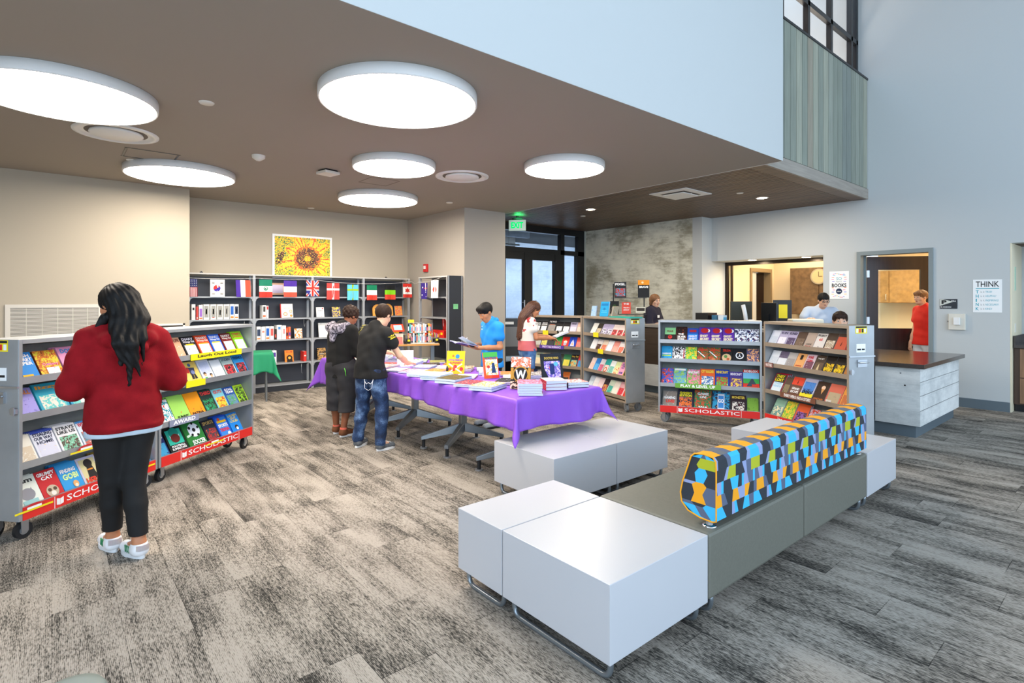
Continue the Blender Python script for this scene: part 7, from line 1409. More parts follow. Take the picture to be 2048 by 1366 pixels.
def person(label, pos, head_dir, H, J=None, skin_m=None, hair_m=None, face=(0, 0), fine=.0065, ht=1., hands=((None, None), (None, None)), curl=(.5, .5), legs=True):
    """head_dir: plan heading; J: joints in metres (local: x right, y forward, z up)"""
    rz = math.atan2(head_dir[1], head_dir[0])-PI/2
    t = thing('person', label, 'person', (*pos, 0), rz); s = H/1.62
    j = dict(hipL=v3(-.085*s, 0, .515*H), hipR=v3(.085*s, 0, .515*H), kneeL=v3(-.095*s, .01, .285*H), kneeR=v3(.095*s, .01, .285*H), ankL=v3(-.10*s, -.02, .05*H), ankR=v3(.10*s, -.02, .05*H),
        toeL=v3(-.115*s, .15*s, .02), toeR=v3(.115*s, .15*s, .02), waist=v3(0, .0, .60*H), chest=v3(0, .0, .72*H), neck=v3(0, -.01, .835*H), head=v3(0, .01, .925*H),
        shL=v3(-.155*s, -.01, .81*H), shR=v3(.155*s, -.01, .81*H), elL=v3(-.20*s, -.03, .63*H), elR=v3(.20*s, -.03, .63*H), wrL=v3(-.20*s, .08, .49*H), wrR=v3(.20*s, .08, .49*H))
    for k_, v_ in (J or {}).items(): j[k_] = v3(*v_)
    j['M'] = mat3(R(face[0]), R(face[1])); j['s'] = s; j['H'] = H; j['hs'] = ht*.96
    P = torso(j, -.008); hm = j['hs']
    P += [('c', j['neck']-v3(0, 0, .03), j['head']-v3(0, .0, .06)*hm, .052*s, .047*s, .03)]
    P += head_prims(j['head'], j['M'], hm)
    for S in 'LR':
        P += [('c', j['sh'+S], j['el'+S], .043*s, .034*s, .02), ('c', j['el'+S], j['el'+S]*.4+j['wr'+S]*.6, .034*s, .031*s, .015), ('c', j['el'+S]*.5+j['wr'+S]*.5, j['wr'+S], .032*s, .023*s, .015)]
        d = j['wr'+S]-j['el'+S]; hd, hn = hands[0 if S == 'L' else 1]
        hd = d if hd is None else v3(*hd); hn = v3(0, 0, 1) if hn is None else v3(*hn)
        P += hand(j['wr'+S], hd, hn, s*.97, curl=curl[0 if S == 'L' else 1], side=(1 if S == 'L' else -1))
        if legs:
            P += [('c', j['hip'+S], j['knee'+S], .078*s, .052*s, .03), ('c', j['knee'+S], j['knee'+S]*.6+j['ank'+S]*.4, .050*s, .051*s, .02), ('c', j['knee'+S]*.55+j['ank'+S]*.45, j['ank'+S], .048*s, .033*s, .02), ('c', j['ank'+S], j['ank'+S]*.4+j['toe'+S]*.6, .036*s, .026*s, .02)]
    o = sdf_obj('body', skin_m, t, P, fine); j['t'] = t
    # eyes, brows, lips
    g = lambda x, y, z: tuple(j['head']+j['M'] @ (v3(x, y, z)*hm))
    w = MB()
    for sx in (-1, 1):
        c = Vector(g(sx*.031, .0805, .002)); fw = Vector(j['M'] @ v3(0, 1, 0)); w.cyl(c, c+fw*.0052, .0115*hm, mat('eye_white', 'C4B4A8', .4), 14, .009*hm); w.cyl(c+fw*.005, c+fw*.0062, .0058*hm, mat('eye_iris', '2A1A12', .2), 12)
    w.build('eyes', t)
    if hair_m:
        w = MB()
        for sx in (-1, 1): w.tube([g(sx*.046, .078, .024), g(sx*.032, .090, .030), g(sx*.014, .090, .026)], .0032*hm, hair_m, 6)
        w.build('eyebrows', t)
    w = MB().tube([g(-.020, .0835, -.060), g(-.006, .0895, -.0575), g(0, .0895, -.0585), g(.006, .0895, -.0575), g(.020, .0835, -.060)], .0034*hm, mat('lip_colour', 'A8584E', .5), 6).tube([g(-.016, .084, -.0635), g(0, .089, -.067), g(.016, .084, -.0635)], .0040*hm, MATS['lip_colour'], 6); w.build('lips', t)
    return t, j
def torso(j, o=0., waist=1.):
    s = j['s']; a, w_, c, n = (j['hipL']+j['hipR'])/2, j['waist'], j['chest'], j['neck']
    X = (j['shR']-j['shL']); X = X/np.linalg.norm(X); Xh = j['hipR']-j['hipL']; Xh = Xh/np.linalg.norm(Xh)
    row = lambda p, hw, r_, ax: ('c', p-ax*hw*s*.94, p+ax*hw*s*.94, r_*s+o, r_*s+o, .05)
    L = lambda p, q, t: p*(1-t)+q*t
    sm = (j['shL']+j['shR'])/2
    return [row(a+v3(0, 0, -.01), .065, .092, Xh), row(L(a, w_, .5), .060, .090*waist, Xh), row(w_, .055, .085*waist, X), row(L(w_, c, .5), .062, .092, X), row(c, .075, .098, X), row(L(c, sm, .6), .085, .080, X), row(sm, .105, .050, X), ('c', sm, n, .06*s+o, .05*s+o, .05)]
def top_garment(name, m, j, o=.014, hem=.47, sleeve=1., cuff=.0, fold=.004, flare=0., neck_z=None, extra=(), seed=1., waist=1.05, disp=None, armr=1.):
    s = j['s']; P = torso(j, o, waist)
    hz = hem*j['H']; a = (j['hipL']+j['hipR'])/2; P.append(('c', v3(a[0]-.06*s, a[1], hz-.03), v3(a[0]+.06*s, a[1], hz-.03), .092*s+o+flare, .092*s+o+flare, .06))
    for S in 'LR':
        sh, el, wr = j['sh'+S], j['el'+S], j['wr'+S]
        if sleeve <= .5:
            e = sh+(el-sh)*sleeve*2; P.append(('c', sh, e, (.050*s+o)*armr, (.046*s+o+.006)*armr, .03))
        else:
            t_ = (sleeve-.5)*2; P += [('c', sh, el, (.048*s+o)*armr, (.042*s+o)*armr, .035), ('c', el, el+(wr-el)*t_, (.042*s+o)*armr, (.032*s+o*.8)*armr, .025)]
    P += list(extra); cuts = [(0, 0, -1, -hz)]
    if sleeve <= .5:
        pass
    return sdf_obj(name, m, j['t'], P, .0065, disp or folds(fold, 1., seed), cuts)
def pants(name, m, j, o=.012, hem=.06, top=.585, fold=.004, seed=2., wide=1., crotch=True):
    s = j['s']; H = j['H']; P = [r_ for r_ in torso(j, o)[:2]]; hz = hem*H
    for S in 'LR':
        h_, k_, a = j['hip'+S], j['knee'+S], j['ank'+S]
        P += [('c', h_, k_, (.084*s+o)*wide, (.054*s+o)*wide, .035), ('c', k_, k_*.6+a*.4, (.054*s+o)*wide, (.052*s+o)*wide, .02), ('c', k_*.6+a*.4, a, (.052*s+o)*wide, (.040*s+o)*wide, .02)]
    return sdf_obj(name, m, j['t'], P, .0065, folds(fold, 1.1, seed), [(0, 0, 1, top*H), (0, 0, -1, -hz)])
def shoes(j, upper, sole, socks=None, sock_top=.09, lace=None):
    s = j['s']; out = []
    for S in 'LR':
        a, t_ = j['ank'+S].copy(), j['toe'+S].copy(); z0 = min(.03, t_[2]); a0 = v3(a[0], a[1], 0); d = v3(t_[0], t_[1], 0)-a0; d /= np.linalg.norm(d); hl = a0-d*.045*s; tp = v3(t_[0], t_[1], 0)+d*.01; lift = j.get('lift'+S, 0)
        up = v3(0, 0, 1)
        P = [('c', hl+d*.03+up*(.045+lift), tp-d*.03+up*(.032), .040*s, .036*s, .02), ('c', hl+d*.04+up*(.05+lift), a+up*.0, .042*s, .040*s, .03)]
        o = sdf_obj('shoe', upper, j['t'], P, .005, None, [(0, 0, -1, -(.018 if not lift else .018)), (0, 0, 1, (.085+lift)*1.0)]); out.append(o)
        sd = np.cross(d, up); w = MB(); pts = []
        for k in range(28):
            an = 2*PI*k/28; u = math.cos(an); v = math.sin(an); c_ = (hl+d*.03+tp-d*.03)/2; L2 = np.linalg.norm(tp-hl)/2+.006; wd = (.046 if u > -.2 else .040)*s
            p = c_+d*u*L2*(1-.08*abs(v))+sd*v*wd*(1 if abs(u) < .6 else 1); pts.append((p[0], p[1]))
        w.prism(pts, .001, .024, sole, smooth=True); so = w.build('sole', o)
        if lift: so.location = (0, 0, lift*.4)
        if socks:
            sdf_obj('sock', socks, j['t'], [('c', a+up*(-.02), a+up*(sock_top*.6), .041*s, .041*s, .01)], .006, None, [(0, 0, 1, a[2]+sock_top*.5)])
        if lace:
            w = MB()
            for k in range(4):
                c_ = hl+d*(.10+.022*k)*s+up*(.088-.008*k+lift*.6); w.tube([tuple(c_-sd*.022), tuple(c_+up*.004), tuple(c_+sd*.022)], .0028, lace, 6)
            w.build('laces', o)
    return out
def hair(m, j, prims, cuts=(), A=.0035, fr=170., fine=.0055, name='hair', vert=True):
    hm = j['hs']; c = j['head']; M = j['M']
    g = lambda p: c+M @ (v3(*p)*hm)
    P = []
    for p in prims:
        if p[0] == 'e' or p[0] == '-': P.append((p[0], g(p[1]), tuple(v*hm for v in p[2]), p[3], M))
        elif p[0] == 'c': P.append(('c', g(p[1]), g(p[2]), p[3]*hm, p[4]*hm, p[5]))
        elif p[0] == 'w': P.append(('c', v3(*p[1]), v3(*p[2]), p[3], p[4], p[5]))
    def dsp(X, Y, Z):
        U = (X-c[0])*M[0, 0]+(Y-c[1])*M[1, 0]+(Z-c[2])*M[2, 0]; V_ = (X-c[0])*M[0, 1]+(Y-c[1])*M[1, 1]+(Z-c[2])*M[2, 1]
        an = np.arctan2(U, V_+.0001)
        return (-A*(np.sin(fr*.16*an+6*np.sin(14*Z))*.6+np.sin(fr*U+5*np.sin(11*Z+3*U))*.4)).astype(np.float32) if vert else (-A*np.sin(fr*.7*X)*np.sin(fr*.7*Y+1)*np.sin(fr*.7*Z)).astype(np.float32)
    cc = [tuple(M @ v3(*q[:3]))+(q[3]*hm+(M @ v3(*q[:3])) @ c,) for q in cuts]
    return sdf_obj(name, m, j['t'], P, fine, dsp, cc)
m_hairblk = mat('near_black_hair', '080606', .6, spec=.25, noise=(60, .3)); m_hairbrn = mat('dark_brown_hair', '2C1A10', .65, spec=.25, noise=(60, .35)); m_hairmid = mat('chestnut_hair', '4A2817', .55, noise=(50, .35)); m_hairfair = mat('light_brown_hair', '7A5230', .6, noise=(50, .3))
sk_tan = skin('tan_skin', 'B97A55'); sk_pale = skin('pale_skin', 'D9A98C'); sk_brown = skin('brown_skin', '8E5638'); sk_olive = skin('olive_skin', 'B67A52')
m_denim = None
def denim(name, a, b, c):
    n = NT(name); tc = n.n('TexCoord'); x = n.n('TexNoise', i_Scale=9., i_Detail=5.); n.l(tc.outputs['Object'], x.inputs['Vector']); y = n.n('TexNoise', i_Scale=140., i_Detail=2.); n.l(tc.outputs['Object'], y.inputs['Vector'])
    n.l(n.ramp(n.math('ADD', n.math('MULTIPLY', x.outputs[0], .8), n.math('MULTIPLY', y.outputs[0], .25)), [(.38, hexc(a)), (.55, hexc(b)), (.72, hexc(c))]), n.b.inputs['Base Color']); n.b.inputs['Roughness'].default_value = .8; return n.m
m_denim = denim('washed_blue_denim', '0C1830', '1F3A62', '6E8CB4'); m_denim2 = denim('mid_blue_denim', '2A4C7E', '456FA6', '87A8CC')
def patches(name, base, *spots, sc=18., th=.62):
    n = NT(name); tc = n.n('TexCoord'); cur = hexc(base)
    for i, s_ in enumerate(spots):
        x = n.n('TexNoise', i_Scale=sc*(1+.3*i), i_Detail=2.); mp = n.n('Mapping'); mp.inputs['Location'].default_value = (i*3.1, i*1.7, i*.9); n.l(tc.outputs['Object'], mp.inputs[0]); n.l(mp.outputs[0], x.inputs['Vector'])
        cur = n.mix(n.math('GREATER_THAN', x.outputs[0], th), cur, hexc(s_))
    n.l(cur, n.b.inputs['Base Color']); n.b.inputs['Roughness'].default_value = .85; return n.m
# 1. girl in the red hoodie, seen from behind -------------------------------------------------
Hh = 1.575
t, j = person('girl with long black hair in a dark red hoodie browsing the left book carts', (.325, 3.93), (-.10, .995), Hh, dict(
    head=(-.03, .035, 1.478), neck=(-.015, -.005, 1.335), shL=(-.150, .0, 1.27), shR=(.150, -.01, 1.27), chest=(0, .0, 1.14), waist=(0, .0, .95),
    elL=(-.235, -.02, 1.03), elR=(.245, -.02, 1.03), wrL=(-.15, .22, 1.00), wrR=(.16, .22, 1.00), hipL=(-.075, 0, .81), hipR=(.085, .0, .81),
    kneeL=(-.05, .06, .45), kneeR=(.05, .0, .44), ankL=(-.03, .13, .085), ankR=(.06, -.08, .085), toeL=(-.05, .30, .02), toeR=(.02, .08, .02)),
    sk_tan, m_hairblk, face=(26, -22), hands=(((.5, .85, .1), (0, 0, 1)), ((-.5, .85, .1), (0, 0, 1))), curl=(.7, .7))
m_hood = mat('dark_red_fleece', '860C16', .9, spec=.2, noise=(14, .14), bump=(260, .2))
P_h = [('c', (-.085, -.10, 1.285), (.095, -.11, 1.275), .042, .042, .03), ('c', (-.115, -.02, 1.325), (-.085, -.10, 1.285), .032, .042, .02), ('c', (.125, -.02, 1.32), (.095, -.11, 1.275), .034, .042, .02), ('c', (-.05, -.145, 1.235), (.06, -.15, 1.225), .034, .034, .02), ('c', (.0, -.15, 1.21), (.005, -.145, 1.13), .045, .02, .03),
    ('c', (-.245, -.03, 1.0), (-.225, .04, .985), .055, .05, .03), ('c', (.255, -.03, 1.0), (.235, .04, .985), .055, .05, .03)]
o = top_garment('hoodie', m_hood, j, o=.026, hem=.475, sleeve=1., flare=.022, seed=.7, waist=1.18, extra=P_h, armr=1.12, disp=lambda X, Y, Z: folds(.006, 1., .7)(X, Y, Z)+(-.006*np.exp(-((Z-.775)/.012)**2)).astype(np.float32)); o['label'] = 'dark red hoodie with the hood down'
sdf_obj('undershirt', mat('pale_blue_cotton', 'B9C9D6', .85), t, [('c', (-.06, .0, .76), (.07, .0, .76), .128, .128, .05)], .0065, folds(.003), [(0, 0, 1, .79), (0, 0, -1, -.722)])
pants('leggings', mat('black_leggings', '060607', .8), j, o=.008, hem=.083, fold=.0016, seed=3., top=.54)
hair(m_hairblk, j, [('e', (0, -.016, .028), (.088, .104, .094), .02), ('e', (0, -.06, .02), (.078, .075, .075), .03), ('c', (-.045, -.06, .0), (-.06, -.085, -.13), .058, .05, .03), ('c', (.04, -.06, .0), (.06, -.085, -.14), .058, .05, .03), ('c', (0, -.08, 0), (0, -.12, -.15), .06, .055, .03),
    ('w', (-.05, -.11, 1.36), (-.055, -.185, 1.26), .045, .03, .03), ('w', (.02, -.12, 1.36), (.0, -.195, 1.25), .045, .035, .03), ('w', (.05, -.11, 1.38), (.06, -.175, 1.28), .034, .024, .03), ('w', (-.055, -.185, 1.26), (-.045, -.185, 1.14), .030, .010, .02), ('w', (.0, -.195, 1.25), (-.01, -.19, 1.02), .032, .007, .02), ('w', (.055, -.18, 1.27), (.06, -.175, 1.13), .018, .005, .015), ('w', (.0, -.195, 1.25), (.045, -.19, 1.07), .026, .005, .012),
    ('w', (-.09, -.03, 1.40), (-.15, -.02, 1.30), .028, .012, .02), ('-', (0, .115, -.03), (.056, .065, .09), .02)], A=.0045)
m_wsh = mat('white_leather', 'E4E4E6', .4); sh = shoes(j, m_wsh, mat('white_rubber_sole', 'D8DADC', .5), lace=m_paper)
for o, S in zip(sh, 'LR'):
    a, tt = j['ank'+S], j['toe'+S]; d = (tt-a)*v3(1, 1, 0); d /= np.linalg.norm(d); sd = np.cross(d, v3(0, 0, 1)); hl = a*v3(1, 1, 0)-d*.047
    w = MB(); an0 = math.atan2(-d[1], -d[0])
    for k in range(10):
        a0, a1 = an0-1.0+.2*k, an0-.8+.2*k; c_ = hl+d*.030; q = [(c_[0]+.0425*math.cos(x), c_[1]+.0425*math.sin(x), z_) for x, z_ in ((a0, .050), (a1, .050), (a1, .082), (a0, .082))]
        w.quad(q, mat('floral_heel_red', 'B02A2E', .5) if k % 3 else mat('floral_heel_gold', 'C89A3A', .5)); w.quad([(x*1., y, z_) for x, y, z_ in q[::-1]], m_wsh)
    w.build('heel_patch', o)
    w = MB()
    for sgn in (-1, 1):
        w = MB()
        for k in range(3):
            c_ = hl+d*(.075+.020*k)+sd*sgn*.0405+v3(0, 0, .03); w.tube([tuple(c_), tuple(c_+d*.018+v3(0, 0, .035)-sd*sgn*.006)], .0035, mat('green_stripe', '1E7A4A', .5), 6)
        w.build('stripes', o)
# 2. boy in the black hoodie and long shorts ---------------------------------------------------
t, j = person('curly-haired boy in a black hoodie and dark shorts at the purple table', (2.46, 5.87), (.93, .36), 1.47, dict(
    head=(.02, .115, 1.325), neck=(.0, .02, 1.215), shL=(-.15, .03, 1.17), shR=(.15, .0, 1.165), chest=(0, .0, 1.05), waist=(0, -.02, .88), elL=(-.22, .12, .97), elR=(.20, .05, .93), wrL=(-.12, .30, .93), wrR=(.14, .24, .88),
    kneeL=(-.10, .0, .41), kneeR=(.08, .02, .42), ankL=(-.12, .04, .075), ankR=(.06, -.03, .075), toeL=(-.14, .20, .02), toeR=(.08, .13, .02)),
    sk_brown, m_hairbrn, face=(-6, -34), hands=(((.3, .9, -.1), (0, 0, 1)), ((-.3, .9, -.1), (0, 0, 1))), curl=(.6, .6))
m_plaid = patches('grey_plaid_lining', '6A6470', '2E2A34', 'A8A0AC', sc=34., th=.54)
o = top_garment('hoodie', mat('black_fleece', '070708', .9, bump=(200, .15)), j, o=.022, hem=.44, sleeve=1., fold=.005, seed=1.9, waist=1.1, armr=1.08); o['label'] = 'black hoodie with a plaid-lined hood'
sdf_obj('hood', m_plaid, t, [('c', (-.08, -.075, 1.20), (.08, -.085, 1.19), .05, .05, .04), ('c', (-.12, -.01, 1.235), (-.08, -.09, 1.20), .032, .045, .03), ('c', (.12, -.02, 1.23), (.08, -.095, 1.19), .032, .045, .03), ('c', (0, -.11, 1.16), (.0, -.13, 1.07), .055, .03, .04)], .0065, folds(.004, 1.6, 4.))
MB().tube([(.13, -.10, .80), (.16, -.10, .74), (.165, -.095, .68)], .004, mat('lime_cord', '6AD84A', .5), 6).build('lime_cord', t)
pants('cargo_shorts', mat('charcoal_cotton', '2C2B2E', .85, noise=(8, .15)), j, o=.030, hem=.185, fold=.006, seed=5., wide=1.12)
hair(m_hairbrn, j, [('e', (0, -.012, .03), (.088, .104, .092), .02), ('-', (0, .11, -.045), (.062, .07, .09), .015), ('-', (0, -.04, -.11), (.09, .09, .05), .015)], A=.009, fr=150., vert=False)
shoes(j, mat('brown_suede', '6E4020', .8, noise=(20, .2)), m_enamel, socks=mat('coral_sock', 'E8705A', .8), sock_top=.06, lace=m_black)
# 3. boy in the printed black tee -------------------------------------------------------------
t, j = person('boy in a printed black tee and washed jeans leaning on the purple table', (2.47, 5.17), (.90, .43), 1.475, dict(
    head=(.04, .155, 1.345), neck=(.02, .055, 1.235), shL=(-.14, .09, 1.175), shR=(.165, .04, 1.165), chest=(.01, .03, 1.06), waist=(0, -.01, .88), elL=(-.20, .22, .97), elR=(.25, .15, .93), wrL=(-.10, .42, .93), wrR=(.19, .37, .835),
    kneeL=(-.12, .03, .42), kneeR=(.115, .04, .42), ankL=(-.15, -.01, .085), ankR=(.14, -.02, .085), toeL=(-.18, .15, .02), toeR=(.19, .13, .02)),
    sk_pale, m_hairbrn, face=(2, -30), hands=(((.2, .9, -.2), (0, 0, 1)), ((-.08, .98, -.12), (0, .1, 1))), curl=(.3, .16))
def camo():
    n = NT('black_tee_with_yellow_print'); tc = n.n('TexCoord'); sp = n.n('SeparateXYZ'); n.l(tc.outputs['Object'], sp.inputs[0])
    x = n.n('TexNoise', i_Scale=22., i_Detail=3., i_Distortion=1.4); n.l(tc.outputs['Object'], x.inputs['Vector'])
    a = n.math('GREATER_THAN', n.math('ADD', x.outputs[0], n.math('MULTIPLY', n.math('GREATER_THAN', sp.outputs[1], .03), .0)), .60); b = n.math('MULTIPLY', a, n.math('GREATER_THAN', n.math('ADD', sp.outputs[1], n.math('MULTIPLY', sp.outputs[0], -.3)), .05))
    n.l(n.mix(b, hexc('09090A'), hexc('A8A04A')), n.b.inputs['Base Color']); n.b.inputs['Roughness'].default_value = .85; return n.m
o = top_garment('tee_shirt', camo(), j, o=.018, hem=.485, sleeve=.20, fold=.005, seed=2.7, waist=1.08, armr=1.10, flare=.022); o['label'] = 'black tee with a yellow printed front'
e0 = j['shR']*.85+j['elR']*.15; dA = j['elR']-j['shR']; dA /= np.linalg.norm(dA)
w = MB(); Yl = mat('yellow_print', 'E2C21C', .6)
side_ = v3(.93, -.36, 0); tgt = np.cross(dA, side_); tgt /= np.linalg.norm(tgt)
for u0, v0, u1, v1, u2, v2 in ((-.045, .012, -.004, -.012, -.012, .004), (.045, .02, .004, -.012, .012, .004), (-.012, .014, .012, .014, 0, -.004)):
    c_ = e0+side_*.080-dA*.01; w.quad([tuple(c_+tgt*u-dA*v) for u, v in ((u0, v0), (u1, v1), (u2, v2))], Yl)
c_ = e0+side_*.080+dA*.012; w.quad([tuple(c_+tgt*u-dA*v) for u, v in ((-.03, -.006), (.03, .002), (.03, .012), (-.03, .004))], Yl); w.build('sleeve_print', t)
pants('jeans', m_denim, j, o=.016, hem=.03, fold=.0065, seed=7., wide=1.02, top=.56)
w = MB()
st = mat('white_stitching', 'D8DCE4', .7)
w.tube([(.03, -.126, .70), (.055, -.130, .672), (.08, -.130, .688), (.105, -.126, .675), (.125, -.116, .705)], .0035, st, 6); w.tube([(.03, -.126, .72), (.035, -.130, .63), (.08, -.130, .61), (.115, -.122, .635), (.125, -.114, .72)], .0022, st, 6); w.build('pocket_stitching', t)
hair(m_hairbrn, j, [('e', (0, -.012, .028), (.083, .103, .092), .02), ('-', (0, .12, -.055), (.064, .072, .085), .012), ('-', (0, -.03, -.125), (.09, .10, .06), .012)], A=.0022, fr=220.)
shoes(j, mat('grey_mesh_shoe', '5A5E62', .8, noise=(40, .3)), m_enamel, lace=m_paper)
# 4. boy in the blue polo, reading ------------------------------------------------------------
t, j = person('black-haired boy in a bright blue polo reading an open book beside the purple table', (4.02, 5.16), (-.985, .17), 1.49, dict(
    head=(.0, .085, 1.36), neck=(.0, .015, 1.25), shL=(-.155, .0, 1.19), shR=(.155, .0, 1.19), chest=(0, .0, 1.07), waist=(0, .0, .89), elL=(-.20, .0, .95), elR=(.20, -.01, .95), wrL=(-.12, .24, .95), wrR=(.10, .235, .96),
    toeL=(-.11, .17, .02), toeR=(.11, .17, .02)), sk_olive, m_hairblk, face=(8, -32), hands=(((.15, .9, .05), (0, -.3, -1)), ((-.1, .9, .05), (0, -.3, -1))), curl=(.35, .35))
m_polo = mat('bright_blue_pique', '1187D8', .8, bump=(400, .15))
o = top_garment('polo_shirt', m_polo, j, o=.013, hem=.475, sleeve=.25, fold=.005, seed=3.3, waist=1.04, flare=.014, armr=1.08); o['label'] = 'bright blue polo shirt'
sdf_obj('collar', m_polo, t, [('c', (-.05, -.03, 1.262), (.05, -.03, 1.262), .030, .030, .02), ('c', (-.06, -.02, 1.262), (-.018, .065, 1.225), .026, .018, .02), ('c', (.06, -.02, 1.262), (.018, .065, 1.225), .026, .018, .02)], .005)
w = MB()
for z_ in (1.19, 1.155): w.cyl((.0, .132, z_), (.0, .137, z_), .006, m_enamel, 12)
w.build('buttons', t)
pants('trousers', mat('black_school_trousers', '17181C', .85), j, o=.008, hem=.05, fold=.004, seed=4., top=.55)
hair(m_hairblk, j, [('e', (0, -.010, .030), (.082, .100, .088), .02), ('c', (-.04, .052, .066), (.045, .052, .066), .030, .030, .03), ('-', (0, .128, -.052), (.066, .07, .085), .012), ('-', (0, -.03, -.125), (.09, .10, .06), .012)], A=.0025, fr=200.)
shoes(j, mat('grey_trainer', 'A9AEB4', .7, noise=(30, .2)), m_black, lace=m_paper)
Mb = t.matrix_basis if False else Matrix.Translation((4.02, 5.16, 0)) @ Matrix.Rotation(math.atan2(.17, -.985)-PI/2, 4, 'Z')
bk = thing('open_book', 'open white-paged book with a purple cover held by the boy in blue', 'book'); bk.matrix_world = Mb @ Matrix.Translation((-.01, .38, .985)) @ Matrix.Rotation(R(14), 4, 'X')
w = MB()
for sx in (-1, 1):
    w.add([(0, -.11, -.004), (sx*.17, -.11, .018), (sx*.17, .11, .018), (0, .11, -.004), (0, -.11, -.007), (sx*.17, -.11, .015), (sx*.17, .11, .015), (0, .11, -.007)], [(0, 1, 2, 3), (7, 6, 5, 4), (0, 4, 5, 1), (1, 5, 6, 2), (2, 6, 7, 3)], col('4A3A9A'))
w.build('book_cover', bk)
w = MB()
for sx in (-1, 1):
    n = 8; pr = [(sx*.163*i/n, -.003+.024*math.sin(PI*min(1, i/n*1.15))*.5+.021*i/n) for i in range(n+1)]
    vs_ = [(x, y, z_) for y in (-.105, .105) for x, z_ in pr]+[(x, y, z_-.010) for y in (-.105, .105) for x, z_ in pr]
    N = n+1; w.add(vs_, [(i, i+1, N+i+1, N+i) for i in range(n)]+[(2*N+i, i, N+i, 3*N+i) for i in (n,)]+[(i, 2*N+i, 2*N+i+1, i+1) for i in range(n)]+[(N+i, N+i+1, 3*N+i+1, 3*N+i) for i in range(n)], m_page)
w.build('pages', bk)
MB().tube([(-.10, .02, .03), (-.05, .0, .09), (-.02, -.03, .06)], .002, m_page, 6).add([(-.16, -.09, .03), (-.01, -.1, .012), (-.03, .1, .06), (-.14, .1, .085)], [(0, 1, 2, 3), (3, 2, 1, 0)], m_page).build('lifted_page', bk)
# 5. girl in the floral tee -------------------------------------------------------------------
t, j = person('girl with long brown hair in a floral tee and denim shorts at the book carts', (5.17, 5.82), (.93, -.36), 1.50, dict(
    head=(.01, .095, 1.375), neck=(.0, .02, 1.26), shL=(-.135, .01, 1.20), shR=(.135, .01, 1.20), chest=(0, .0, 1.08), waist=(0, -.01, .91), elL=(-.17, .10, .99), elR=(.175, .07, .97), wrL=(-.10, .34, .97), wrR=(.09, .30, .955)),
    sk_tan, m_hairmid, face=(0, -36), hands=(((.1, .95, -.1), (0, 0, 1)), ((-.1, .95, -.05), (0, 0, 1))), curl=(.6, .5))
def dip():
    n = NT('cream_floral_tee'); tc = n.n('TexCoord'); sp = n.n('SeparateXYZ'); n.l(tc.outputs['Object'], sp.inputs[0]); x = n.n('TexNoise', i_Scale=15., i_Detail=1.5); n.l(tc.outputs['Object'], x.inputs['Vector'])
    up = n.math('GREATER_THAN', sp.outputs[2], 1.06); c = n.mix(n.math('MULTIPLY', n.math('GREATER_THAN', x.outputs[0], .60), up), hexc('E0DAD2'), hexc('A83A3E')); c = n.mix(n.math('MULTIPLY', n.math('LESS_THAN', x.outputs[0], .34), up), c, hexc('4A4A52'))
    c = n.mix(n.math('LESS_THAN', sp.outputs[2], .93), c, hexc('C4646A')); n.l(c, n.b.inputs['Base Color']); n.b.inputs['Roughness'].default_value = .85; return n.m
o = top_garment('tee_shirt', dip(), j, o=.014, hem=.525, sleeve=.22, fold=.004, seed=4.1, waist=1.08, armr=1.05); o['label'] = 'cream floral tee with a dusty pink hem'
pants('denim_shorts', m_denim2, j, o=.012, hem=.36, fold=.003, seed=9., top=.56)
hair(m_hairmid, j, [('e', (0, -.012, .028), (.082, .100, .088), .02), ('c', (-.05, -.05, .0), (-.06, -.075, -.16), .05, .05, .03), ('c', (.05, -.05, .0), (.06, -.06, -.16), .05, .05, .03), ('c', (0, -.07, 0), (0, -.09, -.16), .055, .055, .03),
    ('w', (-.05, -.07, 1.24), (-.055, -.125, .98), .05, .022, .03), ('w', (.05, -.07, 1.24), (.055, -.12, .98), .05, .022, .03), ('w', (.0, -.08, 1.24), (.0, -.135, .95), .055, .022, .03), ('w', (.085, .02, 1.28), (.115, .07, 1.05), .034, .018, .02), ('w', (-.085, .02, 1.28), (-.10, .07, 1.05), .034, .018, .02), ('-', (0, .115, -.05), (.052, .07, .10), .015)], A=.0035)
shoes(j, m_wsh, m_enamel, lace=m_paper)
MC = Matrix.Translation((5.17, 5.82, 0)) @ Matrix.Rotation(math.atan2(-.36, .93)-PI/2, 4, 'Z')
book('white notebook with a black back held by the girl in the floral tee', W_=.15, H_=.21, t=.016, bg='2A2440', ar=('F0ECE8', 'E8E0E8', 'F4F4F4'), pos='full', M=MC @ Matrix.Translation((.0, .41, .975)) @ Matrix.Rotation(R(-70), 4, 'X'), name='notebook')
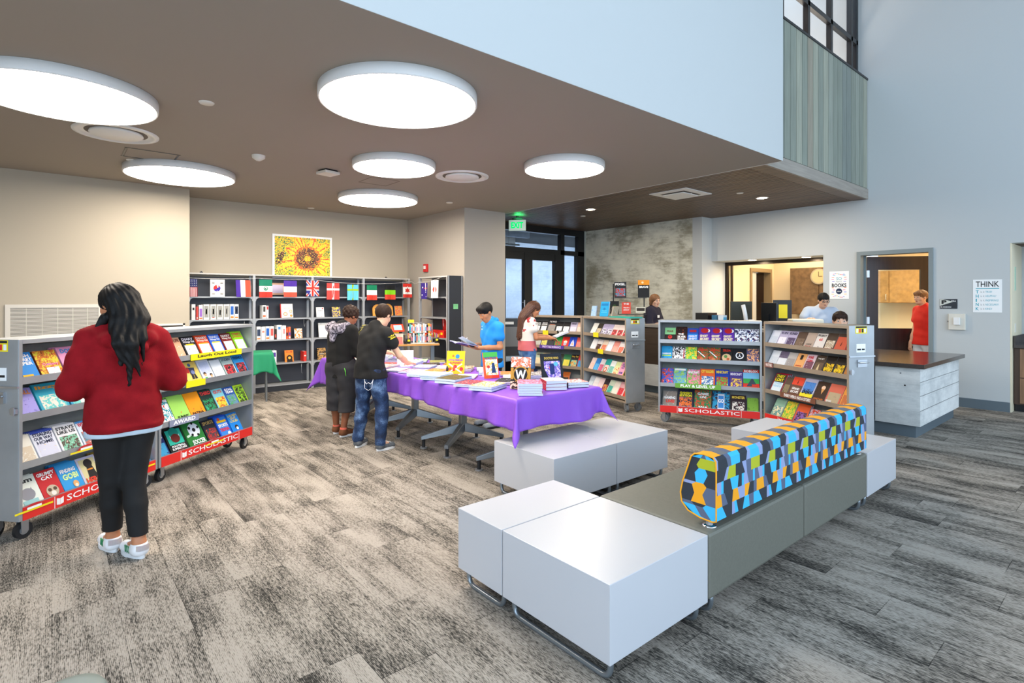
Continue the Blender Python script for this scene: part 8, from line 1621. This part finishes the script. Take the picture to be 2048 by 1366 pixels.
# 6. woman in the dark top --------------------------------------------------------------------
t, j = person('woman with short light brown hair in a dark navy top behind the reception desk', (8.20, 5.86), (.15, -.99), 1.62, dict(
    elL=(-.24, .04, 1.05), elR=(.24, .04, 1.05), wrL=(-.08, .24, 1.11), wrR=(.06, .26, 1.09), head=(0, .03, 1.495), neck=(0, .0, 1.35)), sk_pale, m_hairfair, face=(-20, -10), hands=(((.5, .8, 0), (0, 0, 1)), ((-.5, .8, 0), (0, 0, 1))), curl=(.4, .4))
top_garment('blouse', mat('dark_navy_knit', '16142A', .85), j, o=.020, hem=.47, sleeve=.62, fold=.004, seed=5., waist=1.1)
pants('trousers', mat('dark_denim', '1E2430', .85), j, o=.014, hem=.05, top=.55)
hair(m_hairfair, j, [('e', (0, -.012, .026), (.084, .102, .092), .02), ('c', (-.06, -.03, .0), (-.065, -.03, -.07), .035, .03, .03), ('c', (.06, -.03, .0), (.065, -.03, -.07), .035, .03, .03), ('c', (0, -.06, 0), (0, -.06, -.09), .06, .05, .03), ('-', (0, .115, -.04), (.062, .07, .09), .015)], A=.004)
MB().box((.05, .136, 1.19), (.12, .142, 1.235), m_paper).build('name_badge', t); shoes(j, m_black, m_black)
# 7. man in the pale shirt --------------------------------------------------------------------
t, j = person('man with dark hair and glasses in a pale blue shirt behind the white printer', (9.28, 3.51), (-.88, -.48), 1.66, dict(
    head=(-.03, .14, 1.50), neck=(-.01, .05, 1.38), shL=(-.175, .04, 1.325), shR=(.175, .04, 1.325), chest=(0, .02, 1.18), elL=(-.26, .14, 1.12), elR=(.27, .14, 1.14), wrL=(-.16, .36, 1.12), wrR=(.20, .34, 1.20)), sk_pale, m_hairblk, face=(12, -18), curl=(.5, .5))
top_garment('shirt', mat('pale_blue_cotton_shirt', 'B4C2D4', .8), j, o=.018, hem=.48, sleeve=.26, fold=.004, seed=6., waist=1.05, armr=1.05)
pants('trousers', mat('dark_denim', '1E2430', .85), j, o=.014, hem=.05, top=.55)
hair(m_hairblk, j, [('e', (0, -.012, .030), (.083, .102, .090), .02), ('-', (0, .125, -.045), (.066, .075, .085), .012), ('-', (0, -.03, -.125), (.09, .10, .06), .012)], A=.003)
w = MB(); g = lambda x, y, z: tuple(j['head']+j['M'] @ (v3(x, y, z)*j['hs'])); fm_ = mat('dark_glasses_frame', '1A1210', .3)
for sx in (-1, 1):
    w.tube([g(sx*(.031+.022*math.cos(a)), .104, .002+.015*math.sin(a)) for a in [2*PI*i/16 for i in range(16)]], .0026, fm_, 6, closed=True); w.tube([g(sx*.053, .102, .004), g(sx*.074, .06, .004), g(sx*.078, .0, .004)], .0022, fm_, 6)
w.tube([g(-.009, .105, .004), g(.009, .105, .004)], .0024, fm_, 6); w.build('glasses', t); shoes(j, m_black, m_black)
# 8. small boy peeking over the cart ----------------------------------------------------------
t, j = person('dark-haired boy whose eyes show just above the sofa side cart', (6.93, 2.40), (-.97, -.22), 1.355, dict(head=(0, .04, 1.262), neck=(0, .0, 1.14)), sk_pale, m_hairbrn, face=(14, -3))
top_garment('tee_shirt', mat('grey_tee', '7A7E86', .85), j, o=.016, hem=.47, sleeve=.28); pants('trousers', mat('navy_trousers', '22283A', .85), j, hem=.05)
hair(m_hairbrn, j, [('e', (0, -.010, .030), (.082, .101, .089), .02), ('c', (-.045, .060, .064), (.045, .060, .064), .024, .024, .02), ('-', (0, .125, -.04), (.066, .07, .085), .012), ('-', (0, -.03, -.115), (.09, .10, .06), .012)], A=.0025)
shoes(j, m_black, m_enamel)
# 9. boy in the red tee in the doorway --------------------------------------------------------
t, j = person('fair-haired boy in a bright red tee and white shorts standing in the dark doorway', (10.25, 2.37), (-.80, .60), 1.665, dict(head=(.03, .045, 1.545), neck=(.01, .0, 1.40), elR=(.21, -.01, 1.06), wrR=(.20, .07, .84), elL=(-.21, -.01, 1.06), wrL=(-.20, .07, .84)), sk_pale, m_hairfair, face=(4, -4), hands=(((0, .15, -1), (0, 1, .1)), ((0, .15, -1), (0, 1, .1))), curl=(.35, .35))
top_garment('tee_shirt', mat('bright_red_cotton', 'D3200F', .8), j, o=.014, hem=.49, sleeve=.26, fold=.005, seed=8., waist=1.04, armr=1.0, flare=.022)
pants('shorts', mat('white_shorts', 'D8DCE4', .8), j, o=.014, hem=.30, wide=1.04, top=.52)
hair(m_hairfair, j, [('e', (0, -.010, .030), (.082, .100, .088), .02), ('c', (-.045, .058, .060), (.045, .058, .060), .027, .027, .02), ('-', (0, .125, -.055), (.066, .07, .085), .012), ('-', (0, -.03, -.12), (.09, .10, .06), .012)], A=.003)
shoes(j, m_black, m_enamel, socks=m_paper)
